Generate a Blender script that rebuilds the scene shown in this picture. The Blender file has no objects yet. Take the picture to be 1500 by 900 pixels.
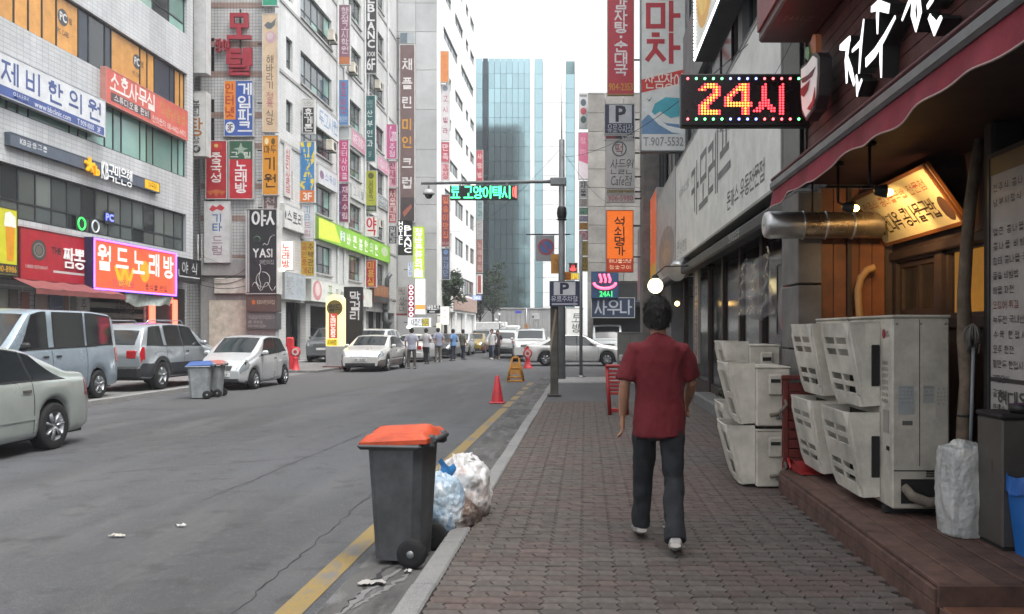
import bpy, bmesh, math, random
from mathutils import Vector, Matrix, noise
from mathutils.geometry import tessellate_polygon
R = math.radians
S = bpy.context.scene
COL = S.collection
rnd = random.Random(7)

# ------------------------------------------------------------------ camera, sky, sun, exposure
CAM_H = 1.60                       # lens height above the road
FPX, VPX, VPY = 1250.0, 858.0, 485.0   # focal length and vanishing point of the street, in photo pixels
cd = bpy.data.cameras.new('camera')
cam = bpy.data.objects.new('camera', cd); COL.objects.link(cam)
cam.location = (0, 0, CAM_H); cam.rotation_euler = (R(90), 0, 0)
cd.sensor_width = 36; cd.lens = FPX * 36 / 1500
cd.shift_x = -(VPX - 750) / 1500; cd.shift_y = (VPY - 450) / 1500
cd.clip_start = .05; cd.clip_end = 2000
S.camera = cam
SUN_EL, SUN_AZ = 64, 125            # azimuth from +Y towards +X
W = bpy.data.worlds.new('World'); S.world = W; W.use_nodes = True
_n = W.node_tree.nodes; _l = W.node_tree.links
_bg = _n['Background']; _bg.inputs['Strength'].default_value = .15
_sky = _n.new('ShaderNodeTexSky'); _sky.sky_type = 'NISHITA'; _sky.sun_disc = False
_sky.sun_elevation = R(SUN_EL); _sky.sun_rotation = R(SUN_AZ)
_sky.air_density = 1.0; _sky.dust_density = 6.0; _sky.ozone_density = 1.0
_hs = _n.new('ShaderNodeHueSaturation'); _hs.inputs['Saturation'].default_value = .22
_l.new(_sky.outputs[0], _hs.inputs['Color']); _l.new(_hs.outputs[0], _bg.inputs['Color'])
sl = bpy.data.lights.new('sun', 'SUN'); sl.energy = .7; sl.angle = R(40); sl.color = (1, .96, .9)
so = bpy.data.objects.new('sun', sl); COL.objects.link(so)
so.rotation_euler = (R(90 - SUN_EL), 0, R(180 - SUN_AZ))
S.view_settings.view_transform = 'Standard'; S.view_settings.look = 'None'
S.view_settings.gamma = 1; S.view_settings.use_curve_mapping = False
S.view_settings.exposure = 1.5
S.render.engine = 'CYCLES'
S.cycles.max_bounces = 8; S.cycles.diffuse_bounces = 4; S.cycles.glossy_bounces = 4
S.cycles.transparent_max_bounces = 8; S.cycles.caustics_reflective = False; S.cycles.caustics_refractive = False
S.cycles.use_denoising = True
S.cycles.sample_clamp_indirect = 4

# a place in the street from where it shows in the photo and how far away it is
def ax(px, Y): return (px - VPX) * Y / FPX
def az(py, Y): return CAM_H - (py - VPY) * Y / FPX
def dep(px, X): return FPX * X / (px - VPX)        # depth at which a wall along the street at X shows at column px

# ------------------------------------------------------------------ materials
def C(h, k=1.0):
    r = []
    for i in (0, 2, 4):
        v = int(h[i:i+2], 16) / 255
        v = v / 12.92 if v <= .04045 else ((v + .055) / 1.055) ** 2.4
        r.append(min(v * k, .95))
    return (*r, 1)
MATS = {}
def M(key, col, rough=.6, metal=0., grime=.16, gs=3., bump=0., bs=60., emit=0., ecol=None, alpha=1., trans=0., coat=0., spec=.5, rv=0., sub=0.):
    """a procedural material: colour, a grime noise, a fine bump, optional light of its own, colour varied per object by rv"""
    if key in MATS: return MATS[key]
    m = bpy.data.materials.new(key); m.use_nodes = True
    n, l = m.node_tree.nodes, m.node_tree.links
    b = n['Principled BSDF']
    if isinstance(col, str): col = C(col)
    b.inputs['Base Color'].default_value = col
    b.inputs['Roughness'].default_value = rough; b.inputs['Metallic'].default_value = metal
    b.inputs['Specular IOR Level'].default_value = spec
    b.inputs['Alpha'].default_value = alpha; b.inputs['Transmission Weight'].default_value = trans
    b.inputs['Coat Weight'].default_value = coat; b.inputs['Coat Roughness'].default_value = .06
    if sub: b.inputs['Subsurface Weight'].default_value = sub; b.inputs['Subsurface Radius'].default_value = (.02, .008, .005)
    tc = n.new('ShaderNodeTexCoord')
    out = None
    if grime:
        t = n.new('ShaderNodeTexNoise'); t.inputs['Scale'].default_value = gs; t.inputs['Detail'].default_value = 7; t.inputs['Roughness'].default_value = .65
        l.new(tc.outputs['Object'], t.inputs['Vector'])
        r = n.new('ShaderNodeMapRange'); r.inputs[1].default_value = .3; r.inputs[2].default_value = .7
        r.inputs[3].default_value = 1 - grime * 1.6; r.inputs[4].default_value = 1 + grime * .5
        l.new(t.outputs['Fac'], r.inputs[0])
        x = n.new('ShaderNodeMix'); x.data_type = 'RGBA'; x.blend_type = 'MULTIPLY'; x.inputs[0].default_value = 1
        x.inputs[6].default_value = col; l.new(r.outputs[0], x.inputs[7])
        out = x.outputs[2]
        rr = n.new('ShaderNodeMapRange'); rr.inputs[3].default_value = min(1, rough + .12); rr.inputs[4].default_value = max(.02, rough - .08)
        l.new(t.outputs['Fac'], rr.inputs[0]); l.new(rr.outputs[0], b.inputs['Roughness'])
    if rv:
        oi = n.new('ShaderNodeObjectInfo'); r2 = n.new('ShaderNodeMapRange')
        r2.inputs[3].default_value = 1 - rv; r2.inputs[4].default_value = 1 + rv * .6
        l.new(oi.outputs['Random'], r2.inputs[0])
        x2 = n.new('ShaderNodeMix'); x2.data_type = 'RGBA'; x2.blend_type = 'MULTIPLY'; x2.inputs[0].default_value = 1
        if out: l.new(out, x2.inputs[6])
        else: x2.inputs[6].default_value = col
        l.new(r2.outputs[0], x2.inputs[7]); out = x2.outputs[2]
    if out: l.new(out, b.inputs['Base Color'])
    if bump:
        t = n.new('ShaderNodeTexNoise'); t.inputs['Scale'].default_value = bs; t.inputs['Detail'].default_value = 4
        l.new(tc.outputs['Object'], t.inputs['Vector'])
        bm = n.new('ShaderNodeBump'); bm.inputs['Strength'].default_value = bump; bm.inputs['Distance'].default_value = .01
        l.new(t.outputs['Fac'], bm.inputs['Height']); l.new(bm.outputs[0], b.inputs['Normal'])
    if emit:
        ec = ecol or col
        b.inputs['Emission Color'].default_value = C(ec) if isinstance(ec, str) else ec
        b.inputs['Emission Strength'].default_value = emit
    MATS[key] = m
    return m
def tile_mat(key, c1, c2, mortar, tw, th, axis, offset=0., mort=.006, rough=.45, bump=.4, grime=.22, bands=None):
    """small tiles too fine to lay one by one: a brick texture on the wall plane; axis 'x' = wall facing along X"""
    if key in MATS: return MATS[key]
    m = bpy.data.materials.new(key); m.use_nodes = True
    n, l = m.node_tree.nodes, m.node_tree.links; b = n['Principled BSDF']
    tc = n.new('ShaderNodeTexCoord'); sx = n.new('ShaderNodeSeparateXYZ'); cb = n.new('ShaderNodeCombineXYZ')
    l.new(tc.outputs['Object'], sx.inputs[0])
    l.new(sx.outputs[1 if axis == 'x' else 0], cb.inputs[0]); l.new(sx.outputs[2], cb.inputs[1])
    br = n.new('ShaderNodeTexBrick'); br.offset = offset; br.squash = 1
    for i, v in ((1, c1), (2, c2), (3, mortar)): br.inputs[i].default_value = C(v) if isinstance(v, str) else v
    br.inputs['Scale'].default_value = 1; br.inputs['Mortar Size'].default_value = mort
    br.inputs['Brick Width'].default_value = tw; br.inputs['Row Height'].default_value = th; br.inputs['Bias'].default_value = -.2
    l.new(cb.outputs[0], br.inputs['Vector'])
    t = n.new('ShaderNodeTexNoise'); t.inputs['Scale'].default_value = .5; t.inputs['Detail'].default_value = 8; t.inputs['Roughness'].default_value = .7
    mp = n.new('ShaderNodeMapping'); mp.inputs['Scale'].default_value = (1, 1, .25)
    l.new(tc.outputs['Object'], mp.inputs[0]); l.new(mp.outputs[0], t.inputs['Vector'])
    r = n.new('ShaderNodeMapRange'); r.inputs[1].default_value = .3; r.inputs[2].default_value = .7
    r.inputs[3].default_value = 1 - grime * 1.5; r.inputs[4].default_value = 1 + grime * .4
    l.new(t.outputs['Fac'], r.inputs[0])
    x = n.new('ShaderNodeMix'); x.data_type = 'RGBA'; x.blend_type = 'MULTIPLY'; x.inputs[0].default_value = 1
    l.new(br.outputs['Color'], x.inputs[6]); l.new(r.outputs[0], x.inputs[7]); l.new(x.outputs[2], b.inputs['Base Color'])
    b.inputs['Roughness'].default_value = rough
    bm = n.new('ShaderNodeBump'); bm.inputs['Strength'].default_value = bump; bm.inputs['Distance'].default_value = .004; bm.invert = True
    l.new(br.outputs['Fac'], bm.inputs['Height']); l.new(bm.outputs[0], b.inputs['Normal'])
    MATS[key] = m
    return m

# ------------------------------------------------------------------ mesh builder
class MB:
    def __init__(s): s.v = []; s.f = []; s.sm = []; s.mi = []
    def add(s, vs, fs, smooth=False, mi=0):
        o = len(s.v); s.v += [tuple(p) for p in vs]
        for f in fs: s.f.append([i + o for i in f]); s.sm.append(smooth); s.mi.append(mi)
        return s
    def box(s, x0, x1, y0, y1, z0, z1, b=0., mi=0):
        """an axis-aligned box, its edges chamfered by b"""
        if x1 < x0: x0, x1 = x1, x0
        if y1 < y0: y0, y1 = y1, y0
        if z1 < z0: z0, z1 = z1, z0
        b = min(b, (x1-x0)*.45, (y1-y0)*.45, (z1-z0)*.45)
        if b <= 0:
            return s.add([(x, y, z) for z in (z0, z1) for y in (y0, y1) for x in (x0, x1)],
                [(0,2,3,1),(4,5,7,6),(0,1,5,4),(2,6,7,3),(0,4,6,2),(1,3,7,5)], mi=mi)
        vs = []; L = ((x0, x1), (y0, y1), (z0, z1)); idx = {}
        for i in (0, 1):
            for j in (0, 1):
                for k in (0, 1):
                    c = (L[0][i], L[1][j], L[2][k]); sg = (1-2*i, 1-2*j, 1-2*k)
                    for a in range(3):
                        p = [c[t] + (0 if t == a else sg[t]*b) for t in range(3)]
                        idx[i, j, k, a] = len(vs); vs.append(p)
        fs = []
        for a in range(3):
            u, w = (a+1) % 3, (a+2) % 3
            for e in (0, 1):
                q = []
                for (p, r) in ((0,0),(1,0),(1,1),(0,1)):
                    t = [0]*3; t[a] = e; t[u] = p; t[w] = r; q.append(idx[t[0], t[1], t[2], a])
                fs.append(q if e else q[::-1])
            for p in (0, 1):
                for r in (0, 1):
                    t0 = [0]*3; t0[u] = p; t0[w] = r; t1 = list(t0); t1[a] = 1
                    q = [idx[(*t0, u)], idx[(*t1, u)], idx[(*t1, w)], idx[(*t0, w)]]
                    fs.append(q if (p ^ r) else q[::-1])
        for i in (0, 1):
            for j in (0, 1):
                for k in (0, 1):
                    q = [idx[i, j, k, 0], idx[i, j, k, 1], idx[i, j, k, 2]]
                    fs.append(q if (i+j+k) % 2 == 1 else q[::-1])
        return s.add(vs, fs, mi=mi)
    def prism(s, pts, d, M4=None, mi=0, base=(0, 0, 0)):
        """outline pts (u, v) in a plane, thickness d along w; M4 takes (u, v, w) to place"""
        n = len(pts); vs = [(p[0], p[1], 0) for p in pts] + [(p[0], p[1], d) for p in pts]
        if M4: vs = [M4 @ Vector(p) for p in vs]
        tri = tessellate_polygon([[Vector((p[0], p[1], 0)) for p in pts]])
        fs = [t for t in tri] + [tuple(i + n for i in t[::-1]) for t in tri] + [(i, (i+1) % n, n + (i+1) % n, n + i) for i in range(n)]
        return s.add(vs, fs, mi=mi)
    def tube(s, path, rad, n=10, caps=True, smooth=True, mi=0):
        path = [Vector(p) for p in path]; k = len(path)
        if not hasattr(rad, '__len__'): rad = [rad]*k
        vs = []; up = None
        for i, p in enumerate(path):
            t = (path[min(i+1, k-1)] - path[max(i-1, 0)]).normalized()
            if up is None: up = Vector((0, 0, 1)) if abs(t.z) < .9 else Vector((0, 1, 0))
            a = t.cross(up).normalized(); up = a.cross(t).normalized()
            r = rad[i]; ra, rb = r if hasattr(r, '__len__') else (r, r)
            for j in range(n):
                th = 2*math.pi*j/n
                vs.append(p + a*(ra*math.cos(th)) + up*(rb*math.sin(th)))
        fs = [(i*n+j, i*n+(j+1) % n, (i+1)*n+(j+1) % n, (i+1)*n+j) for i in range(k-1) for j in range(n)]
        s.add(vs, fs, smooth, mi)
        if caps:
            o = len(s.v) - k*n
            s.f.append([o+j for j in range(n)][::-1]); s.sm.append(False); s.mi.append(mi)
            s.f.append([o+(k-1)*n+j for j in range(n)]); s.sm.append(False); s.mi.append(mi)
        return s
    def lathe(s, prof, c=(0, 0, 0), axis='z', n=20, smooth=True, mi=0):
        """profile (radius, height) turned about an axis through c"""
        k = len(prof); vs = []
        for r, h in prof:
            for j in range(n):
                th = 2*math.pi*j/n; a, b = r*math.cos(th), r*math.sin(th)
                p = (a, b, h) if axis == 'z' else ((h, a, b) if axis == 'x' else (b, h, a))
                vs.append((p[0]+c[0], p[1]+c[1], p[2]+c[2]))
        fs = [(i*n+j, i*n+(j+1) % n, (i+1)*n+(j+1) % n, (i+1)*n+j) for i in range(k-1) for j in range(n)]
        return s.add(vs, fs, smooth, mi)
    def ball(s, c, r, n=12, mi=0):
        rx, ry, rz = r if hasattr(r, '__len__') else (r, r, r)
        vs = []; m = n//2 + 1
        for i in range(m + 1):
            ph = math.pi*i/m
            for j in range(n):
                th = 2*math.pi*j/n
                vs.append((c[0]+rx*math.sin(ph)*math.cos(th), c[1]+ry*math.sin(ph)*math.sin(th), c[2]-rz*math.cos(ph)))
        return s.add(vs, [(i*n+j, i*n+(j+1) % n, (i+1)*n+(j+1) % n, (i+1)*n+j) for i in range(m) for j in range(n)], True, mi)
    def grid(s, fn, nu, nv, smooth=True, mi=0):
        vs = [fn(i/nu, j/nv) for j in range(nv+1) for i in range(nu+1)]
        return s.add(vs, [(j*(nu+1)+i, j*(nu+1)+i+1, (j+1)*(nu+1)+i+1, (j+1)*(nu+1)+i) for j in range(nv) for i in range(nu)], smooth, mi)
    def mesh(s, name, mat=None, fix=False):
        me = bpy.data.meshes.new(name); me.from_pydata(s.v, [], s.f)
        me.polygons.foreach_set('use_smooth', s.sm)
        if any(s.mi): me.polygons.foreach_set('material_index', s.mi)
        for x in (mat if isinstance(mat, (list, tuple)) else [mat]):
            if x: me.materials.append(x)
        if fix:
            bm = bmesh.new(); bm.from_mesh(me)
            bmesh.ops.remove_doubles(bm, verts=bm.verts, dist=1e-5)
            bmesh.ops.recalc_face_normals(bm, faces=bm.faces); bm.to_mesh(me); bm.free()
        me.update()
        return me
    def part(s, name, mat, parent=None, world=False, fix=True, kind=None, label=None):
        """link as one mesh object; world=True: the coordinates are world ones although the parent has a place of its own"""
        return link(name, s.mesh(name, mat, fix), parent, world, kind, label)
def link(name, me, parent=None, world=False, kind=None, label=None, mw=None):
    o = bpy.data.objects.new(name, me); COL.objects.link(o)
    if parent:
        o.parent = parent
        if world and parent.parent is None: o.location = [-v for v in parent.location]
    if mw is not None: o.matrix_local = mw
    if kind: o['kind'] = kind
    if label: o['label'] = label
    return o
def tag(o, label, cat, group=None):
    o['label'] = label; o['category'] = cat
    if group: o['group'] = group
    return o
def thing(name, label, cat, loc=(0, 0, 0), rz=0., group=None, M4=None):
    o = bpy.data.objects.new(name, None); COL.objects.link(o); o.empty_display_size = .1
    if M4 is not None: o.matrix_world = M4
    else: o.location = loc; o.rotation_euler = (0, 0, rz)
    return tag(o, label, cat, group)
def struct(o): o['kind'] = 'structure'; return o
TMP = bpy.data.scenes.new('workbench')
def mods(mb, name, mat, parent, mod, world=False):
    """run modifiers over a mesh and keep the result"""
    me = mb.mesh(name, mat, False); o = bpy.data.objects.new(name, me); TMP.collection.objects.link(o)
    mod(o); vl = TMP.view_layers[0]; vl.update(); dg = vl.depsgraph
    r = bpy.data.meshes.new_from_object(o.evaluated_get(dg))
    bpy.data.objects.remove(o); bpy.data.meshes.remove(me)
    r.name = name
    r.materials.clear(); r.materials.append(mat)
    return link(name, r, parent, world)
def remesh(vox, smooth=3):
    def f(o):
        m = o.modifiers.new('r', 'REMESH'); m.mode = 'VOXEL'; m.voxel_size = vox; m.use_smooth_shade = True
        s2 = o.modifiers.new('s', 'SMOOTH'); s2.factor = .5; s2.iterations = smooth
    return f
# ------------------------------------------------------------------ lettering
# Korean syllables are put together from brush strokes: consonants and vowels as polylines in a unit box, 'o' = ring
_sq = [(.05, .95), (.95, .95), (.95, .05), (.05, .05), (.05, .95)]
_g = [(0, .95), (.93, .95), (.86, 0)]; _d = [(1, .95), (.06, .95), (.06, .05), (1, .05)]
CONS = {'g': [_g], 'n': [[(.06, 1), (.06, .05), (1, .05)]], 'd': [_d], 'r': [[(0, .95), (.94, .95), (.94, .52), (.06, .52), (.06, .05), (1, .05)]],
    'm': [_sq], 'b': [[(.06, 1), (.06, .04), (.94, .04), (.94, 1)], [(.06, .52), (.94, .52)]], 's': [[(.52, 1), (.46, .6), (.0, 0)], [(.5, .56), (1, 0)]],
    'x': ['o'], 'j': [[(.04, .94), (.96, .94)], [(.52, .94), (.44, .5), (.0, 0)], [(.5, .5), (1, 0)]], 'c': [[(.34, 1.06), (.66, 1.06)], [(.04, .78), (.96, .78)], [(.52, .78), (.44, .4), (.0, 0)], [(.5, .42), (1, 0)]],
    'k': [_g, [(0, .5), (.86, .5)]], 't': [_d, [(.06, .5), (.94, .5)]], 'p': [[(0, .94), (1, .94)], [(0, .05), (1, .05)], [(.29, .94), (.29, .05)], [(.71, .94), (.71, .05)]],
    'h': [[(.34, 1.06), (.66, 1.06)], [(.02, .8), (.98, .8)], 'u']}
VERT = {'a': [[(.35, 1), (.35, 0)], [(.35, .52), (.95, .52)]], 'ae': [[(.28, .98), (.28, .02)], [(.85, 1), (.85, 0)], [(.28, .52), (.85, .52)]], 'ya': [[(.35, 1), (.35, 0)], [(.35, .66), (.95, .66)], [(.35, .36), (.95, .36)]],
    'eo': [[(.75, 1), (.75, 0)], [(.1, .52), (.75, .52)]], 'e': [[(.42, .98), (.42, .02)], [(.9, 1), (.9, 0)], [(0, .52), (.42, .52)]], 'yeo': [[(.75, 1), (.75, 0)], [(.1, .66), (.75, .66)], [(.1, .36), (.75, .36)]],
    'ye': [[(.42, .98), (.42, .02)], [(.9, 1), (.9, 0)], [(0, .66), (.42, .66)], [(0, .38), (.42, .38)]], 'i': [[(.6, 1), (.6, 0)]]}
HORZ = {'o': [[(0, .12), (1, .12)], [(.5, .12), (.5, .95)]], 'yo': [[(0, .12), (1, .12)], [(.32, .12), (.32, .95)], [(.68, .12), (.68, .95)]], 'u': [[(0, .78), (1, .78)], [(.5, .78), (.5, 0)]],
    'yu': [[(0, .78), (1, .78)], [(.32, .78), (.32, 0)], [(.68, .78), (.68, 0)]], 'eu': [[(0, .5), (1, .5)]]}
INI = 'g gg n d dd r m b bb s ss x j jj c k t p h'.split()
MED = 'a ae ya yae eo e yeo ye o wa wae oe yo u wo we wi yu eu ui i'.split()
FIN = ' g gg gs n nj nh d r rg rm rb rs rt rp rh m b bs s ss x j c k t p h'.split(' ')
COMP = {'wa': ('o', 'a'), 'wae': ('o', 'ae'), 'oe': ('o', 'i'), 'wo': ('u', 'eo'), 'we': ('u', 'e'), 'wi': ('u', 'i'), 'ui': ('eu', 'i'), 'yae': (None, 'ae')}
def boxed(segs, x0, y0, x1, y1):
    out = []
    for s in segs:
        if s == 'o': out.append(('ring', (x0+x1)/2, (y0+y1)/2, (x1-x0)*.47, (y1-y0)*.47))
        elif s == 'u': out.append(('ring', (x0+x1)/2, y0+(y1-y0)*.31, (x1-x0)*.40, (y1-y0)*.30))
        else: out.append([(x0+a*(x1-x0), y0+b*(y1-y0)) for a, b in s])
    return out
def cons(n, x0, y0, x1, y1):
    if len(n) == 2:
        m = (x0+x1)/2; return cons(n[0], x0, y0, m-.03, y1)+cons(n[1], m+.03, y0, x1, y1)
    return boxed(CONS[n], x0, y0, x1, y1)
def syllable(ch):
    k = ord(ch)-0xAC00; a, b, c = INI[k//588], MED[k % 588//28], FIN[k % 28]
    s = []; base = .40 if c else 0.
    if c: s += cons(c, .12, 0, .9, .28)
    y = lambda q: base+q*(1-base)
    hv, vv = COMP.get(b, (None, None))
    if hv is None and vv: b, hv, vv = vv, None, None
    if hv: s += cons(a, .06, y(.52), .58, y(1))+boxed(HORZ[hv], .0, y(.06), .64, y(.44))+boxed(VERT[vv], .70, y(0), 1, y(1))
    elif b in VERT: s += cons(a, .02, y(.1), .52, y(.95))+boxed(VERT[b], .60, y(0 if not c else -.04), 1, y(1.02))
    else: s += cons(a, .14, y(.50), .86, y(1))+boxed(HORZ[b], .0, y(0 if not c else .04), 1, y(.42))
    return s
def ribbon(mb, pts, w, z, thick, mi):
    """a stroke of even width along pts, mitred at its bends and squared off at its ends"""
    P = [Vector((p[0], p[1])) for p in pts]; n = len(P); closed = (P[0]-P[-1]).length < 1e-6
    if closed: P = P[:-1]; n -= 1
    a, b = [], []
    for i in range(n):
        pv = P[i-1] if (i or closed) else None; nx = P[(i+1) % n] if (i < n-1 or closed) else None
        d0 = (P[i]-pv).normalized() if pv is not None else None; d1 = (nx-P[i]).normalized() if nx is not None else None
        if d0 is None: d0 = d1
        if d1 is None: d1 = d0
        n0 = Vector((-d0.y, d0.x)); n1 = Vector((-d1.y, d1.x)); m = n0+n1
        m = m.normalized() if m.length > .2 else n0
        k = w/max(.45, m.dot(n0)); q = P[i]
        if pv is None: q = q-d1*w*.6
        if nx is None: q = q+d0*w*.6
        a.append(q+m*k); b.append(q-m*k)
    vs = [(p.x, p.y, z+thick) for p in a]+[(p.x, p.y, z+thick) for p in b]; fs = []
    r = range(n if closed else n-1)
    for i in r: j = (i+1) % n; fs.append((n+i, n+j, j, i))
    if thick:
        vs += [(p.x, p.y, z) for p in a]+[(p.x, p.y, z) for p in b]
        for i in r:
            j = (i+1) % n; fs += [(i, j, 2*n+j, 2*n+i), (n+j, n+i, 3*n+i, 3*n+j)]
        if not closed: fs += [(n, 0, 2*n, 3*n), (n-1, 2*n-1, 4*n-1, 3*n-1)]
    mb.add(vs, fs, mi=mi)
_LAT = {}; _fc = bpy.data.curves.new('latin_font', 'FONT'); _fc.resolution_u = 2; _fo = bpy.data.objects.new('latin_font', _fc)
def latin(ch):
    """outline of a Latin character from Blender's own built-in face"""
    if ch not in _LAT:
        _fc.body = ch; me = _fo.to_mesh(); v = [(p.co.x, p.co.y) for p in me.vertices]; f = [tuple(p.vertices) for p in me.polygons]; _fo.to_mesh_clear()
        if not v: _LAT[ch] = None
        else:
            cnt = {}
            for q in f:
                for a, b in zip(q, q[1:]+q[:1]): cnt[a, b] = 1
            _LAT[ch] = (v, f, [e for e in cnt if (e[1], e[0]) not in cnt], min(p[0] for p in v), max(p[0] for p in v), min(p[1] for p in v), max(p[1] for p in v))
    return _LAT[ch]
def letters(mb, s, rect, vert=False, bold=0., z=0., thick=0., skew=0., mi=0, only=None):
    """set string s into rect (u0, v0, u1, v1); one character under another when vert"""
    u0, v0, u1, v1 = rect; cells = []; kor = lambda c: '\uac00' <= c <= '\ud7a3'
    if vert:
        n = len(s); ch = (v1-v0)/n
        for i, c in enumerate(s): cells.append((c, u0, v1-(i+.93)*ch, u1, v1-(i+.07)*ch))
    else:
        adv = []
        for c in s: adv.append(1.08 if kor(c) else (.4 if c == ' ' or not latin(c) else latin(c)[4]-latin(c)[3]+.10))
        t = sum(adv); x = u0; k = (u1-u0)/t if t else 0
        for c, a in zip(s, adv):
            cells.append((c, x+.04*k, v0, x+(a-.04)*k, v1)); x += a*k
    for ci, (c, a0, b0, a1, b1) in enumerate(cells):
        if c == ' ' or (only and ci not in only): continue
        cw, ch_ = a1-a0, b1-b0
        if kor(c) and ch_ > 1.12*cw and vert: q_ = (ch_-1.12*cw)/2; b0 += q_; b1 -= q_
        if kor(c) and cw > 1.2*ch_: q_ = (cw-1.2*ch_)/2; a0 += q_; a1 -= q_
        X = lambda p: (a0+p[0]*(a1-a0)+skew*p[1]*(b1-b0), b0+p[1]*(b1-b0))
        if kor(c):
            sy = syllable(c); n = sum(1 for q in sy)
            w = min(a1-a0, b1-b0)*((.050 if n < 7 else .042 if n < 9 else .034)+bold*(.5 if n < 8 else .3))
            for q, seg in enumerate(sy):
                if seg[0] == 'ring':
                    _, cx, cy, rx, ry = seg
                    pts = [X((cx+rx*math.cos(R(22.5*k)), cy+ry*math.sin(R(22.5*k)))) for k in range(16)]; ribbon(mb, pts+pts[:1], w, z+q*.0005, thick, mi)
                else: ribbon(mb, [X(p) for p in seg], w, z+q*.0005, thick, mi)
            continue
        g = latin(c)
        if not g: continue
        v, f, e, gx0, gx1, gy0, gy1 = g
        if c in '.,-~:*': gy0, gy1 = -.05, .7
        elif c.islower(): gy0, gy1 = min(gy0, 0), .72
        else: gy0, gy1 = min(gy0, 0), max(gy1, .66)
        sx = (a1-a0)/max(gx1-gx0, .05); sy_ = (b1-b0)/(gy1-gy0)
        if c in '.,-~:*': sx = min(sx, sy_)
        bo = bold*.8*min(a1-a0, b1-b0)
        for q, (dx, dy) in enumerate([(-bo, -bo), (bo, -bo), (-bo, bo), (bo, bo)] if bold else [(0, 0)]):
            vs = [(a0+(p[0]-gx0)*sx+dx+skew*(p[1]-gy0)*sy_, b0+(p[1]-gy0)*sy_+dy, z+thick+q*.0006) for p in v]; n = len(vs)
            if thick: mb.add(vs+[(p[0], p[1], z) for p in vs], f+[(b_, a_, n+a_, n+b_) for a_, b_ in e], mi=mi)
            else: mb.add(vs, f, mi=mi)
    return mb
def SM(h, emit=0., rough=.45):
    return M('sign_%s_%g' % (h, emit), C(h, .78), rough, grime=.14, gs=2.2, emit=emit*.42)
def frame4(o, u, v, n):
    m = Matrix.Identity(4)
    for i, a in enumerate((u, v, n, o)):
        for j in range(3): m[j][i] = a[j]
    return m
STEEL = M('galvanised_steel', '8a8d8f', .4, .8, grime=.2)
DARK = M('dark_metal', '26282a', .5, .3, grime=.15)
def sign(name, label, M4, w, h, d, face, texts, edge='c9cac8', rim=.03, emit=0., group=None, cat='sign', extra=None, arms=0, bev=.012):
    """a box sign: cabinet, face, rim and its lettering; local u to the reader's right, v up, w out of the face"""
    t = thing(name, label, cat, M4=M4, group=group)
    MB().box(0, w, 0, h, -d, 0, bev).part('cabinet', SM(edge), t)
    if rim:
        b = MB(); e = rim; z1 = .014
        b.add([(0,0,z1),(w,0,z1),(w,h,z1),(0,h,z1),(e,e,z1),(w-e,e,z1),(w-e,h-e,z1),(e,h-e,z1),
               (0,0,0),(w,0,0),(w,h,0),(0,h,0),(e,e,0),(w-e,e,0),(w-e,h-e,0),(e,h-e,0)],
              [(0,1,5,4),(1,2,6,5),(2,3,7,6),(3,0,4,7),(8,9,1,0),(9,10,2,1),(10,11,3,2),(11,8,0,3),(4,5,13,12),(5,6,14,13),(6,7,15,14),(7,4,12,15)])
        b.part('rim', SM(edge), t)
    f = MB()
    f.add([(rim, rim, .004), (w-rim, rim, .004), (w-rim, h-rim, .004), (rim, h-rim, .004)], [(0, 1, 2, 3)])
    fo = f.part('face', face if not isinstance(face, str) else SM(face, emit), t, fix=False)
    for i, x in enumerate(texts):
        s, u0, v0, u1, v1, col = x[:6]; o = x[6] if len(x) > 6 else {}
        r = (u0*w, v0*h, u1*w, v1*h); zz = .008 + .003*o.get('lay', 0)
        b = MB()
        if s is None:   # a printed field
            b.add([(r[0], r[1], zz), (r[2], r[1], zz), (r[2], r[3], zz), (r[0], r[3], zz)], [(0, 1, 2, 3)])
            b.part(o.get('n', 'printed_field'), SM(col, o.get('e', emit)), t, fix=False)
        elif s == '@':  # a printed disc or ring
            n = 24; cx, cy = (r[0]+r[2])/2, (r[1]+r[3])/2; q = o.get('ring', 0)
            po = [(cx+math.cos(2*math.pi*k/n)*(r[2]-r[0])/2, cy+math.sin(2*math.pi*k/n)*(r[3]-r[1])/2, zz) for k in range(n)]
            if q:
                pi = [(cx+(p[0]-cx)*q, cy+(p[1]-cy)*q, zz) for p in po]
                b.add(po+pi, [(k, (k+1) % n, n+(k+1) % n, n+k) for k in range(n)])
            else: b.add(po, [tuple(range(n))])
            b.part('roundel', SM(col, o.get('e', emit)), t, fix=False)
        elif s == '#':  # a free printed shape
            pts = [(r[0]+p[0]*(r[2]-r[0]), r[1]+p[1]*(r[3]-r[1]), zz) for p in o['pts']]
            tri = tessellate_polygon([[Vector((p[0], p[1], 0)) for p in pts]])
            fs = []
            for tt in tri:
                a, b_, c_ = (pts[k] for k in tt)
                fs.append(tt if (b_[0]-a[0])*(c_[1]-a[1])-(b_[1]-a[1])*(c_[0]-a[0]) > 0 else tt[::-1])
            b.add(pts, fs).part('emblem', SM(col, o.get('e', emit)), t, fix=False)
        else:
            groups = [[]]                                       # words set apart are parts of their own
            for k, ch in enumerate(s):
                if ch == ' ': groups.append([])
                else: groups[-1].append(k)
            if o.get('v') and (r[3]-r[1])/len(s) > 1.45*(r[2]-r[0]): groups = [[k] for k in range(len(s)) if s[k] != ' ']
            for gr in [q for q in groups if q]:
                b = MB(); letters(b, s, r, o.get('v', False), o.get('b', 0), zz, o.get('t', 0), o.get('sk', 0), only=gr)
                if b.v: b.part('lettering', SM(col, o.get('e', emit)), t, fix=False)
    for k in range(arms):
        y = h*(k+.5)/arms if arms > 1 else h*.5
        a = MB(); a.box(-.25 if not extra == 'r' else w, 0 if not extra == 'r' else w+.25, y-.025, y+.025, -d*.6, -d*.6+.05)
        a.part('bracket', DARK, t)
    return t
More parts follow.
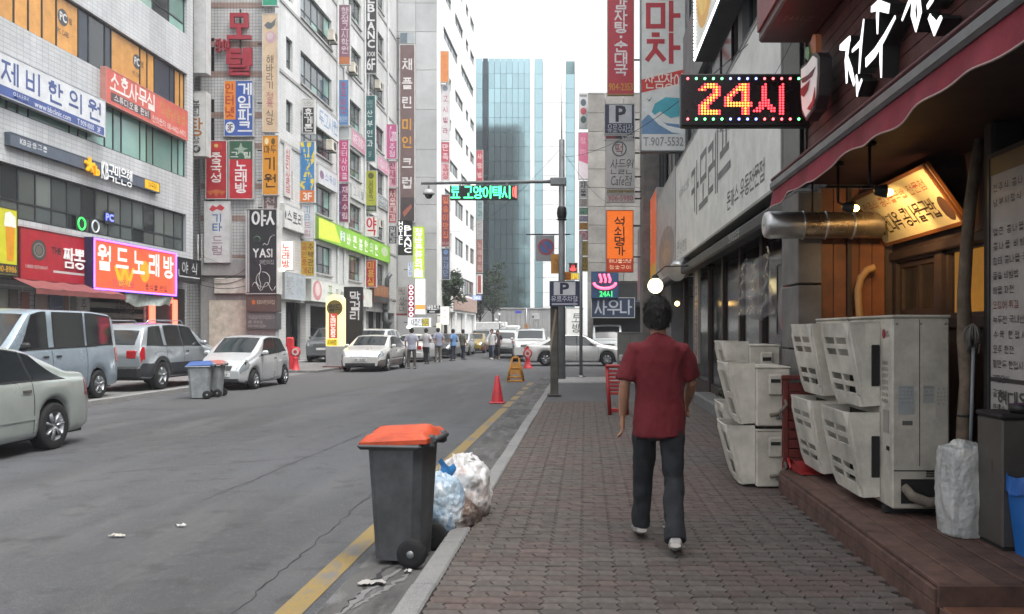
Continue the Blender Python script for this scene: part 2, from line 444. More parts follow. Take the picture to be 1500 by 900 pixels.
UV = {'b': ((1,0,0), (0,0,1), (0,-1,0)), 'l': ((0,1,0), (0,0,1), (1,0,0)), 'r': ((0,-1,0), (0,0,1), (-1,0,0))}
def blade(name, label, xl, yt, xr, yb, plane, face, texts, d=.22, Y=None, **k):
    """a sign standing out from the facade at X = plane, square to the street"""
    if Y is None: Y = dep(xl if plane < 0 else xr, plane)
    x0, x1, z0, z1 = ax(xl, Y), ax(xr, Y), az(yb, Y), az(yt, Y)
    k.setdefault('arms', 2 if z1-z0 > 1.5 else 1)
    if plane > 0: k.setdefault('extra', 'r')
    return sign(name, label, frame4((x0, Y, z0), *UV['b']), x1-x0, z1-z0, d, face, texts, **k)
def fascia(name, label, side, xl, xr, yt, yb, plane, face, texts, d=.15, **k):
    """a sign flat on the facade at X = plane; yt, yb where its edges cross column xl"""
    Y0, Y1 = dep(xl, plane), dep(xr, plane); z0, z1 = az(yb, Y0), az(yt, Y0)
    if side == 'l': m = frame4((plane+d, Y0, z0), *UV['l'])
    else: m = frame4((plane-d, Y0, z0), *UV['r'])
    return sign(name, label, m, abs(Y1-Y0), z1-z0, d, face, texts, **k)

# ------------------------------------------------------------------ walls with openings
def wall(parent, name, M4, w, h, holes, mat, reveal=.22):
    us = sorted({0., w, *[x for q in holes for x in (q[0], q[2])]}); vs = sorted({0., h, *[x for q in holes for x in (q[1], q[3])]})
    us = [u for u in us if -1e-6 <= u <= w+1e-6]; vs = [v for v in vs if -1e-6 <= v <= h+1e-6]
    b = MB(); ix = {}
    def V(u, v, n=0.):
        k = (round(u, 4), round(v, 4), n)
        if k not in ix: ix[k] = len(b.v); b.v.append(tuple(M4 @ Vector((u, v, n))))
        return ix[k]
    def F(*q): b.f.append(list(q)); b.sm.append(False); b.mi.append(0)
    for i in range(len(us)-1):
        for j in range(len(vs)-1):
            cu, cv = (us[i]+us[i+1])/2, (vs[j]+vs[j+1])/2
            if any(q[0] < cu < q[2] and q[1] < cv < q[3] for q in holes): continue
            F(V(us[i], vs[j]), V(us[i+1], vs[j]), V(us[i+1], vs[j+1]), V(us[i], vs[j+1]))
    for q in holes:
        a = [(q[0], q[1]), (q[2], q[1]), (q[2], q[3]), (q[0], q[3])]
        for k in range(4):
            p, r = a[k], a[(k+1) % 4]
            F(V(*p), V(*p, -reveal), V(*r, -reveal), V(*r))
    return b.part(name, mat, parent, world=True, fix=False)
def window(parent, M4, q, cols, rows=(1.,), fm=None, pm=None, rec=.12, fw=.06, name='window', world=True):
    """a framed window in opening q: cols = number of panes across or list of shares, rows = shares of the height from below; each pane its own sub-part"""
    u0, v0, u1, v1 = q; b = MB()
    cs = [1/cols]*cols if isinstance(cols, int) else cols
    def X(a0, b0, a1, b1, n0, n1): 
        mb = MB().box(a0, a1, b0, b1, n0, n1); b.add([M4 @ Vector(p) for p in mb.v], mb.f)
    X(u0, v0, u1, v0+fw, -rec-.05, -rec); X(u0, v1-fw, u1, v1, -rec-.05, -rec)
    X(u0, v0+fw, u0+fw, v1-fw, -rec-.05, -rec); X(u1-fw, v0+fw, u1, v1-fw, -rec-.05, -rec)
    ue = [u0]
    for c in cs: ue.append(ue[-1]+c*(u1-u0))
    ve = [v0]
    for c in rows: ve.append(ve[-1]+c*(v1-v0))
    for u in ue[1:-1]: X(u-fw*.45, v0+fw, u+fw*.45, v1-fw, -rec-.048, -rec-.002)
    for v in ve[1:-1]: X(u0+fw, v-fw*.4, u1-fw, v+fw*.4, -rec-.045, -rec-.004)
    wo = b.part(name, fm, parent, world=world, fix=False)
    k = 0
    for i in range(len(cs)):
        for j in range(len(rows)):
            mb = MB().box(ue[i]+.01, ue[i+1]-.01, ve[j]+.01, ve[j+1]-.01, -rec-.035, -rec-.025)
            pb = MB(); pb.add([M4 @ Vector(p) for p in mb.v], mb.f)
            m = pm[(k*7+i*3+j) % len(pm)] if isinstance(pm, list) else pm
            pb.part('pane', m, wo, fix=False); k += 1
    return wo
def slab(parent, name, x0, x1, y0, y1, z0, z1, mat, b=0., world=True):
    return MB().box(x0, x1, y0, y1, z0, z1, b).part(name, mat, parent, world=world, fix=False)
def GLASS(key, col, rough=.05, rv=.35, **k):
    return M('glass_'+key, col, rough, grime=.10, gs=.8, rv=rv, spec=.8, **k)
# ------------------------------------------------------------------ ground, road, pavements
def nodes_mat(key):
    m = bpy.data.materials.new(key); m.use_nodes = True
    return m, m.node_tree.nodes, m.node_tree.links, m.node_tree.nodes['Principled BSDF']
def layered(key, base, layers, rough=.85, bump=(220, .35, .004)):
    """base colour with noise layers (scale xyz, lo, hi, colour, amount)"""
    m, n, l, b = nodes_mat(key); tc = n.new('ShaderNodeTexCoord')
    cur = n.new('ShaderNodeRGB'); cur.outputs[0].default_value = base; out = cur.outputs[0]
    for sc, lo, hi, col, amt in layers:
        mp = n.new('ShaderNodeMapping'); mp.inputs['Scale'].default_value = sc; l.new(tc.outputs['Object'], mp.inputs[0])
        t = n.new('ShaderNodeTexNoise'); t.inputs['Scale'].default_value = 1; t.inputs['Detail'].default_value = 6; t.inputs['Roughness'].default_value = .6
        l.new(mp.outputs[0], t.inputs['Vector'])
        r = n.new('ShaderNodeMapRange'); r.inputs[1].default_value = lo; r.inputs[2].default_value = hi; r.inputs[4].default_value = amt
        l.new(t.outputs['Fac'], r.inputs[0])
        x = n.new('ShaderNodeMix'); x.data_type = 'RGBA'; l.new(r.outputs[0], x.inputs[0]); l.new(out, x.inputs[6]); x.inputs[7].default_value = col
        out = x.outputs[2]
    l.new(out, b.inputs['Base Color']); b.inputs['Roughness'].default_value = rough
    if bump:
        t = n.new('ShaderNodeTexNoise'); t.inputs['Scale'].default_value = bump[0]; t.inputs['Detail'].default_value = 3
        l.new(tc.outputs['Object'], t.inputs['Vector'])
        bm = n.new('ShaderNodeBump'); bm.inputs['Strength'].default_value = bump[1]; bm.inputs['Distance'].default_value = bump[2]
        l.new(t.outputs['Fac'], bm.inputs['Height']); l.new(bm.outputs[0], b.inputs['Normal'])
    MATS[key] = m
    return m
def g(v, t=0.): return (v*(1+t), v, v*(1-t), 1)
ASPH = layered('asphalt', (.060, .064, .071, 1), [
    ((42, 42, 42), .50, .64, g(.12), .6), ((60, 60, 60), .54, .66, g(.012), .65),
    ((.35, .12, 1), .42, .62, g(.032), .7), ((1.6, .25, 1), .48, .66, g(.085), .6), ((3, 3, 3), .54, .68, g(.022), .6), ((11, 11, 11), .55, .7, g(.10), .35),
    ((.9, 5, 1), .62, .70, g(.055), .4)], rough=.72, bump=(160, .5, .006))
CONC = layered('concrete', (.14, .14, .136, 1), [((1.2, 1.2, 1.2), .4, .65, g(.10), .8), ((9, 9, 9), .5, .7, g(.26), .5), ((60, 60, 60), .5, .7, g(.1), .4)], bump=(120, .3, .004))
CONC_L = layered('pale_concrete', (.30, .30, .29, 1), [((.7, .7, .3), .4, .65, g(.2), .7), ((9, 9, 4), .5, .7, g(.36), .5), ((60, 60, 60), .5, .7, g(.2), .4)], bump=(90, .25, .004))
GUTT = layered('gutter_concrete', (.085, .084, .08, 1), [((2.6, .8, 1), .44, .56, g(.035), .9), ((7, 2.2, 1), .54, .62, g(.14), .75), ((30, 30, 30), .5, .7, g(.08), .6)], bump=(120, .35, .004))
KERB = layered('granite_kerb', (.19, .19, .183, 1), [((2, 2, 2), .42, .62, g(.16), .8), ((14, 14, 14), .5, .7, g(.12), .5), ((120, 120, 120), .5, .65, g(.36), .5)], bump=(150, .3, .003))
YELL = layered('worn_yellow_paint', C('a88e50', .55), [((4, 2, 1), .50, .62, g(.12), .85), ((40, 40, 40), .52, .66, g(.13), .75)], rough=.75, bump=(160, .4, .004))
TAR = M('dark_crack_filler', (.024, .024, .026, 1), .8, grime=.3, gs=8)

def sheet(name, x0, x1, y0, y1, z, mat, parent=None, nx=1, ny=1):
    b = MB(); b.grid(lambda u, v: (x0+(x1-x0)*u, y0+(y1-y0)*v, z), nx, ny, False)
    return b.part(name, mat, parent, fix=False)
struct(sheet('ground', -600, 600, -300, 900, -.03, ASPH))
road = struct(sheet('road', -10.5, -1.02, -12, 113, 0, ASPH))
side = struct(sheet('side_street', -1.02, 40, 28.2, 45.8, -.004, ASPH))
struct(sheet('cross_street', -60, 60, 113, 118, -.004, ASPH))
gut = sheet('gutter_strip', -1.53, -1.02, -4, 30, .004, GUTT, road)
# yellow edge line, broken by wear further off
for y0, y1 in ((-4, 17.6), (17.9, 19.3), (19.8, 20.9), (21.5, 22.6), (23.3, 24.2), (25, 26.4), (48, 90)):
    sheet('painted_line', -1.76, -1.60, y0, y1, .0045, YELL, road)
def crack(pts, w, z=.0042, mat=TAR):
    b = MB(); n = len(pts); vs = []
    for i, (x, y) in enumerate(pts):
        a = pts[max(i-1, 0)]; c = pts[min(i+1, n-1)]; t = Vector((c[0]-a[0], c[1]-a[1])).normalized()
        k = w*rnd.uniform(.35, 1.2)*(.2 if i in (0, n-1) else 1)
        vs += [(x-t.y*k, y+t.x*k, z), (x+t.y*k, y-t.x*k, z)]
    b.add(vs, [(2*i, 2*i+1, 2*i+3, 2*i+2) for i in range(n-1)]).part('crack', mat, road, fix=False)
def jag(x0, y0, x1, y1, n, a):
    return [(x0+(x1-x0)*i/n+rnd.uniform(-a, a), y0+(y1-y0)*i/n+rnd.uniform(-a, a)*.4) for i in range(n+1)]
crack(jag(-1.98, 4.2, -2.12, 9.4, 60, .022), .006)
crack(jag(-9.2, 8.8, -4.4, 13.5, 50, .03), .008)
crack(jag(-5.4, 9.6, -3.2, 11.0, 26, .03), .008)
crack(jag(-7.4, 19.5, -3.0, 25, 40, .04), .018)
crack(jag(-3.6, 8.0, -3.4, 15, 40, .02), .006)
crack(jag(-1.42, 4.1, -1.30, 6.4, 34, .03), .022)
# a stain of pale grout dribbled along the gutter
PALE = layered('dried_grout', g(.17, .02), [((20, 20, 20), .45, .6, g(.13), .8)])
crack([(x, y) for x, y in jag(-1.50, 4.15, -1.22, 5.9, 36, .022)], .024, .008, PALE)
crack([(x, y) for x, y in jag(-1.33, 4.9, -1.16, 5.6, 20, .02)], .02, .0075, PALE)
# patched strip of newer asphalt
ASPH2 = layered('patched_asphalt', (.04, .042, .045, 1), [((90, 90, 90), .45, .62, g(.15), .6), ((130, 130, 130), .54, .66, g(.03), .6), ((.5, .2, 1), .42, .62, g(.06), .6)], rough=.75, bump=(160, .5, .006))
b = MB(); pp = [(-9.6+rnd.uniform(-.06, .06), 17.5+i*.8) for i in range(18)]; pq = [(-6.9+i*.11+rnd.uniform(-.08, .08), 17.5+i*.8) for i in range(18)]
b.add([(x, y, .0035) for x, y in pp+pq], [(i, i+18, i+19, i+1) for i in range(17)]).part('asphalt_patch', ASPH2, road)

# pavement by the shops: slab, kerb stones and interlocking pavers
walk = struct(MB().box(-.87, 3.4, -6, 18.0, -.02, .098).part('sidewalk', M('paver_bedding', g(.05, .06), .95, grime=.3, gs=20), fix=False))
for i in range(27):
    y0 = -1+i*1.0; j = rnd.uniform(-.006, .006); e = rnd.uniform(-.004, .004)
    if y0 > 28: break
    MB().box(-1.02+j, -.872+j, y0+.004, y0+.996, -.02, .122+e, .012).part('kerb_stone', KERB, walk)
PRED = M('paver_red', C('80706a', .60), .85, grime=.30, gs=9, bump=.5, bs=150, rv=.22)
PGRY = M('paver_grey', C('7c746e', .60), .85, grime=.30, gs=9, bump=.5, bs=150, rv=.22)
PDRK = M('paver_brown', C('7c706a', .58), .85, grime=.30, gs=9, bump=.5, bs=150, rv=.22)
PW, PD = .2085, .1045
def paver_pts(cx, cy, z, dz, w):
    d, gp, a = PD, .0028, .015; gl = .0034
    rt = [(w/2-gl, -d/2+gp), (w/2-gl+a, -d/4), (w/2-gl-a, d/4), (w/2-gl, d/2-gp)]
    lf = [(-w/2+gl, d/2-gp), (-w/2+gl-a, d/4), (-w/2+gl+a, -d/4), (-w/2+gl, -d/2+gp)]
    o = rt + lf; n = len(o); c = 1-.0045/(d/2)
    tx, ty = rnd.uniform(-.008, .008), rnd.uniform(-.008, .008)
    ring = lambda k, zz: [(cx+x*k, cy+y*(k if k == 1 else c), zz+tx*x+ty*y) for x, y in o]
    vs = ring(1, z-.03)+ring(1, z+dz-.0035)+ring(.975, z+dz)
    fs = [(i+n*q, (i+1) % n+n*q, n*(q+1)+(i+1) % n, n*(q+1)+i) for q in (0, 1) for i in range(n)]+[(16, 17, 22, 23), (17, 18, 21, 22), (18, 19, 20, 21)]
    return vs, fs
def pcol(x, y):
    v = noise.noise((x*.5, y*.9, 3.1))+.55*noise.noise((x*2.6, y*3.3, 9))+rnd.uniform(-.2, .2)
    return 0 if v > .18 else (2 if v > .02 else 1)
far = [MB(), MB(), MB()]; cnt = 0; row = 0; y = 4.28
while y < 17.95:
    pw = PW/2 if row % 2 else PW; x = -.864+pw/2
    xe = 1.76 if y < 7.9 else 2.62
    while x < xe:
        vs, fs = paver_pts(x, y, .12, rnd.uniform(-.003, .002), pw)
        vs = [(max(p[0], -.866), p[1], p[2]) for p in vs]
        k = pcol(x, y)
        if cnt < 300:
            cx, cy = x, y
            b = MB(); b.add([(p[0]-cx, p[1]-cy, p[2]) for p in vs], fs)
            o = b.part('paver', (PRED, PGRY, PDRK)[k], walk, fix=False); o.location = (cx, cy, 0); cnt += 1
        else: far[k].add(vs, fs)
        x += pw
    y += PD; row += 1
for k, b in enumerate(far): b.part('paver_field', (PRED, PGRY, PDRK)[k], walk, fix=False, kind='stuff')
# beyond the pavers: asphalt apron, low kerb, side street with a tiled island
apr = struct(MB().box(-.87, 3.4, 18.01, 28.2, -.02, .10, .0).part('asphalt_apron', ASPH, fix=False))
for i in range(9): MB().box(-1.02, -.872, 26.05+i*.24, 26.28+i*.24, -.02, .11, .01).part('kerb_stone', KERB, apr)
isl = struct(MB().box(-1.0, 1.9, 24.4, 27.2, .09, .135, .01).part('tiled_kerb_island', CONC_L, fix=False))
for i in range(13):
    for j in range(4): MB().box(-.95+i*.215, -.95+i*.215+.2, 24.5+j*.65, 25.1+j*.65, .13, .142, .005).part('tile', CONC_L, isl, fix=False)
# pavement by the offices
lw = struct(MB().box(-17.6, -10.66, -12, 28.5, -.02, .10).part('parking_pavement', CONC, fix=False))
for i in range(38):
    y0 = -2+i*.8; MB().box(-10.655, -10.5, y0+.004, y0+.796, -.02, .118+rnd.uniform(-.006, .006), .012).part('kerb_stone', KERB, lw)
lw2 = struct(MB().box(-17.6, -10.2, 32.5, 112, -.02, .09).part('far_pavement', CONC, fix=False))
struct(sheet('driveway', -17.6, -10.5, 28.5, 32.5, .002, CONC))
struct(MB().box(-1.0, 12, 45.8, 112, -.02, .09).part('far_sidewalk', CONC, fix=False))
# ------------------------------------------------------------------ buildings
TILE_K = tile_mat('tile_grey_x', C('bcbfc0'), C('b2b5b8'), C('96999c'), .30, .15, 'x', .0, .010)
TILE_KY = tile_mat('tile_grey_y', C('a3a6a8', .95), C('92969a', .95), C('5f6266'), .30, .15, 'y', .0, .010)
TILE_W = tile_mat('tile_white_y', C('cfd0ce', .95), C('c2c4c3', .95), C('84868a'), .145, .145, 'y', .0, .010, grime=.28)
TILE_WX = tile_mat('tile_white_x', C('d0d1cf', .9), C('c6c7c6', .9), C('a2a4a5'), .29, .145, 'x', .0, .007, grime=.25)
BAND = tile_mat('tile_band_y', C('a58d82', .9), C('98827a', .9), C('74655f'), .145, .145, 'y', .0, .010)
PANEL = M('grey_wall_panel', C('b4b6b7', .9), .55, grime=.14, gs=.6, rv=.10)
WHITEX = M('white_wall_panel', C('e2e3e1'), .6, grime=.14, gs=.5)
STONE = M('stone_wall_panel', C('a9a6a0', .8), .7, grime=.22, gs=1.2, bump=.2, bs=30, rv=.16)
ALU = M('dark_window_frame', '33373a', .45, .4, grime=.1)
ALUW = M('pale_window_frame', 'b9bcbb', .5, grime=.15)
G_TEAL = GLASS('teal', C('86b0a6', .8), .14); G_TEAL2 = GLASS('pale_teal', C('a8c4bb', .8), .16); G_DARK = GLASS('dark', C('353b3c', .7), .06); G_MID = GLASS('grey', C('66706f', .6), .08)
G_OR = M('orange_window_film', C('d79b4c', .85), .35, grime=.15, rv=.15); G_NAVY = M('navy_window_film', C('39404c', .8), .3, grime=.15)
G_BLD = GLASS('blinds', C('848c88', .55), .12)
G_SKY = GLASS('sky_reflecting', C('a9b8ba', .5), .03, metal=.5)

# -- grey tiled office block
KX = -17.0
kb = thing('office_building', 'grey tiled office block with ribbon windows and orange third-storey panes', 'building', (KX, 24, 0))
m = frame4((KX, 10, 4.3), *UV['l']); Q = lambda y0, z0, y1, z1: (y0-10, z0-4.3, y1-10, z1-4.3)
h2 = Q(16, 4.95, 36.3, 6.55); h3 = Q(15, 8.1, 36.4, 9.72); h4 = Q(15, 10.75, 36.4, 12.55); h5 = Q(15, 14.2, 36.4, 15.75); h6 = Q(15, 17.3, 36.4, 18.8)
wall(kb, 'street_wall', m, 27, 20, [h2, h3, h4, h5, h6], TILE_K)
window(kb, m, h2, 25, (.34, .66), ALU, [G_DARK, G_MID, G_BLD, G_MID, G_BLD], fw=.07, name='ribbon_window')
c3 = [.9, 1.2, .5, .5, 1.7, .45, .5, .9, .45, .45, 1.3, .5, .45, .45, 1.9, .45, .45, 1.0, .5, .5, 1.2, .45, .45, 1.4, .5, .5]; s3 = sum(c3)
window(kb, m, h3, [c/s3 for c in c3], (1,), ALU, [G_TEAL, G_TEAL2, G_TEAL, G_TEAL], fw=.07, name='ribbon_window')
c4 = [1.3, .5, 1.3, .5, 1.3, .5, .5, .55, 1.5, .5, .5, .55, .9, .45, .75, .3, 1.5, .4, .42, .95, .3, .35, .3]; s4 = sum(c4)
window(kb, m, h4, [c/s4 for c in c4], (1,), ALU, [G_OR], fw=.07, name='ribbon_window')
for o in [x for x in kb.children if x.name.startswith('ribbon_window')][2].children:
    yy = sum(v.co.y for v in o.data.vertices)/8
    if 29.1 < yy < 29.9 or 30.4 < yy < 31.2 or 34.5 < yy < 35.6: o.data.materials[0] = G_NAVY
    elif 29.9 <= yy <= 30.4: o.data.materials[0] = G_DARK
window(kb, m, h5, 16, (.3, .7), ALU, [G_TEAL, G_TEAL2, G_DARK, G_TEAL], fw=.07, name='ribbon_window')
window(kb, m, h6, 16, (1,), ALU, [G_TEAL, G_TEAL2], fw=.07, name='ribbon_window')
slab(kb, 'block', -30, KX-.3, 10, 37.0, 0, 24.3, TILE_KY)
wall(kb, 'end_wall', frame4((KX-.3, 37.0, 4.3), (1,0,0), (0,0,1), (0,-1,0)), .3, 20, [], TILE_KY)
slab(kb, 'end_face', KX-.3, KX, 36.95, 37.0, 4.3, 24.3, TILE_KY); slab(kb, 'soffit', KX-1.6, KX, 10, 37, 4.2, 4.298, CONC_L)
# orange panes carry printed roundels
for y0, y1 in ((27.35, 28.6), (31.85, 33.3)):
    t = MB(); cy, r = (y0+y1)/2, .27
    t.add([(KX-.135, cy+math.cos(a*.2618)*r, 11.88+math.sin(a*.2618)*r) for a in range(24)], [tuple(range(24))]).part('window_print', SM('4a4f57'), kb, world=True, fix=False)
    b = MB(); letters(b, 'PC', (cy-.19, 11.74, cy+.19, 12.02), bold=.05)
    b2 = MB(); b2.add([(KX-.13+p[2], p[0], p[1]) for p in b.v], b.f).part('window_lettering', SM('e8e6e0'), kb, world=True, fix=False)
    b = MB(); letters(b, '방', (cy+.3, 11.78, cy+.5, 12.0)); letters(b, 'PC CAFE', (cy-.3, 11.3, cy+.3, 11.46))
    MB().add([(KX-.13+p[2], p[0], p[1]) for p in b.v], b.f).part('window_lettering', SM('55504a'), kb, world=True, fix=False)
# ground storey, set back behind the signs
GF = KX-.35
shopw = M('shop_plaster', C('8c8a86', .7), .8, grime=.25)
slab(kb, 'ground_wall', GF-.3, GF, 10, 37, 0, 4.2, shopw)
for y0, y1 in ((12, 18.5), (19.0, 24.0)):
    window(kb, frame4((GF, 0, 0), *UV['l']), (y0, .5, y1, 2.9), 4, (1,), ALUW, [G_DARK, G_MID], rec=-.06, name='shop_window')
window(kb, frame4((GF, 0, 0), *UV['l']), (25.0, 1.9, 28.6, 3.0), 3, (1,), ALUW, [G_MID], rec=-.06, name='shop_window')
window(kb, frame4((GF, 0, 0), *UV['l']), (25.0, .2, 28.6, 1.88), 3, (1,), ALUW, [G_DARK], rec=-.06, name='shop_window')
# posters in that window
for i, (y0, y1, z0, z1, c) in enumerate(((25.1, 25.5, 2.15, 2.8, '8e8f88'), (25.55, 25.95, 2.2, 2.85, '6f6a66'), (26.1, 26.5, 2.15, 2.8, '9a6a66'), (26.75, 27.4, 2.2, 2.75, '9b8c86'), (27.5, 28.2, 2.1, 2.85, '54627e'), (28.25, 28.5, 2.1, 2.9, '7c5f5c'))):
    MB().box(GF+.075, GF+.085, y0, y1, z0, z1).part('poster', SM(c), kb, world=True)
slab(kb, 'shop_column', GF+.01, GF+.2, 28.75, 29.5, 0, 3.3, M('shop_column', C('b9b9b6', .75), .6, grime=.2))
b = MB(); letters(b, '주차', (.1, 1.75, .4, 2.75), vert=True); MB().add([(GF+.205+p[2], 28.9+p[0], p[1]) for p in b.v], b.f).part('column_lettering', SM('30303a'), kb, world=True, fix=False)
SHUT = M('roller_shutter', C('77776f', .75), .6, .1, grime=.2)
for i in range(17): slab(kb, 'shutter_slat', GF+.01, GF+.05+.012*(i % 2), 29.6, 33.4, .1+i*.18, .1+i*.18+.172, SHUT)
b = MB(); letters(b, '야식', (0, 0, 1.3, .62), bold=.03); MB().add([(GF+.075+p[2], 31.4+p[0], 2.2+p[1]) for p in b.v], b.f).part('shutter_lettering', SM('2a2a2a'), kb, world=True, fix=False)
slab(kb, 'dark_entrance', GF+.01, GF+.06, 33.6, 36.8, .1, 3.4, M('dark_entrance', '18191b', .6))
NEON = M('red_neon', 'ff4a38', .4, emit=2.6, grime=0)
for y0, y1, z0, z1 in ((33.75, 34.15, .5, 2.95), (35.65, 36.0, .5, 2.9), (34.2, 35.6, 2.75, 3.0)):
    slab(kb, 'neon_strip', GF+.07, GF+.14, y0, y1, z0, z1, NEON, .02)

# -- white tiled block behind it, standing further out: a wall towards us and a street front
BX, BY = -14.2, 39.0
bm2 = thing('tiled_building', 'white tiled block with dull red tile bands, its end wall hung with red signs', 'building', (BX, BY, 0))
mw = frame4((-17.6, BY, 0), (1,0,0), (0,0,1), (0,-1,0))
side_h = []
wall(bm2, 'end_wall', mw, 17.6+BX, 29.9, [(.25, 6.1, .62, 8.2), (.25, 10.2, .62, 12.2), (.25, 13.4, .62, 15)], TILE_W)
for q in ((.25, 6.1, .62, 8.2), (.25, 10.2, .62, 12.2), (.25, 13.4, .62, 15)): window(bm2, mw, q, 1, (.5, .5), ALU, G_DARK)
for py in (8, 65, 109, 169, 214, 273, 320, 378):
    z = az(py, BY); slab(bm2, 'tile_band', -17.6, BX-.1, BY-.014, BY-.001, z-.13, z+.13, BAND)
slab(bm2, 'low_wall', -17.6, -14.3, BY-.012, BY-.002, .0, 4.1, CONC_L)
slab(bm2, 'ledge', -17.6, -14.6, BY-.16, BY-.0, 4.1, 4.9, CONC_L, .03)
slab(bm2, 'plaster_field', -17.2, -14.9, BY-.06, BY-.012, .0, 3.0, M('cream_plaster', C('c4beb0', .95), .8, grime=.25))
slab(bm2, 'lintel_box', -16.9, -14.7, BY-.2, BY-.07, 3.3, 4.0, M('cream_plaster2', C('c4c1b8', .95), .8, grime=.25), .02)
ms = frame4((BX, BY, 0), *UV['l']); B2E = 64.0
holes = []
rows2 = [(4.7, 6.2), (7.85, 9.35), (11.0, 12.6), (14.0, 15.6), (17.3, 18.9), (20.6, 22.1), (23.8, 25.3)]
bays = [(3.5, 8.7, 5), (12.1, 14.9, 3), (17.0, 21.0, 4)]
for i, (a, b_) in enumerate(rows2):
    for u0, u1, n in bays: holes.append((u0, a, u1, b_))
    if i >= 1: holes.append((1.45, a+.1, 2.35, b_))
gfh = [(1.4, .1, 4.3, 3.0), (5.0, .1, 11.0, 2.9), (11.8, .1, 15.6, 2.9), (16.2, .1, 24.3, 2.9)]
wall(bm2, 'street_wall', ms, B2E-BY, 29.9, holes+gfh, TILE_WX, .3)
for q in holes:
    n = max(1, round((q[2]-q[0])/1.05))
    window(bm2, ms, q, n, (.33, .67), ALU, [G_MID, G_BLD, G_SKY, G_DARK, G_TEAL, G_MID], rec=.14)
    if q[2]-q[0] > 1: slab(bm2, 'sill', BX, BX+.09, BY+q[0]-.05, BY+q[2]+.05, q[1]-.12, q[1]-.02, CONC_L, .01)
for z in (3.9, 7.2, 10.45, 13.7, 17.0, 20.2, 23.4): slab(bm2, 'string_course', BX, BX+.05, BY+.02, B2E-.02, z-.07, z+.07, CONC_L)
for u in (9.6, 10.9, 15.6, 16.4, 21.9): slab(bm2, 'downpipe', BX+.01, BX+.13, BY+u, BY+u+.12, 3.0, 29.5, ALUW, .03)
for i, q in enumerate(gfh):
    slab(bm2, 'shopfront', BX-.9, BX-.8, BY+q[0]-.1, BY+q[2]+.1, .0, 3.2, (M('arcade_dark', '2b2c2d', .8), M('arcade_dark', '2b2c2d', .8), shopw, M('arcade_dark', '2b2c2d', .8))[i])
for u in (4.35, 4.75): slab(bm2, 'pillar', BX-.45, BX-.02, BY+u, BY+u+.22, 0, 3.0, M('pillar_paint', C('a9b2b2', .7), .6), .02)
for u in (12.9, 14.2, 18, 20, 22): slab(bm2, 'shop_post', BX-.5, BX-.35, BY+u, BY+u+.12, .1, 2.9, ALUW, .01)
slab(bm2, 'block', -30, BX-1.0, BY+.35, B2E, 0, 29.9, TILE_W); slab(bm2, 'roof_slab', -17.6, BX, BY, B2E, 29.9, 30.2, CONC_L)
slab(bm2, 'return_wall', BX-1.0, BX-.002, B2E-.3, B2E-.001, 0, 29.9, TILE_W)

# -- tall panelled block: grey panels towards us, white street front
CX, CY, C3E, C3H = -11.2, 64.2, 87.0, 38.5
b3 = thing('panel_building', 'tall block with a grey panelled flank and a bright white street front', 'building', (CX, CY, 0))
slab(b3, 'block', -34, CX-.35, CY+.1, C3E-.35, 0, C3H, WHITEX); slab(b3, 'dark_reflection_sheet', -36, CX-.36, C3E-.34, C3E-.2, 0, C3H, M('reflection_dark', C('4a4e50', .6), .6, grime=.25, gs=.4))  # unseen dark rear sheet, added so the tower glass mirrors a dark mass
us = [-17.0, -15.7, -14.15, -12.78, -11.2]; zs = [0, 3.3]+[az(p, CY) for p in (366, 342, 300, 260, 220, 161, 103, 47, 5)]
while zs[-1] < C3H: zs.append(zs[-1]+2.9)
zs[-1] = C3H
for i in range(4):
    for j in range(len(zs)-1):
        MB().box(us[i]+.012, us[i+1]-.012, CY-.03+.006*((i*5+j*3) % 3), CY+.099, zs[j]+.012, zs[j+1]-.012, .006).part('wall_panel', PANEL, b3, world=True, fix=False)
mc = frame4((CX, CY, 0), *UV['l']); h3l = []
for k, z in enumerate([4.9, 8.2, 11.5, 14.8, 18.1, 21.4, 24.7, 28.0, 31.3, 34.6]):
    for u0, u1 in ((3.6, 7.0), (9.0, 13.8), (15.5, 17.4), (18.6, 21.5)) if k % 3 else ((3.0, 10.5), (12.5, 21.0)): h3l.append((u0, z, u1, z+(1.0 if k > 2 else 1.5)))
wall(b3, 'street_wall', mc, C3E-CY, C3H, h3l+[(2, .1, 9, 3.2), (10, .1, 15, 3.2), (16, .1, 22.3, 3.2)], WHITEX, .3)
for q in h3l: window(b3, mc, q, max(1, round((q[2]-q[0])/1.6)), (1,), ALU, [G_DARK, G_MID, G_SKY, G_MID], rec=.1)
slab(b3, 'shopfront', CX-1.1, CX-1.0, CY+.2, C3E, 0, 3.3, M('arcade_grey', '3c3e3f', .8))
for u in (3.5, 5.3, 7.2, 11.5, 13.2, 17.5, 19.3, 21): slab(b3, 'shop_post', CX-.6, CX-.45, CY+u, CY+u+.14, .1, 3.2, ALUW)
slab(b3, 'pink_apron', CX, CX+.12, CY+8, C3E, 3.4, 4.7, M('salmon_panel', C('b59a8c', .8), .6), .02)
slab(b3, 'return_wall', CX-1.0, CX-.002, C3E-.3, C3E-.001, 0, C3H, WHITEX); slab(b3, 'parapet', CX-.3, CX, CY, C3E, C3H, C3H+.5, WHITEX)

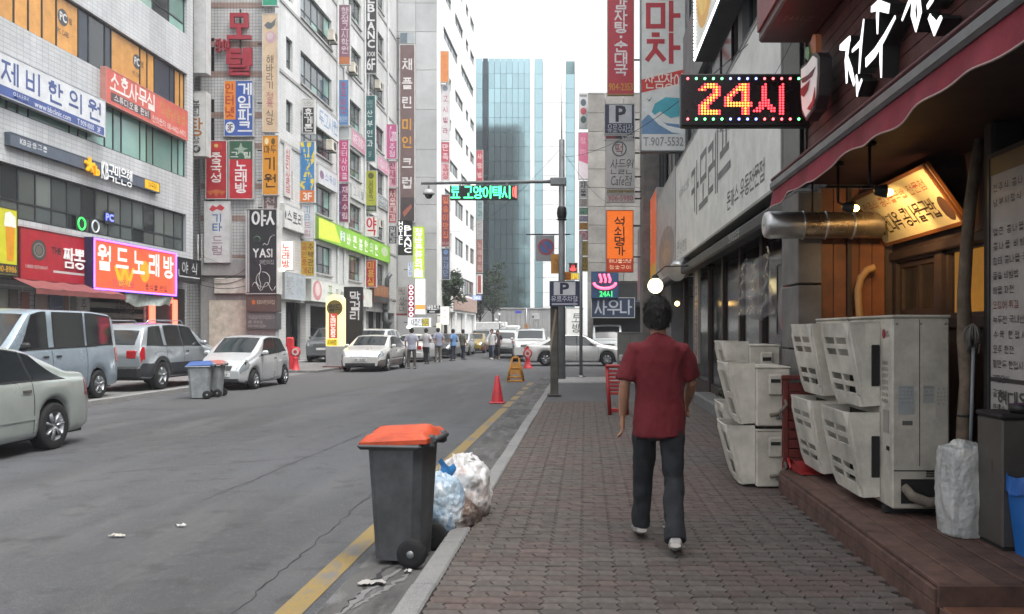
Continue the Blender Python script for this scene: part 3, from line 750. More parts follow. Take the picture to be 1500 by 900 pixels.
# -- glass tower closing the street: each pane its own part
TY = 120.0
tw = thing('glass_tower', 'blue glass office tower with white ribs closing the end of the street', 'building', (ax(745, TY), TY, 0))
TG = M('tower_glass', (.33, .49, .52, 1), .03, .9, grime=.06, gs=.2, rv=.12)
TGD = M('tower_glass_dark', C('46565e', .7), .05, .7, grime=.06, gs=.2, rv=.1)
TWH = M('tower_white_panel', C('eceeed'), .5, grime=.05, gs=.3, rv=.05)
MUL = M('tower_mullion', C('7fa3a8', .7), .4, .5)
ztop = az(86, TY); rowsT = [2.9+i*2.05 for i in range(60) if 2.9+i*2.05 < ztop-.6]+[ztop]
def tower_strip(p0, p1, n, mat, y=TY, zt=None, z0=None, name='pane'):
    x0, x1 = ax(p0, TY), ax(p1, TY); st = (x1-x0)/n
    zz = [z for z in rowsT if z <= (zt or ztop)+.01]
    if z0: zz = [z for z in zz if z >= z0]
    for i in range(n):
        for j in range(len(zz)-1):
            o = MB().box(-st/2+.025, st/2-.025, -.03, .03, .02, zz[j+1]-zz[j]-.02).part(name, mat, tw, world=False, fix=False)
            o.location = (x0+(i+.5)*st-tw.location.x, y-TY+rnd.uniform(-.004, .004), zz[j]); o.rotation_euler = (rnd.uniform(-.0022, .0022), 0, rnd.uniform(-.003, .003))
tower_strip(640, 707, 6, TG); tower_strip(707.5, 715, 1, TGD, TY-.1); tower_strip(715.5, 776.5, 7, TG)
tower_strip(783, 795, 1, TG, TY+.15)
tower_strip(829, 841.5, 1, TG, TY+.15, zt=az(92, TY))
slab(tw, 'white_rib', ax(776.7, TY), ax(782.8, TY), TY-.35, TY+.6, 0, ztop+.2, TWH, .03)
for j in range(len(rowsT)-1): slab(tw, 'white_panel', ax(795.3, TY), ax(828.6, TY), TY-.25, TY+.6, (0 if j == 0 else rowsT[j]+.02), rowsT[j+1]-.02, TWH, .02)
slab(tw, 'white_rib', ax(841.8, TY), ax(862, TY), TY-.35, TY+.6, 0, ztop+.1, TWH, .03)
slab(tw, 'core', ax(640, TY), ax(862, TY), TY+.62, TY+24, 0, ztop-.2, MUL)
slab(tw, 'plinth', ax(640, TY), ax(776.6, TY), TY-.02, TY+.5, 0, 2.88, CONC_L)
# low concrete retaining wall along the cross street
rw = thing('retaining_wall', 'low ribbed concrete wall at the foot of the glass tower', 'wall', (-10, 118.5, 0))
for i in range(26): slab(rw, 'wall_slab', -16.5+i*.62, -16.5+i*.62+.6, 118.3, 118.7, 0, 4.6, CONC_L, .02)
slab(rw, 'coping', -16.6, -.3, 118.2, 118.8, 4.6, 4.8, CONC_L, .03)

# -- stone building beyond the side street
SX, SY = ax(861, 46.5), 46.5
st = thing('stone_building', 'grey stone block beyond the side street, narrow flank towards us', 'building', (SX+2, SY, 0))
slab(st, 'block', SX+.05, 14, SY+.12, 78, 0, 14.3, STONE)
xs_ = [SX, SX+.95, SX+1.95, SX+3.0, SX+4.2, SX+5.5]
for i in range(5):
    z = 4.3
    while z < 14.5: MB().box(xs_[i]+.01, xs_[i+1]-.01, SY, SY+.11, z+.01, min(z+1.02, 14.6)-.01, .008).part('stone_panel', STONE, st, world=True, fix=False); z += 1.02
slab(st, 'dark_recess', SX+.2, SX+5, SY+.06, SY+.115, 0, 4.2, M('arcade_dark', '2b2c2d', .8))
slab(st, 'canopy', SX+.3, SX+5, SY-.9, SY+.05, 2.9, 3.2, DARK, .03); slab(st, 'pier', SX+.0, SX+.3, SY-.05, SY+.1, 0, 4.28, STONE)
# -- building behind the camera's shops carrying the stacked signs
R3 = thing('sign_corner_building', 'dim grey block at the side street corner, carrying a stack of projecting signs', 'building', (3, 28, 0))
slab(R3, 'block', 2.62, 14, 26.2, 31.2, 0, 22, M('dim_render', C('8e8c8a', .7), .8, grime=.25, gs=.8))
slab(R3, 'corner_pier', 1.98, 2.6, 29.6, 31.1, 0, 17, M('pier_render', C('8d8984', .65), .8, grime=.25), .03)
mr3 = frame4((2.62, 31.2, 0), *UV['r'])
for z in (6.0, 9.2, 12.4): window(R3, mr3, (1.9, z, 4.2, z+1.9), 2, (1,), ALU, [G_DARK, G_MID], rec=-.1)
# ------------------------------------------------------------------ signs on the office block
v = dict(v=True)
def B(**k): return dict(b=.04, **k)
fascia('clinic_sign', 'long white and blue clinic banner with big blue letters above the teal windows', 'l', -150, 146, 8, 84, KX, 'dfe3e6', [
    (None, .012, .03, .99, .25, '4a5f9e'), ('www.bbclinic.com', .56, .06, .77, .2, 'd9dde6', B()), ('T.909-1000', .81, .06, .92, .2, 'd9dde6', B()), ('3F', .94, .06, .965, .2, 'd9dde6', B()), ('일산점', .45, .06, .53, .2, 'd9dde6'),
    ('제 비 한 의 원', .39, .36, .97, .84, '4c5f96', dict(b=.04))], d=.2, edge='b9bdc4', cat='sign')
fascia('office_rental_sign', 'pinkish red rental banner with white lettering next to the clinic banner', 'l', 146.5, 268, 97, 150, KX, 'd9695c', [
    ('소호사무실', .04, .44, .56, .90, 'f1ebe6', B()), (None, .05, .12, .5, .36, '5b4a4e'), ('스튜디오용 완비', .08, .15, .48, .33, 'efe9e6', dict(b=.02, lay=1)),
    ('1인실 2인실', .62, .66, .97, .84, 'b8a23e'), ('저렴한월세', .62, .44, .97, .62, 'b8a23e'), ('전화문의 010-4402-4470', .52, .1, .97, .28, 'efe3dc')], d=.2, edge='c58a80')
t = fascia('bank_sign', 'long slate bank bar with a yellow star and white letters on the tiles', 'l', 6, 228, 193, 213, KX, '5b6675', [
    ('KB금융그룹', .05, .35, .2, .75, 'd7dade', B()), (None, .87, .12, .995, .95, 'f0b71c', dict(n='yellow_field', e=.35)), ('마두점', .90, .3, .97, .75, '6b5318', dict(lay=1))], d=.16, edge='4d5763', rim=.02)
b = MB(); w_ = t.children[0].dimensions[0]; letters(b, 'KB국민은행', (w_*.53, -.12, w_*.76, .46), bold=.02, z=.03, thick=.015); b.part('raised_lettering', SM('f2f3f2', .3), t)
b = MB()
for k in range(5):
    a = R(90+72*k); cx, cy = w_*.445, .18
    b.box(-.045, .045, .02, .26, 0, .08); n8 = len(b.v)-8
    b.v[n8:] = [(cx+p[0]*math.sin(a)+p[1]*math.cos(a), cy-p[0]*math.cos(a)+p[1]*math.sin(a), .03+p[2]+k*.002) for p in b.v[n8:]]
b.part('star_emblem', SM('f2b31d', .5), t); b = MB(); letters(b, 'b', (w_*.475, -.1, w_*.505, .22), bold=.1, z=.03, thick=.09); b.part('raised_lettering', SM('f2b31d', .5), t)
fascia('beer_poster_sign', 'yellow beer glass light box at the edge of the office block', 'l', -40, 15.5, 296, 400, KX+.05, 'c9c62a', [
    ('#', .62, .25, .95, .95, 'f1efe2', dict(pts=[(0, .7), (.1, .95), (.5, 1), (.95, .9), (1, .7), (.85, .62), (.6, .7), (.3, .6)])), ('#', .66, .22, .92, .75, 'd8901c', dict(pts=[(0, .95), (.15, 0), (.85, 0), (1, .95)], lay=1)), (None, .02, .02, .98, .17, '2c2a22'), ('7900-8986', .3, .05, .97, .14, 'c99a2c', B(lay=1))], d=.2, edge='3a3a32', emit=.25)
t = fascia('noodle_shop_sign', 'deep red restaurant board with a round grey emblem and white letters', 'l', 16.5, 117.5, 331, 410, KX+.02, 'b3202c', [
    ('THE', .43, .57, .58, .70, '2c2c2c', B()), ('@', .15, .40, .36, .80, '4a4742'), ('@', .18, .46, .33, .74, '8a867e', dict(lay=1, ring=.8)), ('@', .21, .51, .30, .69, '6f6b64', dict(lay=1)), ('CHINESE RESTAURANT', .07, .24, .38, .30, 'd9d2cc'), (None, .46, .20, .98, .245, 'cfcac4', dict(n='white_line'))], d=.25, edge='6a1a20', rim=.04)
b = MB(); w_, h_ = t.children[0].dimensions[0], t.children[0].dimensions[1]
letters(b, '짬뽕', (w_*.60, h_*.33, w_*.93, h_*.72), bold=.03, z=.02, thick=.04); b.part('raised_lettering', SM('f1efec', .25), t)
t = fascia('karaoke_sign', 'orange lit karaoke board edged with purple lamps over the parked van', 'l', 122.5, 247, 347, 425, KX+.25, 'e8603a', [
    ('월 드 노 래 방', .05, .42, .96, .86, 'f6f1e8', dict(b=.05, e=.5)), ('@', .52, .25, .64, .7, 'f0a32c', dict(e=.5, lay=-1)), ('@', .27, .12, .40, .55, 'ee8f2a', dict(e=.5, lay=-1)), ('W', .22, .14, .46, .5, 'f0b02c', dict(e=.5, lay=-1, b=.05)),
    ('최신반주 완비', .2, .1, .45, .24, '8c3a66'), ('음식물 반입', .58, .1, .88, .22, '3a2430')], d=.3, edge='2a2146', rim=.06, emit=.55)
w_, h_ = t.children[0].dimensions[0], t.children[0].dimensions[1]
b = MB()
for k in range(58):
    for v_ in (.05, h_-.05): b.ball((.06+k*(w_-.12)/57, v_, .03), .036, 6)
for k in range(1, 27):
    for u_ in (.05, w_-.05): b.ball((u_, .06+k*(h_-.12)/27, .03), .036, 6)
b.part('lamp_dots', M('purple_lamp', '8a5cff', .4, emit=1.5, ecol='8a58ff', grime=0), t, kind='stuff')
fascia('night_food_sign', 'black board with two grey letters and a pale bracket line', 'l', 248.5, 284, 376, 412, KX+.2, '1f2022', [
    ('야식', .12, .38, .92, .82, 'b9bbbd', B()), (None, .05, .2, .95, .25, 'c9cacc', dict(n='white_line')), (None, .05, .2, .08, .5, 'c9cacc', dict(n='white_line'))], d=.3, edge='1b1c1e')
# crumpled awning strip and sagging banner below the signs
aw = thing('shop_awning', 'faded red awning slope under the red restaurant board', 'awning', (KX, 27, 3.0))
MB().grid(lambda u, w: (KX-.1+1.0*w, 25+4.9*u, 3.3-.45*w+.02*math.sin(u*30)), 24, 3).part('canopy', M('faded_red_canvas', C('8a4a48', .7), .8), aw, world=True)
MB().grid(lambda u, w: (KX+.9+.01*math.sin(u*40), 25+4.9*u, 2.85-.16*w), 24, 1).part('valance', M('faded_red_canvas', '8a4a48'), aw, world=True)
bn = thing('hanging_banner', 'pale crumpled cloth banner sagging below the lit karaoke board', 'banner', (KX+.4, 32, 2.4))
MB().grid(lambda u, w: (KX+.42+.08*math.sin(u*9+w*2), 30.6+3.6*u, 3.05-.42*w-.08*math.sin(u*5.2)*w+.03*math.sin(u*16)-.1*u), 40, 5).part('cloth', M('pale_green_cloth', C('b9c4ba', .8), .7, grime=.3, gs=4), bn, world=True)
for y_ in (30.6, 34.1): MB().tube([(KX+.42, y_, 3.0), (KX+.2, y_, 3.4)], .012, 5).part('tie_cord', DARK, bn, world=True)
# window neon figures
for i, (px, py, c, s_) in enumerate(((122, 328, '2fc24e', '@'), (142, 332, 'a9b0b0', '@'), (163, 319, '5a62ff', 'PC'))):
    Y_ = dep(px, KX)
    n_ = thing('window_neon', ('green neon ring', 'pale grey neon ring', 'blue violet neon letters')[i]+' glowing in the dark second-storey window', 'neon sign', (KX-.05, Y_, az(py, Y_)))
    b = MB()
    if s_ == '@': b.lathe([(.2+.03*math.cos(a*1.2566), .03*math.sin(a*1.2566)) for a in range(6)], axis='x', n=20)
    else:
        q = MB(); letters(q, s_, (-.25, -.12, .25, .12), bold=.05); b.add([(p[2], p[0], p[1]) for p in q.v], q.f)
    b.part('tube', M('neon_%d' % i, c, .4, emit=(.9, .25, 1.6)[i], grime=0), n_)
    MB().box(-.03, -.015, -.3, .3, -.24, .24).part('backing', SM('2a2e30'), n_)

# ------------------------------------------------------------------ end wall of the tiled block
E2 = BY-.02
blade('blank_light_box', 'blank white vertical light box at the building corner, above the bowling sign', 272, -60, 302, 107, KX, 'd7d9d8', [], Y=37.6, edge='cfd1d0', d=.5)
blade('bowling_sign', 'white vertical sign with black letters and one orange brown letter', 273, 134, 302, 229, KX, 'd4d5d2', [('볼', .3, .74, .7, .86, '3f3f40'), ('링', .3, .62, .7, .73, '3f3f40'), ('탕', .15, .32, .85, .58, 'b0723a', B()), ('장', .3, .2, .7, .3, '3f3f40'), ('@', .28, .05, .72, .17, '3a3a3c'), ('4F', .38, .075, .62, .145, 'd9d9d6', dict(lay=1, b=.05))], Y=37.6, edge='c4c6c4', d=.5)
t = thing('motel_letter_sign', 'big dark red motel letters standing off the white tiled wall', 'sign', (ax(352, E2), E2, az(110, E2)))
for s_, xl, yt, xr, yb, bo in (('모', 336, 24, 370, 59, .09), ('텔', 335, 75, 371, 110, .10), ('장', 318, 60, 328, 78, .1), ('여', 329, 60, 339, 78, .1)):
    b = MB(); q = MB(); letters(q, s_, (ax(xl, E2), az(yb, E2), ax(xr, E2), az(yt, E2)), bold=bo, thick=.14)
    b.add([(p[0], E2-.12-p[2], p[1]) for p in q.v], q.f).part('letter', SM('a3293a'), t, world=True)
MB().box(ax(353, E2)-.03, ax(353, E2)+.03, E2-.1, E2-.04, az(112, E2), az(15, E2)).part('mounting_rail', DARK, t, world=True)
def wsign(name, label, xl, yt, xr, yb, face, texts, off=.25, **k):
    Y_ = BY-off; k.setdefault('arms', 0)
    return blade(name, label, xl, yt, xr, yb, -14, face, texts, Y=Y_, d=off-.03, **k)
wsign('game_room_sign', 'orange and blue internet game sign reading 3F in a white disc', 328, 118, 371, 200, '3b5fae', [(None, .0, .30, .40, .99, 'e88a2e'), ('인터넷', .06, .33, .34, .96, 'b5392c', dict(v=True, b=.05, lay=1)), ('게임파크', .46, .04, .97, .96, 'eef0f2', dict(v=True, b=.05)), ('@', .05, .06, .37, .26, 'e9ebee'), ('3F', .11, .1, .31, .22, '2a2c40', dict(b=.05, lay=1))])
wsign('chinese_restaurant_sign', 'red vertical restaurant sign with a scalloped gold foot and white letters', 301, 206, 332.5, 292, 'b4262e', [('@', .2, .82, .8, .98, 'c83a34'), ('중국성', .26, .28, .74, .80, 'f0e9e4', dict(v=True, b=.04)), ('#', .05, .03, .95, .2, 'c86a3a', dict(pts=[(0, .6), (.2, .2), (.35, .5), (.5, 0), (.65, .5), (.8, .2), (1, .6), (.5, .8)])), ('@', .4, .88, .6, .94, 'e0c06a', dict(lay=1))])
wsign('green_and_red_karaoke_sign', 'karaoke sign with a green top field over red, white letters', 335, 206, 371, 292, 'c22835', [(None, .01, .68, .99, .99, '2f5d46'), ('#', .2, .75, .8, .97, '9fb4a2', dict(pts=[(.5, 1), (.62, .6), (1, .5), (.66, .35), (.8, 0), (.5, .2), (.2, 0), (.34, .35), (0, .5), (.38, .6)], lay=1)), ('그 림', .04, .70, .96, .80, 'dfe5dc', B(lay=1)), ('노래방', .18, .1, .82, .66, 'f2ecec', dict(v=True, b=.06))])
wsign('guitar_school_sign', 'white guitar and drum school sign with blue and mauve letters on the tiles', 299, 295, 337, 385, 'd5d6d6', [('#', .2, .83, .8, .95, 'c8404a', dict(pts=[(0, .3), (.2, .9), (.45, .6), (.7, 1), (1, .5), (.8, .1), (.5, .35), (.2, 0)])), ('기타', .3, .5, .72, .80, '3f6fae', dict(v=True, b=.03)), ('드럼', .3, .12, .72, .44, 'a98f9c', dict(v=True, b=.03))])
t = wsign('black_pillar_sign', 'tall black shop pillar sign with white stripes, letters and a curly line drawing', 360, 306, 406, 431, '26282b', [(None, .03, .02, .055, .98, 'd5d6d6'), (None, .085, .02, .11, .98, 'd5d6d6'), ('YASI', .22, .43, .86, .53, 'dfe0e0', B()), ('어린이집', .45, .35, .9, .40, 'b5b7b8')], off=.7)
w_, h_ = t.children[0].dimensions[0], t.children[0].dimensions[1]
b = MB(); letters(b, '야시', (w_*.2, h_*.80, w_*1.12, h_*.97), bold=.04, z=.02, thick=.05); b.part('raised_lettering', SM('d9dada', .1), t)
b = MB()
pc = [(.3+.1*math.sin(a*.35)*w_*3-.0, .04+a*.012*h_*3.2) for a in range(14)]
for pts in ([(w_*(.55+.22*math.cos(a*.4+2)), h_*(.17+.09*math.sin(a*.4+2)), .012) for a in range(16)], [(w_*(.2+.75*a/14), h_*(.09+.05*math.sin(a*.9)), .012) for a in range(15)], [(w_*(.55+.3*a/10), h_*(.57+.12*(a/10)**2+.02*math.sin(a)), .012) for a in range(11)], [(w_*(.92-.12*a/6), h_*(.69-.0*a), .012) for a in range(4)], [(w_*(.45+.03*math.sin(a*.8)), h_*(.05+.3*a/12), .012) for a in range(13)]):
    b.tube(pts, .014, 5)
b.part('line_drawing', SM('c9cbcb'), t)
q = MB(); q.lathe([(.13, 0), (.16, .01), (.13, .02)], (w_*.36, h_*.64, .005), n=14); q.part('leaf_emblem', SM('3f6a4a'), t)
wsign('brown_directory_panel', 'brown directory plate under the black pillar sign', 361, 432, 405, 457, '5a4a46', [('KB어린이집', .35, .45, .95, .68, 'c9b9a9'), ('@', .18, .42, .30, .7, 'c46a2c')], off=.66, edge='4a403c')
wsign('grey_directory_panel', 'grey directory plate low on the pillar, lowest of the two', 361, 458, 405, 483, '585a5c', [('국공립어린이집입구', .06, .62, .94, .82, 'a9abac'), ('1층 주차장', .06, .36, .55, .52, 'a9abac'), ('031-903-2230', .06, .14, .65, .28, 'a9abac')], off=.66, edge='4a4c4e')
t = thing('sign_pillar', 'white square pillar carrying the black shop sign', 'pillar', (ax(383, BY-.5), BY-.5, 0))
MB().box(ax(361, BY-.4), ax(405, BY-.4), BY-.45, BY-.06, .0, az(430, BY)-.02, .02).part('shaft', M('pillar_white', C('aeb3b6', .75), .6), t, world=True)
MB().box(ax(359.5, BY-.4), ax(406.5, BY-.4), BY-.47, BY-.05, .0, .25, .02).part('base', CONC, t, world=True)

# ------------------------------------------------------------------ street front of the tiled block: signs standing out, column by column
P2 = BX
blade('green_top_sign', 'teal green end of a vertical sign above the sunflower sign', 384, -40, 407, 9, P2, '2fa07e', [], Y=38.6)
blade('beige_diner_sign', 'long beige vertical sign with dark letters and a painted fish, fixed at the corner', 384, 20, 407, 194, P2, 'd8bfa0', [('#', .12, .86, .88, .96, '6a6f72', dict(pts=[(0, .4), (.3, .7), (.6, .6), (1, 1), (.9, .4), (.6, .1), (.3, .1)])), ('@', .2, .75, .9, .85, 'c9a7b0'), ('@', .3, .78, .7, .84, 'd8c4c8', dict(lay=1)), ('해바라기', .28, .36, .72, .65, '4a443c', v), ('정육', .28, .2, .72, .34, 'b8737c', v), ('식당', .28, .06, .72, .19, '4a443c', v)], Y=38.6)
blade('yellow_go_club_sign', 'amber vertical sign with large black letters below the beige diner sign', 384, 198, 408, 286, P2, 'dc9420', [('마두', .12, .70, .88, .82, '5a3c14', B()), ('기원', .16, .1, .84, .66, '3a2810', dict(v=True, b=.03)), ('@', .15, .84, .4, .95, 'efe0b0'), ('@', .55, .84, .8, .95, '6a5020')], Y=38.6)
blade('brown_fortune_sign', 'dull brown sign with grey letters under the amber one', 385, 287, 407, 321, P2, '6a5552', [('천국', .2, .08, .8, .95, 'b9b2b0', dict(v=True, b=.03))], Y=38.7)
fascia('red_letter_panel', 'narrow pale panel with red script flat on the tiled front', 'l', 414.5, 425, 208, 287, P2, 'd6cfcc', [('심리상담', .2, .08, .8, .92, 'c04a54', dict(v=True, b=.02))], d=.06)
fascia('story_sign', 'white board with black lettering over the arcade, next to the bright karaoke lamp sign', 'l', 410, 440, 297, 333, P2, 'dfe0dd', [('스토리', .12, .3, .92, .75, '3b3d3e', B()), ('@', .02, .35, .1, .7, '707274')], d=.2)
t = blade('bulb_karaoke_sign', 'glowing white karaoke sign edged with bulbs, over the arcade', 407, 353, 430, 396, P2, 'f4ece4', [('노래방', .28, .08, .74, .9, 'd0483a', dict(v=True, b=.05, e=.6))], emit=1.1, Y=38.85, edge='d9d4cc')
w_, h_ = t.children[0].dimensions[0], t.children[0].dimensions[1]; b = MB()
for k in range(12):
    for u_ in (-.02, w_+.02): b.ball((u_, (k+.5)*h_/12, -.03), .05, 6)
for k in range(6):
    for v_ in (-.02, h_+.02): b.ball(((k+.5)*w_/6, v_, -.03), .05, 6)
b.part('lamp_dots', M('warm_bulb', 'fff4e0', .4, emit=4, grime=0), t, kind='stuff')
fascia('pale_arcade_panel', 'plain pale blue-grey panel with faint lines below the bulb-edged sign', 'l', 409, 440, 397, 438, P2, 'b9c2c8', [('목우촌', .08, .2, .4, .8, '8a7a6a'), ('정육', .5, .55, .9, .8, '9aa4aa'), ('식당', .5, .2, .9, .45, '9aa4aa')], d=.25)
blade('rest_tel_sign', 'small black plate with white letters on a white box sign', 442, 145, 461, 196, P2, 'd3d3d1', [(None, .1, .03, .92, .75, '2a2b2e'), ('휴게톤', .2, .06, .82, .72, 'e4e4e2', dict(v=True, b=.05, lay=1)), ('노원점', .15, .8, .85, .92, '7a7a7a')])
blade('comic_room_sign', 'colourful comic cafe sign, blue and yellow letters over an orange 3F foot', 439, 207, 461, 297, P2, '4a86b8', [('#', 0.03, .2, .97, .98, 'e9d04a', dict(pts=[(.5, .5), (0, 1), (.25, 1), (.5, .55), (.5, 1), (.8, 1), (.55, .5), (1, .85), (1, .6), (.55, .45), (1, .2), (.8, 0), (.5, .4), (.3, 0), (0, .1)])), ('만화방', .18, .25, .85, .92, '3a8ac8', dict(v=True, b=.06, lay=1)), (None, .02, .01, .98, .2, 'd8742e', dict(lay=1)), ('3F', .2, .04, .85, .16, 'f0e6dc', dict(b=.05, lay=2))])
blade('small_guitar_sign', 'white guitar school sign with pale blue and pink letters under the comic sign', 440, 299, 460, 350, P2, 'd2d5d8', [('기타', .3, .5, .75, .95, '5f8fc0', v), ('드럼', .3, .06, .75, .48, 'b47f8e', v)])
blade('tutoring_sign', 'yellow sign with two columns of brown letters, lowest of its column', 440, 353, 461, 405, P2, 'bf9c34', [('주택관리', .54, .06, .9, .94, '4a3a14', dict(v=True, b=.03)), ('공인중개', .1, .06, .46, .94, 'a8542c', dict(v=True, b=.03))])
fascia('goshiwon_sign', 'white lodging board with pale blue letters under the reflecting windows', 'l', 461, 493, 151, 185, P2, 'd8dbdd', [('두고시원', .08, .25, .95, .8, '7f9ab8', B())], d=.12)
fascia('sky_clinic_sign', 'white board with a mauve emblem and blue letters above the lime green banner', 'l', 463, 491, 240, 268, P2, 'd9dbdd', [('@', .06, .3, .28, .75, '8a6a8a'), ('스카이', .32, .3, .95, .75, '7a96c0', B())], d=.12)
t = fascia('lime_banner_sign', 'long lime green pharmacy banner with white letters across the tiled front', 'l', 459.5, 566, 317, 350, P2, '86c22e', [('#', .0, .05, .25, .95, 'd6e24a', dict(pts=[(0, 0), (1, .1), (.7, 1), (0, 1)])), (None, .245, .3, .3, .75, 'e9f3ea'), ('정', .25, .33, .295, .72, '4a9a6a', dict(lay=1, b=.04)), ('바른봄한의원', .31, .2, .80, .75, 'f1f6ea', dict(b=.05)), ('@', .84, .3, .96, .85, 'b8c8a0')], d=.25, emit=.32, edge='8ab24a')
fascia('blossom_sign', 'white flower-painted restaurant board above the dark arcade', 'l', 447, 538, 408, 441, P2+.1, 'dfe2da', [('@', .02, .05, .14, .95, 'cf8f92'), ('@', .05, .25, .12, .85, 'e8d0cc', dict(lay=1)), ('꽃', .2, .2, .32, .8, '8aa25a', dict(b=.03)), ('피는산골', .34, .28, .62, .72, '6a7a52', dict(b=.02)), ('@', .74, .25, .84, .8, 'd8746a'), ('@', .87, .1, .97, .95, 'd9dcc9', dict(ring=.75)), ('한정식', .64, .35, .73, .65, '8a8a6a')], d=.3, edge='cfd2ca', emit=.15)
fascia('orange_diner_board', 'faded orange board over a dark strip above the shutter', 'l', 541, 563, 416, 442, P2+.1, '9c6238', [('순대국', .15, .45, .85, .85, 'b8875c', B()), (None, .02, .02, .98, .35, '2e2d2d'), ('맛집', .4, .08, .75, .28, '77797a', dict(lay=1))], d=.3, edge='6a4a34')
# second column
blade('exam_school_sign', 'mauve vertical school sign with pale letters and an orange foot, top of its column', 495, 7, 513, 95, P2, '8f6678', [('행정고시학원', .3, .18, .85, .96, 'd9c9d0', dict(v=True, b=.03)), (None, .04, .01, .96, .13, 'c4794a')])
blade('blue_lodging_sign', 'blue sign with red letters, below the mauve school sign', 494, 117, 511, 184, P2, '5a86b8', [('호프치킨', .3, .25, .78, .95, 'b8475a', dict(v=True, b=.04)), ('라이브', .1, .06, .9, .2, 'dbe2ea')])
blade('grey_notice_box', 'small blank grey box between blue and pink signs', 495, 186, 512, 204, P2, 'b4b8b8', [])
blade('pink_school_sign', 'magenta vertical sign with fine white letters', 494, 205, 511, 267, P2, 'c2487c', [('모터사이클', .4, .05, .85, .95, 'ecd2de', dict(v=True, b=.03)), ('기술학원', .1, .1, .34, .8, 'd9a2bc', v)])
blade('violet_bar_sign', 'violet and red sign with white letters, lowest of the magenta column', 494.5, 269, 511, 326, P2, '8a3a5c', [('재즈수림', .42, .06, .9, .95, 'e0ccd6', dict(v=True, b=.04)), (None, .04, .02, .34, .98, '5a4a78'), ('라이브', .1, .1, .3, .9, 'c8b8d0', dict(v=True, lay=1))])
fascia('pink_hair_board', 'pink beauty board flat under the windows between sign columns', 'l', 512.5, 533, 187, 213, P2, 'c98ca0', [('뷰티헤어', .08, .25, .92, .8, 'e9d6dc', B())], d=.1)
fascia('white_gosi_board', 'white board with grey letters one storey below the pink beauty board', 'l', 512.5, 533, 268, 289, P2, 'cfd1cf', [('고시텔', .1, .25, .9, .8, '8c8f90', B())], d=.1)
# third column
blade('hotel_upright_sign', 'tall black hotel sign with white capitals running down it and 6F at the foot', 535, -60, 552, 108, P2, '3a3a3d', [('HOTELBLANC', .22, .22, .8, 1, 'eceded', dict(v=True, b=.05)), ('6F', .12, .03, .88, .13, 'eceded', dict(b=.05)), ('1001', .15, .15, .85, .19, 'd9d9d9', dict(b=.03))])
blade('teal_clinic_sign', 'dark teal vertical clinic sign with white letters', 534, 140, 550, 237, P2, '2c5f60', [('신일', .25, .82, .75, .93, 'a9c4c2'), ('산부인과', .25, .2, .75, .8, 'd9e6e4', dict(v=True, b=.03)), ('5F', .35, .07, .65, .15, 'a9c4c2')])
blade('yellow_green_cafe_sign', 'yellow-green sign with dark letters and a black foot', 535, 250, 552, 311, P2, 'b3b83a', [('@', .25, .8, .75, .95, '5a5a24'), ('상담토크', .3, .25, .72, .78, '4a4a20', v), (None, .04, .02, .96, .16, '3a4a3c'), ('COFFEE', .15, .05, .85, .12, 'a9b4a0', dict(lay=1))])
blade('pharmacy_letter_sign', 'white square sign with one red letter', 535, 317, 553.5, 347, P2, 'e4e0de', [('약', .1, .08, .9, .92, 'c23038', dict(b=.07))], emit=.15)
blade('red_hair_salon_sign', 'red sign with gold letters above the shutter', 535, 381, 551.5, 421, P2, 'b0222e', [('미용실', .22, .05, .8, .95, 'd8b04a', dict(v=True, b=.04))])
fascia('pink_strip_board', 'second pink board, between the teal sign and the drainpipe', 'l', 551.5, 566.5, 226, 247, P2, 'cf93aa', [('네일아트', .08, .25, .92, .8, 'e9d6dc', B())], d=.1)
fascia('grey_strip_board', 'grey-blue board with white letters beside the yellow-green sign', 'l', 552, 566.5, 284, 302, P2, '7f8a8c', [('전문학원', .08, .25, .92, .8, 'd3d8d8', B())], d=.1)
# fourth column
blade('pink_cursive_sign', 'hot pink sign with white cursive, top of the narrow column', 566, 182, 581.5, 233, P2, 'c25a8c', [('Camo', .3, .5, .95, .95, 'ecdce6', dict(b=.04)), ('주점', .3, .05, .8, .45, 'ecdce6', dict(v=True, b=.04))])
blade('rose_sign', 'pale rose sign with dark red letters under the pink cursive', 567, 236, 582, 274, P2, 'd9a4b4', [('신세계', .25, .06, .8, .94, '8a2c4a', dict(v=True, b=.05))])
blade('red_tavern_sign', 'red sign with bold pale letters under the rose one', 568, 276, 581.5, 327, P2, 'b0525a', [('서울대감', .2, .05, .85, .95, 'e4d0cc', dict(v=True, b=.05))])
blade('dark_food_sign', 'small dark grey sign with white letters at the foot of the narrow column', 568, 331, 581.5, 357, P2, '4a484c', [('일대감', .2, .05, .85, .95, 'cfcfd2', dict(v=True, b=.04))])

# ------------------------------------------------------------------ tall panelled block
P3Y = CY-.25
def psign(name, label, xl, yt, xr, yb, face, texts, Y=None, **k):
    k.setdefault('arms', 1)
    return blade(name, label, xl, yt, xr, yb, -12, face, texts, Y=Y or P3Y, d=.2, **k)
psign('small_vent_sign', 'small grey and white plate on top of the long brown sign', 585.5, 48, 607.5, 64, 'b4bcc0', [(None, .02, .02, .5, .98, '6f7d88')])
psign('long_brown_club_sign', 'very long brown vertical sign with white and two amber letters on the grey flank', 585, 65, 608, 326, '76605e', [('채플린', .2, .62, .8, .94, 'e9e6e4', dict(v=True, b=.05)), ('미인', .2, .40, .8, .60, 'e0a02c', dict(v=True, b=.05)), ('크럽', .2, .17, .8, .38, 'e9e6e4', dict(v=True, b=.05)), (None, .05, .01, .95, .14, '4a3f40'), ('#', .2, .03, .8, .12, 'b06a5a', dict(pts=[(0, .3), (.9, .8), (1, .6), (.2, 0)], lay=1))], edge='d6d4d2', rim=.06)
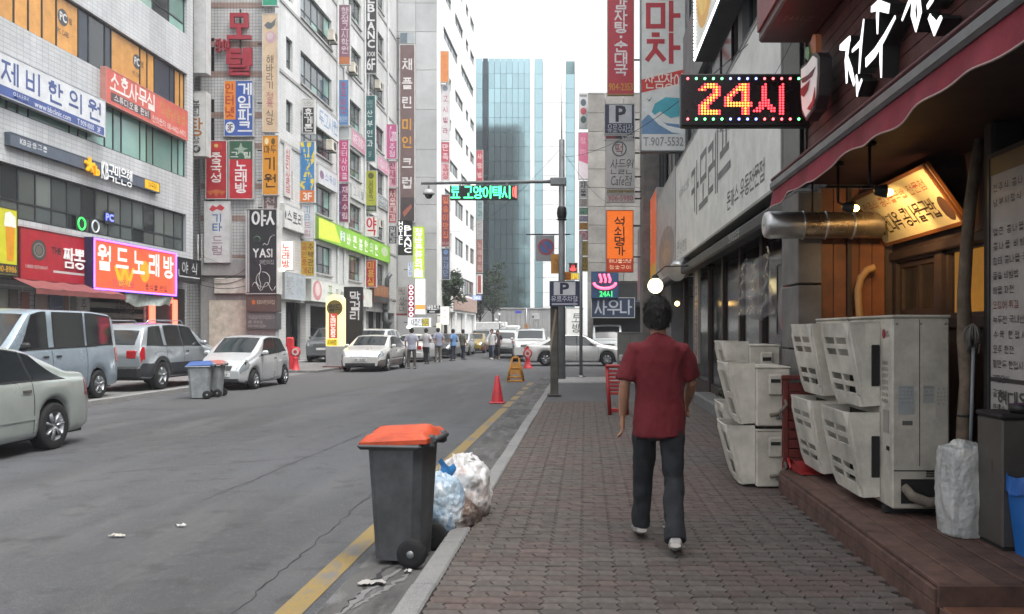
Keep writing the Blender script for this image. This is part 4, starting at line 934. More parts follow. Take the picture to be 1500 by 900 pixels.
psign('black_hotel_neon_sign', 'black hotel sign with glowing white stacked capitals', 583, 323, 604, 374, '17181a', [('HOTEL', .06, .3, .32, .98, 'f2f4f4', dict(v=True, b=.03, e=1.2)), ('BLANC', .45, .06, .92, .86, 'f2f4f4', dict(v=True, b=.03, e=1.2))], Y=60, edge='202122')
psign('green_lit_sign', 'glowing yellow-green vertical sign with white letters', 605, 332, 621.5, 408, 'b4d43c', [('정바른한의원', .2, .04, .8, .97, 'f4f8ee', dict(v=True, b=.05, e=1.3)), (None, .12, .02, .88, .16, 'eef4e6', dict(lay=-1))], Y=61, emit=.8, edge='c8e06a')
psign('blue_white_small_sign', 'small white sign with blue letters beside the green lit one', 597, 384, 605, 406, 'd8dee8', [('치과의', .2, .05, .8, .95, '4a62a8', dict(v=True, b=.05))], Y=59.5, emit=.4)
psign('red_ring_neon_sign', 'dark red sign with six glowing pink-white rings', 597, 417, 607.5, 465, '8a1c34', [('@', .18, i/6+.015, .82, (i+1)/6-.015, 'ffd2dc', dict(ring=.55, e=2.2)) for i in range(6)], Y=58.5, emit=.25)
psign('bright_white_menu_sign', 'overbright white sign with an orange band over the standing people', 608, 408, 623.5, 461, 'f4f3ee', [(None, .04, .14, .96, .27, 'f0a050', dict(e=.9)), ('재즈', .2, .5, .8, .92, 'c9d0d8', dict(v=True, b=.05, e=.6)), ('맥주', .15, .3, .85, .46, 'b8c0c8', dict(b=.05, e=.6))], Y=58.8, emit=1.1)
t = psign('bulb_edged_sign', 'low white sign framed by bulbs, black and yellow letters, over the people', 597, 465, 632, 480, 'e9ebee', [('채플린', .12, .2, .6, .82, '30343c', dict(b=.05)), ('클럽', .62, .2, .88, .82, 'd8c42c', dict(b=.05)), (None, .6, .12, .9, .88, '6a6a4a', dict(lay=-1))], Y=57.5, emit=.9)
w_, h_ = t.children[0].dimensions[0], t.children[0].dimensions[1]; b = MB()
for k in range(14):
    for v_ in (0, h_): b.ball(((k+.5)*w_/14, v_, .01), .05, 6)
b.part('lamp_dots', M('warm_bulb', 'fff4e0', .4, emit=4, grime=0), t, kind='stuff')
psign('handwritten_sign', 'pale grey sign with black brush letters and a red foot beside the shutters', 580, 420, 597, 463, 'b4b0ac', [('옛날', .2, .72, .8, .92, '4a4846'), ('사우나', .3, .15, .75, .66, '2e2c2c', dict(v=True, b=.02)), (None, .02, .01, .98, .08, '8a2c34')], Y=59)
psign('black_arrow_sign', 'black sign with white letters and an arrow over the parked cars', 625, 447, 645, 460, '1e1f22', [('바람호프', .06, .45, .94, .95, 'eef0f0', dict(b=.05, e=.8)), (None, .2, .15, .6, .3, 'eef0f0')], Y=62)
psign('glowing_cream_sign', 'glowing cream sign with pinkish letters beside the black arrow sign', 645, 449, 658, 476, 'f4ece0', [('호프', .3, .2, .75, .85, 'd0948c', dict(v=True, b=.04))], Y=64, emit=1.4)
psign('small_lamp_sign', 'little glowing yellow-white sign under the cream one', 639, 473, 646.5, 484, 'f0eec8', [('술', .2, .1, .8, .9, '9a9a5a')], Y=62, emit=1.4)
P3 = CX
blade('orange_upper_sign', 'plain orange sign high on the white street front', 645, 75, 657.5, 121, P3, 'd88a4a', [('한국관', .25, .05, .75, .95, 'cf7a3c', v)])
blade('gosi_room_sign', 'tall white lodging sign with mauve letters under the orange one', 646, 124, 658.5, 206, P3, 'd6d2d4', [('@', .2, .88, .8, .98, '8a94a0'), ('고시빌라', .25, .08, .8, .84, 'a04a68', dict(v=True, b=.04))])
blade('red_strip_sign', 'dull red sign with white letters, third from the top on the white front', 646, 208, 658.5, 238, P3, 'b8485a', [('만족', .2, .05, .85, .95, 'e8d4d6', dict(v=True, b=.05))])
blade('pale_red_sign', 'pale red and white sign just above the gantry arm', 646, 239, 658.5, 264, P3, 'd8b0b4', [('감성', .2, .05, .85, .95, 'b0404a', dict(v=True, b=.05))])
blade('maroon_long_sign', 'long maroon sign with orange letters below the gantry arm', 646.5, 285, 659, 362, P3, '7c3038', [('일송이맛집', .2, .15, .85, .97, 'd87a4c', dict(v=True, b=.04)), ('909-4540', .08, .03, .92, .1, 'c8b0ac')])
blade('blue_black_sign', 'dark blue sign at the foot of the column on the white front', 647, 364, 659, 410, P3, '3c4a64', [('@', .2, .8, .8, .97, '7a9ac8'), ('연세단', .2, .1, .8, .75, '8a9ab8', dict(v=True, b=.04))])
blade('red_far_sign', 'red sign on the far edge of the white front, above the gantry lettering', 697.5, 220, 707.5, 266, P3, 'b84450', [('사랑방', .2, .05, .85, .95, 'e4ccca', dict(v=True, b=.05))])
blade('teal_far_sign', 'pale teal sign behind the gantry display', 698, 292, 707.5, 322, P3, '8aa4a4', [('안과', .2, .08, .85, .92, '4a6a70', dict(v=True, b=.05))])
blade('pale_far_sign', 'whitish sign under the teal one at the far corner', 698, 323, 707, 350, P3, 'b4b0ae', [('치과', .2, .08, .85, .92, '8a7a7a', v)])
blade('rust_far_sign', 'rusty red sign above the white framed one at the far corner', 698, 351, 707, 400, P3, 'a06a60', [('노래주점', .2, .05, .85, .95, 'd0b8b0', dict(v=True, b=.04))])
blade('white_framed_sign', 'narrow red sign in a glowing white frame near the far corner', 698, 402, 706.5, 431, P3, 'b0544a', [], edge='f4f4f2', rim=.12)
blade('blue_far_light_sign', 'small glowing blue-white sign low at the far corner', 692, 433, 705, 440, P3, '8a9cff', [('24시', .1, .15, .9, .85, 'e8ecff', dict(e=1.5))], emit=1.0)

# ------------------------------------------------------------------ signs of the shops on our side
RX = 2.66
sg = blade('food_stall_sign', 'tall white eel restaurant sign with red brush letters and a painted blue wave', 938, -95, 1005, 222, RX, 'dcdedb', [
    ('포장마차', .14, .40, .86, .995, 'b8323e', dict(v=True, b=.07)), ('#', .02, .27, .98, .38, 'cc3a34', dict(pts=[(0, 0), (1, .45), (1, 1), (0, .55)])), ('산꼼장어', .1, .292, .94, .358, 'f0e6dc', dict(b=.03, sk=0, lay=1)),
    ('#', .03, .08, .97, .25, '6a8fb4', dict(pts=[(0, .35), (.2, .6), (.3, .45), (.55, .3), (1, .25), (1, 0), (0, 0)])), ('#', .2, .13, .97, .25, '4aa8b8', dict(pts=[(0, .2), (.15, .75), (.45, 1), (1, .95), (1, .3), (.6, .2), (.3, .45)], lay=1)), ('#', .02, .06, .97, .2, 'e4e8e8', dict(pts=[(0, .95), (.2, .75), (.4, .45), (.7, .2), (1, .12), (1, .3), (.6, .42), (.35, .7), (.15, 1)], lay=2)),
    ('#', .12, .228, .26, .25, '3a3c40', dict(pts=[(0, .8), (.5, .4), (1, 1), (.55, .1)], lay=2)), ('T.907-5532', .06, .025, .95, .065, '8a8c8c', dict(b=.03, lay=2))], d=.35, edge='8f9392', Y=23.3, emit=.12)
blade('red_stew_sign', 'tall red stew restaurant sign with white letters, gold edge and numbers', 889.5, -70, 929, 139, 1.98, 'c23a4a', [('마두', .12, .70, .88, .79, 'a9a0a4', dict(b=.05)), ('감자탕', .2, .43, .82, .68, 'f0ecec', dict(v=True, b=.06)), ('순대국', .2, .13, .82, .38, 'f0ecec', dict(v=True, b=.06)), ('@', .46, .395, .56, .415, 'f0ecec'), ('904-2353', .05, .03, .95, .08, 'd8a030', dict(b=.04))], edge='b99a5a', Y=30.4, emit=.08)
blade('parking_sign_upper', 'dark blue parking sign with a white P field, under the red stew sign', 885, 152, 930, 197, 1.98, '3a3e58', [(None, .16, .36, .9, .96, 'd6dade'), ('P', .36, .42, .72, .92, '2a2e44', dict(b=.07, lay=1)), ('유료주차장', .1, .06, .94, .32, 'c9ced6', dict(b=.04))], Y=30.4)
blade('dark_strip_sign', 'thin dark strip sign between the parking sign and the rice cake sign', 886, 198, 930, 205, 1.98, '38363c', [('노래방', .55, .15, .95, .85, 'd6d6d6', B()), (None, .02, .1, .35, .9, '8a3a44')], Y=30.4)
blade('rice_cake_cafe_sign', 'grey white cafe sign with a ringed letter and black handwriting', 888, 206, 930, 276, 1.98, 'd2d2ce', [('@', .2, .66, .72, .98, '5f6468', dict(ring=.82)), ('떡', .32, .72, .6, .92, '8a3a44', dict(b=.03)), ('산들원', .12, .30, .92, .6, '3a3a3a', dict(sk=.1)), ('Cafe점', .14, .06, .88, .26, '4a4a4a', dict(sk=.1))], Y=30.4)
blade('brown_phone_strip', 'olive brown strip under the cafe sign', 888, 277, 930, 284, 1.98, '6a5c3a', [('떡카페산들원점', .05, .15, .95, .85, 'b4a878', B())], Y=30.4)
blade('phone_number_sign', 'pale strip with a pinkish phone number', 888, 285, 930, 296, 1.98, 'c9c6c2', [('906-5980', .06, .15, .94, .85, 'b8747a', B())], Y=30.4)
blade('orange_lantern_sign', 'glowing orange vertical sign with black and white brush letters', 888, 308, 928, 399, 1.98, 'ee7422', [('석쇠명가', .3, .26, .7, .9, '2a1a10', dict(v=True, b=.05, e=0)), ('하나둘셋넷', .1, .15, .92, .21, 'f4d8b0'), ('참숯구이', .1, .05, .92, .11, 'f4d8b0'), (None, .02, .01, .98, .22, 'd0452c', dict(lay=-1, e=.3))], Y=30.2, emit=.75, edge='c85a20')
t = blade('sauna_neon_sign', 'blue sauna sign with a red hot spring neon and green 24 hour numerals', 866, 398, 906, 437, SX, '2f5078', [('24시', .3, .06, .8, .26, '38e868', dict(b=.06, e=2.0))], Y=44.5, edge='2a4466', arms=0)
w_, h_ = t.children[0].dimensions[0], t.children[0].dimensions[1]; b = MB()
b.tube([(w_*(.5+.4*math.cos(R(180+a*18))), h_*(.58+.22*math.sin(R(180+a*18))), .03) for a in range(11)], .07, 6)
for k in (-1, 0, 1): b.tube([(w_*(.5+k*.16+.03*math.sin(a)), h_*(.58+a*.065), .03) for a in range(6)], .06, 6)
b.part('hot_spring_mark', M('hot_spring_neon', 'ff4c66', .4, emit=1.7, grime=0), t)
blade('sauna_letter_sign', 'navy sauna sign with pale grey letters under the neon one', 866, 436, 930, 466, SX, '2c3a52', [('사우나', .08, .18, .94, .85, 'b4bcc4', dict(b=.04))], Y=44.6, arms=0)
# far column on the stone block
for i, (n_, lb, xl, yt, xr, yb, c, tx, kw) in enumerate((
    ('signal_like_sign', 'white sign with grey, red and green discs like a traffic signal', 848, 137, 861, 189, 'd6d8d8', [('@', .18, .64, .82, .84, '5a6470'), ('@', .18, .4, .82, .6, 'c85a64'), ('@', .18, .16, .82, .36, '4a6a60'), (None, .1, .9, .9, .96, '8a8c8c')], {}),
    ('pink_lit_sign', 'glowing pink and white sign under the disc sign', 847, 194, 862, 263, 'e07a9a', [('#', .02, .01, .98, .4, 'f4e8ec', dict(pts=[(0, 0), (1, 0), (1, .8), (0, 1)])), ('장미', .25, .45, .75, .95, 'f0c0cc', dict(v=True, b=.03))], dict(emit=.4)),
    ('black_white_mini_sign', 'white sign with two black letters under the pink one', 848, 265, 861, 290, 'cfcfcd', [('자물', .2, .08, .8, .95, '3a3a3a', dict(v=True, b=.05))], {}),
    ('beige_mini_sign', 'beige mini sign in the far stack, over the green one', 848, 291, 861, 303, 'b8b0a8', [('쇠', .25, .1, .75, .9, '7a6a5a')], {}),
    ('green_mini_sign', 'green mini sign in the far stack', 848, 304, 862, 315, '4a8a68', [('한방', .1, .15, .9, .85, 'b8d0c0')], {}),
    ('mauve_mini_sign', 'mauve mini sign between green and amber ones', 848, 316, 862, 325, '8a7a98', [('약국', .1, .15, .9, .85, 'c8c0d0')], {}),
    ('amber_mini_sign', 'amber mini sign in the far stack', 848, 326, 862, 337, 'c8923a', [('치킨', .1, .15, .9, .85, '6a4a1a')], {}),
    ('rose_mini_sign', 'rose mini sign with a round emblem in the far stack', 848, 338, 862, 352, 'b87a84', [('@', .15, .1, .85, .9, 'd8b0b4', dict(ring=.6))], {}),
    ('ochre_mini_sign', 'ochre mini sign, second lowest of the far stack', 848, 353, 862, 375, 'b09a4a', [('부동산', .1, .1, .9, .9, '6a5a2a', v)], {}),
    ('olive_mini_sign', 'olive yellow mini sign, lowest of the far stack', 848, 376, 862, 398, 'a8923a', [('학원', .1, .1, .9, .9, '5a4a1a', v)], {}))):
    blade(n_, lb, xl, yt, xr, yb, SX, c, tx, Y=47.5+.02*i, arms=1, d=.15, **kw)
blade('red_spring_mini_sign', 'small black sign with a red neon flame behind the parking post', 833, 385, 846, 400, SX, '2a2228', [('#', .1, .15, .9, .9, 'ff4a4a', dict(pts=[(0, .5), (.1, .1), (.5, 0), (.9, .1), (1, .5), (.75, .3), (.7, .9), (.55, .4), (.5, 1), (.42, .4), (.3, .9), (.25, .3)], e=2))], Y=48, arms=0)
blade('yellow_neon_strip', 'glowing yellow strip sign with red letters behind the parking post', 827, 400, 848, 410, SX, 'e8d83a', [('오락실', .1, .15, .9, .85, 'c84a2a')], Y=48, emit=.8, arms=0)
blade('white_brush_sign', 'white upright sign with black brush writing behind the grey post', 829, 452, 853, 497, SX, 'e4e4e0', [('토방', .35, .2, .85, .85, '2c2c2c', dict(v=True, sk=.15))], Y=46, emit=.5, arms=0)
# the wide white shop sign
WF = RX-.02
t = fascia('wide_white_shop_sign', 'wide white shop board with grey brush letters over the dark entrance', 'r', 1002, 1172, 246, 387, WF-.2, 'f2f3ec', [
    ('카모레프', .27, .30, .70, .72, '6f7172', dict(b=.02, sk=.03)), ('돈까스 우동전문점', .67, .10, .92, .21, '5f6162', dict(b=.015)), ('문의', .03, .06, .07, .2, '8a8b88'), ('단체환영', .09, .07, .2, .17, '9fa09c'), ('카페레스토랑', .06, .62, .24, .7, '9a9b98')], d=.2, edge='9a9b96', rim=.04)
t = fascia('photo_shop_panel', 'shiny pale grey panel with a food picture next to the wide white board', 'r', 972.5, 1001.5, 292, 420, WF-.2, 'b9bab6', [('@', .1, .05, .95, .55, '8c857e'), ('@', .2, .12, .8, .42, 'a8886a', dict(lay=1)), ('@', .35, .18, .7, .34, 'b89a78', dict(lay=2))], d=.2, rim=.03)
fascia('orange_neighbour_sign', 'orange neighbouring shop board with pale writing', 'r', 955, 971.5, 305, 420, WF-.2, 'e2693a', [('숯불구이', .2, .2, .8, .9, 'f0b89a', dict(v=True)), (None, .02, .02, .98, .2, 'c8982c')], d=.2, emit=.3)
fascia('mauve_neighbour_sign', 'dull mauve shop board furthest along our pavement', 'r', 941, 954.5, 338, 440, WF-.2, '8a707a', [('민속주점', .2, .1, .8, .9, 'c8b4ba', dict(v=True))], d=.2)
# LED board
LY = 8.05
lx0, lx1, lz0, lz1 = ax(997, LY), ax(1185, LY), az(185, LY), az(108, LY)
led = thing('led_sign', 'black LED board with red 24 hour dots and coloured bulbs round it', 'sign', M4=frame4((lx0, LY, lz0), *UV['b']))
lw_, lh_ = lx1-lx0, lz1-lz0
MB().box(0, lw_, 0, lh_, -.12, 0, .012).part('cabinet', M('led_black', '121214', .35, grime=.1), led)
MB().box(.03, lw_-.03, .03, lh_-.03, .001, .004).part('dark_screen', M('led_screen', '1c0f12', .25, grime=.05), led)
PAT = ["..XXXXX.......XXXX.....X.....X", ".XXXXXXX.....XXXXX....XX....XX", "XXX..XXX....XXXXXX....XX....XX", ".....XXX...XXX.XXX....XX....XX", "....XXXX..XXX..XXX....XX....XX", "...XXXX..XXX...XXX....XX....XX", "..XXXX...XXX...XXX....XXX...XX", ".XXXX....XXXXXXXXXX..XXXX...XX", "XXXX.....XXXXXXXXXX..XXXXX..XX", "XXXX...........XXX..XXX.XXX.XX", "XXXXXXXX.......XXX.XXX...XX.XX", "XXXXXXXX.......XXX..........XX"]
at_ = lambda i, j: 0 <= j < 12 and 0 <= i < len(PAT[j]) and PAT[j][i] == 'X'
edge_ = lambda i, j: not (at_(i-1, j) and at_(i+1, j)) or not (at_(i, j-1) or at_(i, j+1))
sp = .0272; ou, ov = lw_*.145, lh_*.235
for nm, rule, c, e in (('red_dots', lambda i, j: edge_(i, j) or i > 18, 'ff3038', 2.6), ('amber_dots', lambda i, j: not (edge_(i, j) or i > 18), 'ff8438', 2.0)):
    b = MB()
    for j, rw_ in enumerate(PAT):
        for i, ch in enumerate(rw_):
            if ch == 'X' and rule(i, j):
                cx, cy = ou+i*sp, ov+(11-j)*sp*.92
                b.add([(cx+.0112*math.cos(R(60*k)), cy+.0112*math.sin(R(60*k)), .006) for k in range(6)]+[(cx, cy, .013)], [(k, (k+1) % 6, 6) for k in range(6)], True)
    b.part(nm, M('led_'+nm, c, .4, emit=e, grime=0), led, fix=False, kind='stuff')
bc = {'r': ('ff5a5e', 'e83038'), 'g': ('62f08a', '30d060'), 'b': ('7a8cff', '4a60f0')}
for row_, yy in (('rggggbbbbrrrrg', lh_*.90), ('rggggbbbbrrrrg', lh_*.13)):
    for i, ch in enumerate(row_): MB().ball((lw_*(.055+i*.0665), yy, .008), .0125, 8).part('bulb', M('bulb_'+ch, bc[ch][1], .3, emit=2.4, ecol=bc[ch][0], grime=0), led)
MB().tube([(lw_, lh_*.5, -.06), (lw_+.35, lh_*.5, -.06)], .02, 8).part('bracket', DARK, led)
# ------------------------------------------------------------------ vehicles
TYRE = M('tyre_rubber', '17181a', .85, grime=.2, gs=12); RIMM = M('wheel_alloy', 'a9adb0', .35, .7, grime=.15, gs=10)
CARGL = M('car_glass', (.012, .015, .017, 1), .04, grime=.05, gs=2, spec=.8); TRIMB = M('black_plastic_trim', '1e2022', .55, grime=.2, gs=8)
LAMPC = M('headlamp_glass', 'a2aaae', .08, .5, grime=.1); LAMPR = M('tail_lamp_red', 'a01c24', .2, grime=.1, coat=.5); PLATE = M('number_plate', 'c4c6c4', .5, grime=.15); CHROME = M('chrome_strip', 'c4c8ca', .15, .95, grime=.1)
def lerp_prof(pts, x):
    if x <= pts[0][0]: return pts[0][1]
    for (a, b), (c, d) in zip(pts, pts[1:]):
        if x <= c:
            t = (x-a)/(c-a) if c > a else 0
            return b+(d-b)*t
    return pts[-1][1]
def smooth_prof(pts, w=.09):
    def f(x):
        s = 0
        for k in range(-3, 4): s += lerp_prof(pts, x+k*w/3)
        return s/7
    return f
VS = [0, .05, .1, .2, .3, .4, .47, .5, .53, .62, .71, .78, .81, .86, .93, 1.]
class CarShape:
    def __init__(s, L, W, H, top, belt, wid, xf, xr, r, sill=.2, tw=.74, N=100, side_bulge=.975):
        s.L, s.W, s.H, s.xf, s.xr, s.r, s.sill, s.tw, s.N = L, W, H, xf, xr, r, sill, tw, N
        s.top, s.belt, s.wid = smooth_prof(top), smooth_prof(belt, .15), smooth_prof(wid, .12); s.sb = side_bulge
    def low(s, x):
        z = s.sill+.10*max(0, abs(x)-s.L/2+.35)
        for xw in (s.xf, s.xr):
            Ra = s.r+.055
            if abs(x-xw) < Ra: z = max(z, s.r+math.sqrt(Ra*Ra-(x-xw)**2))
        return z
    def P(s, x, v, sd=1):
        hw = s.wid(x)*s.W/2; zt = s.top(x); zb = min(s.belt(x), zt-.02); zl = min(s.low(x), zb-.06)
        t = max(0., min(1., (zt-zb)/(s.H-s.belt(0))))
        ye = hw*(.955+(s.tw-.955)*t); ze = zt-.012-.05*t
        k = [(0, hw*.93, zl), (.05, hw*.965, zl+.03), (.1, hw*.985, zl+.08*(zb-zl)/.6), (.3, hw, zl+(zb-zl)*.55), (.4, hw*.995, zl+(zb-zl)*.75), (.5, hw*.962, zb), (.53, hw*.95, zb+(ze-zb)*.05),
             (.62, hw*.95+(ye-hw*.95)*.36, zb+(ze-zb)*.38), (.78, ye+.012*t, ze-.0), (.81, ye-.03, ze+.6*(zt-ze)), (.9, ye*.6, zt-.004), (1, 0, zt+.006)]
        for (a, y0, z0), (b, y1, z1) in zip(k, k[1:]):
            if v <= b+1e-9:
                q = (v-a)/(b-a); return Vector((x, sd*(y0+(y1-y0)*q), z0+(z1-z0)*q))
        return Vector((x, 0, zt))
    def N_(s, x, v, sd):
        e = .012; a = s.P(x+e, v, sd)-s.P(x-e, v, sd); b = s.P(x, min(1, v+e), sd)-s.P(x, max(0, v-e), sd)
        n = a.cross(b); n = n if n.length > 1e-9 else Vector((0, sd, 0)); n.normalize()
        if n.y*sd+n.z*.5 < 0: n = -n
        return n
    def body(s):
        b = MB(); n = len(VS); xs = [-s.L/2+s.L*i/s.N for i in range(s.N+1)]
        ring = VS+VS[::-1][1:]; k = len(ring)
        for x in xs:
            for j, v in enumerate(ring): b.v.append(tuple(s.P(x, v, 1 if j < n else -1)))
        for i in range(s.N):
            for j in range(k-1): b.f.append([i*k+j, i*k+j+1, (i+1)*k+j+1, (i+1)*k+j]); b.sm.append(True); b.mi.append(0)
        for i in (0, s.N): b.f.append([i*k+j for j in range(k)]); b.sm.append(False); b.mi.append(0)
        return b
    def patch(s, c, off=.005, nu=8, nv=4, sd=1, mb=None):
        """c: four (x, v) corners, lower rear, lower front, upper front, upper rear"""
        mb = mb or MB()
        def f(u, w):
            x = (c[0][0]*(1-u)+c[1][0]*u)*(1-w)+(c[3][0]*(1-u)+c[2][0]*u)*w
            v = (c[0][1]*(1-u)+c[1][1]*u)*(1-w)+(c[3][1]*(1-u)+c[2][1]*u)*w
            return tuple(s.P(x, v, sd)+s.N_(x, v, sd)*off)
        return mb.grid(f, nu, nv)
    def across(s, x0, x1, v0=.83, off=.005, nu=10, nv=5, mb=None, inset=0):
        """a pane that runs over the middle, windscreen or rear window, from x0 to x1"""
        mb = mb or MB()
        def f(u, w):
            q = 2*u-1; x = x0+(x1-x0)*w; v = 1-abs(q)*(1-v0-inset*abs(1-w))
            sd = 1 if q >= 0 else -1
            return tuple(s.P(x, v, sd)+s.N_(x, v, sd)*off)
        return mb.grid(f, nu, nv)
SHAPES = {
 'sedan': dict(L=4.7, W=1.8, H=1.44, r=.315, xf=1.42, xr=-1.36, top=[(-2.35, .62), (-2.30, .95), (-2.15, 1.02), (-1.72, 1.05), (-.98, 1.36), (-.55, 1.43), (.1, 1.44), (.4, 1.40), (1.15, 1.0), (1.3, .97), (2.0, .86), (2.25, .76), (2.35, .52)],
    belt=[(-2.35, .93), (-1.2, .93), (1.1, .90), (2.3, .72)], wid=[(-2.35, .80), (-2.15, .93), (-1.6, .99), (0, 1), (1.7, .98), (2.15, .90), (2.35, .72)],
    win=[((-1.62, .54), (-.93, .54), (-.88, .765), (-1.05, .765)), ((-.88, .54), (.02, .54), (.0, .77), (-.82, .77)), ((.07, .54), (.98, .54), (.42, .765), (.05, .77))], ws=(1.13, .43), rw=(-1.68, -1.0), doors=[-.90, .045, 1.02], handles=[-.75, .22]),
 'hatch': dict(L=3.5, W=1.5, H=1.48, r=.27, xf=1.12, xr=-1.15, top=[(-1.75, .55), (-1.72, .9), (-1.58, 1.05), (-1.25, 1.38), (-.8, 1.46), (-.1, 1.48), (.25, 1.43), (1.0, .98), (1.12, .95), (1.55, .80), (1.68, .68), (1.75, .45)],
    belt=[(-1.75, .98), (-.4, .93), (.9, .88), (1.7, .62)], wid=[(-1.75, .82), (-1.5, .95), (-.6, 1), (.8, .99), (1.4, .90), (1.62, .80), (1.75, .62)], tw=.76,
    win=[((-1.28, .56), (-.42, .54), (-.45, .77), (-1.05, .765)), ((-.36, .54), (.78, .54), (.22, .765), (-.39, .77))], ws=(.97, .27), rw=(-1.6, -1.28), doors=[-.39, .72], handles=[-.25, -1.0]),
 'suv': dict(L=4.55, W=1.85, H=1.72, r=.36, xf=1.4, xr=-1.33, sill=.30, top=[(-2.27, .72), (-2.24, 1.1), (-2.15, 1.2), (-1.95, 1.58), (-1.7, 1.67), (-.6, 1.72), (.2, 1.70), (.5, 1.65), (1.15, 1.18), (1.3, 1.14), (2.0, 1.06), (2.2, .95), (2.27, .66)],
    belt=[(-2.27, 1.1), (-1, 1.08), (1.1, 1.06), (2.2, .9)], wid=[(-2.27, .86), (-2.1, .95), (-1.5, .99), (0, 1), (1.6, .98), (2.1, .90), (2.27, .78)], tw=.78,
    win=[((-1.98, .55), (-1.22, .54), (-1.2, .77), (-1.72, .765)), ((-1.02, .54), (-.2, .54), (-.2, .77), (-1.0, .77)), ((-.13, .54), (.98, .54), (.47, .765), (-.13, .77))], ws=(1.13, .53), rw=(-2.17, -1.97), doors=[-1.1, -.165, 1.0], handles=[-.95, .0]),
 'van': dict(L=4.1, W=1.75, H=1.95, r=.31, xf=1.30, xr=-1.22, sill=.26, top=[(-2.05, .75), (-2.03, 1.3), (-1.96, 1.75), (-1.78, 1.90), (-1.0, 1.95), (.75, 1.95), (1.08, 1.88), (1.70, 1.16), (1.78, 1.10), (1.99, .95), (2.05, .6)],
    belt=[(-2.05, 1.12), (-1, 1.12), (1.5, 1.08), (2.0, .9)], wid=[(-2.05, .90), (-1.9, .97), (-1.2, 1), (.9, 1), (1.6, .96), (1.87, .88), (2.05, .74)], tw=.86,
    win=[((-1.83, .55), (-.80, .54), (-.80, .77), (-1.75, .765)), ((-.68, .54), (.35, .54), (.35, .77), (-.68, .77)), ((.58, .54), (1.46, .54), (1.0, .765), (.58, .77))], ws=(1.67, 1.10), rw=(-2.0, -1.9), doors=[-.74, .46, 1.45], handles=[.28, .7]),
}
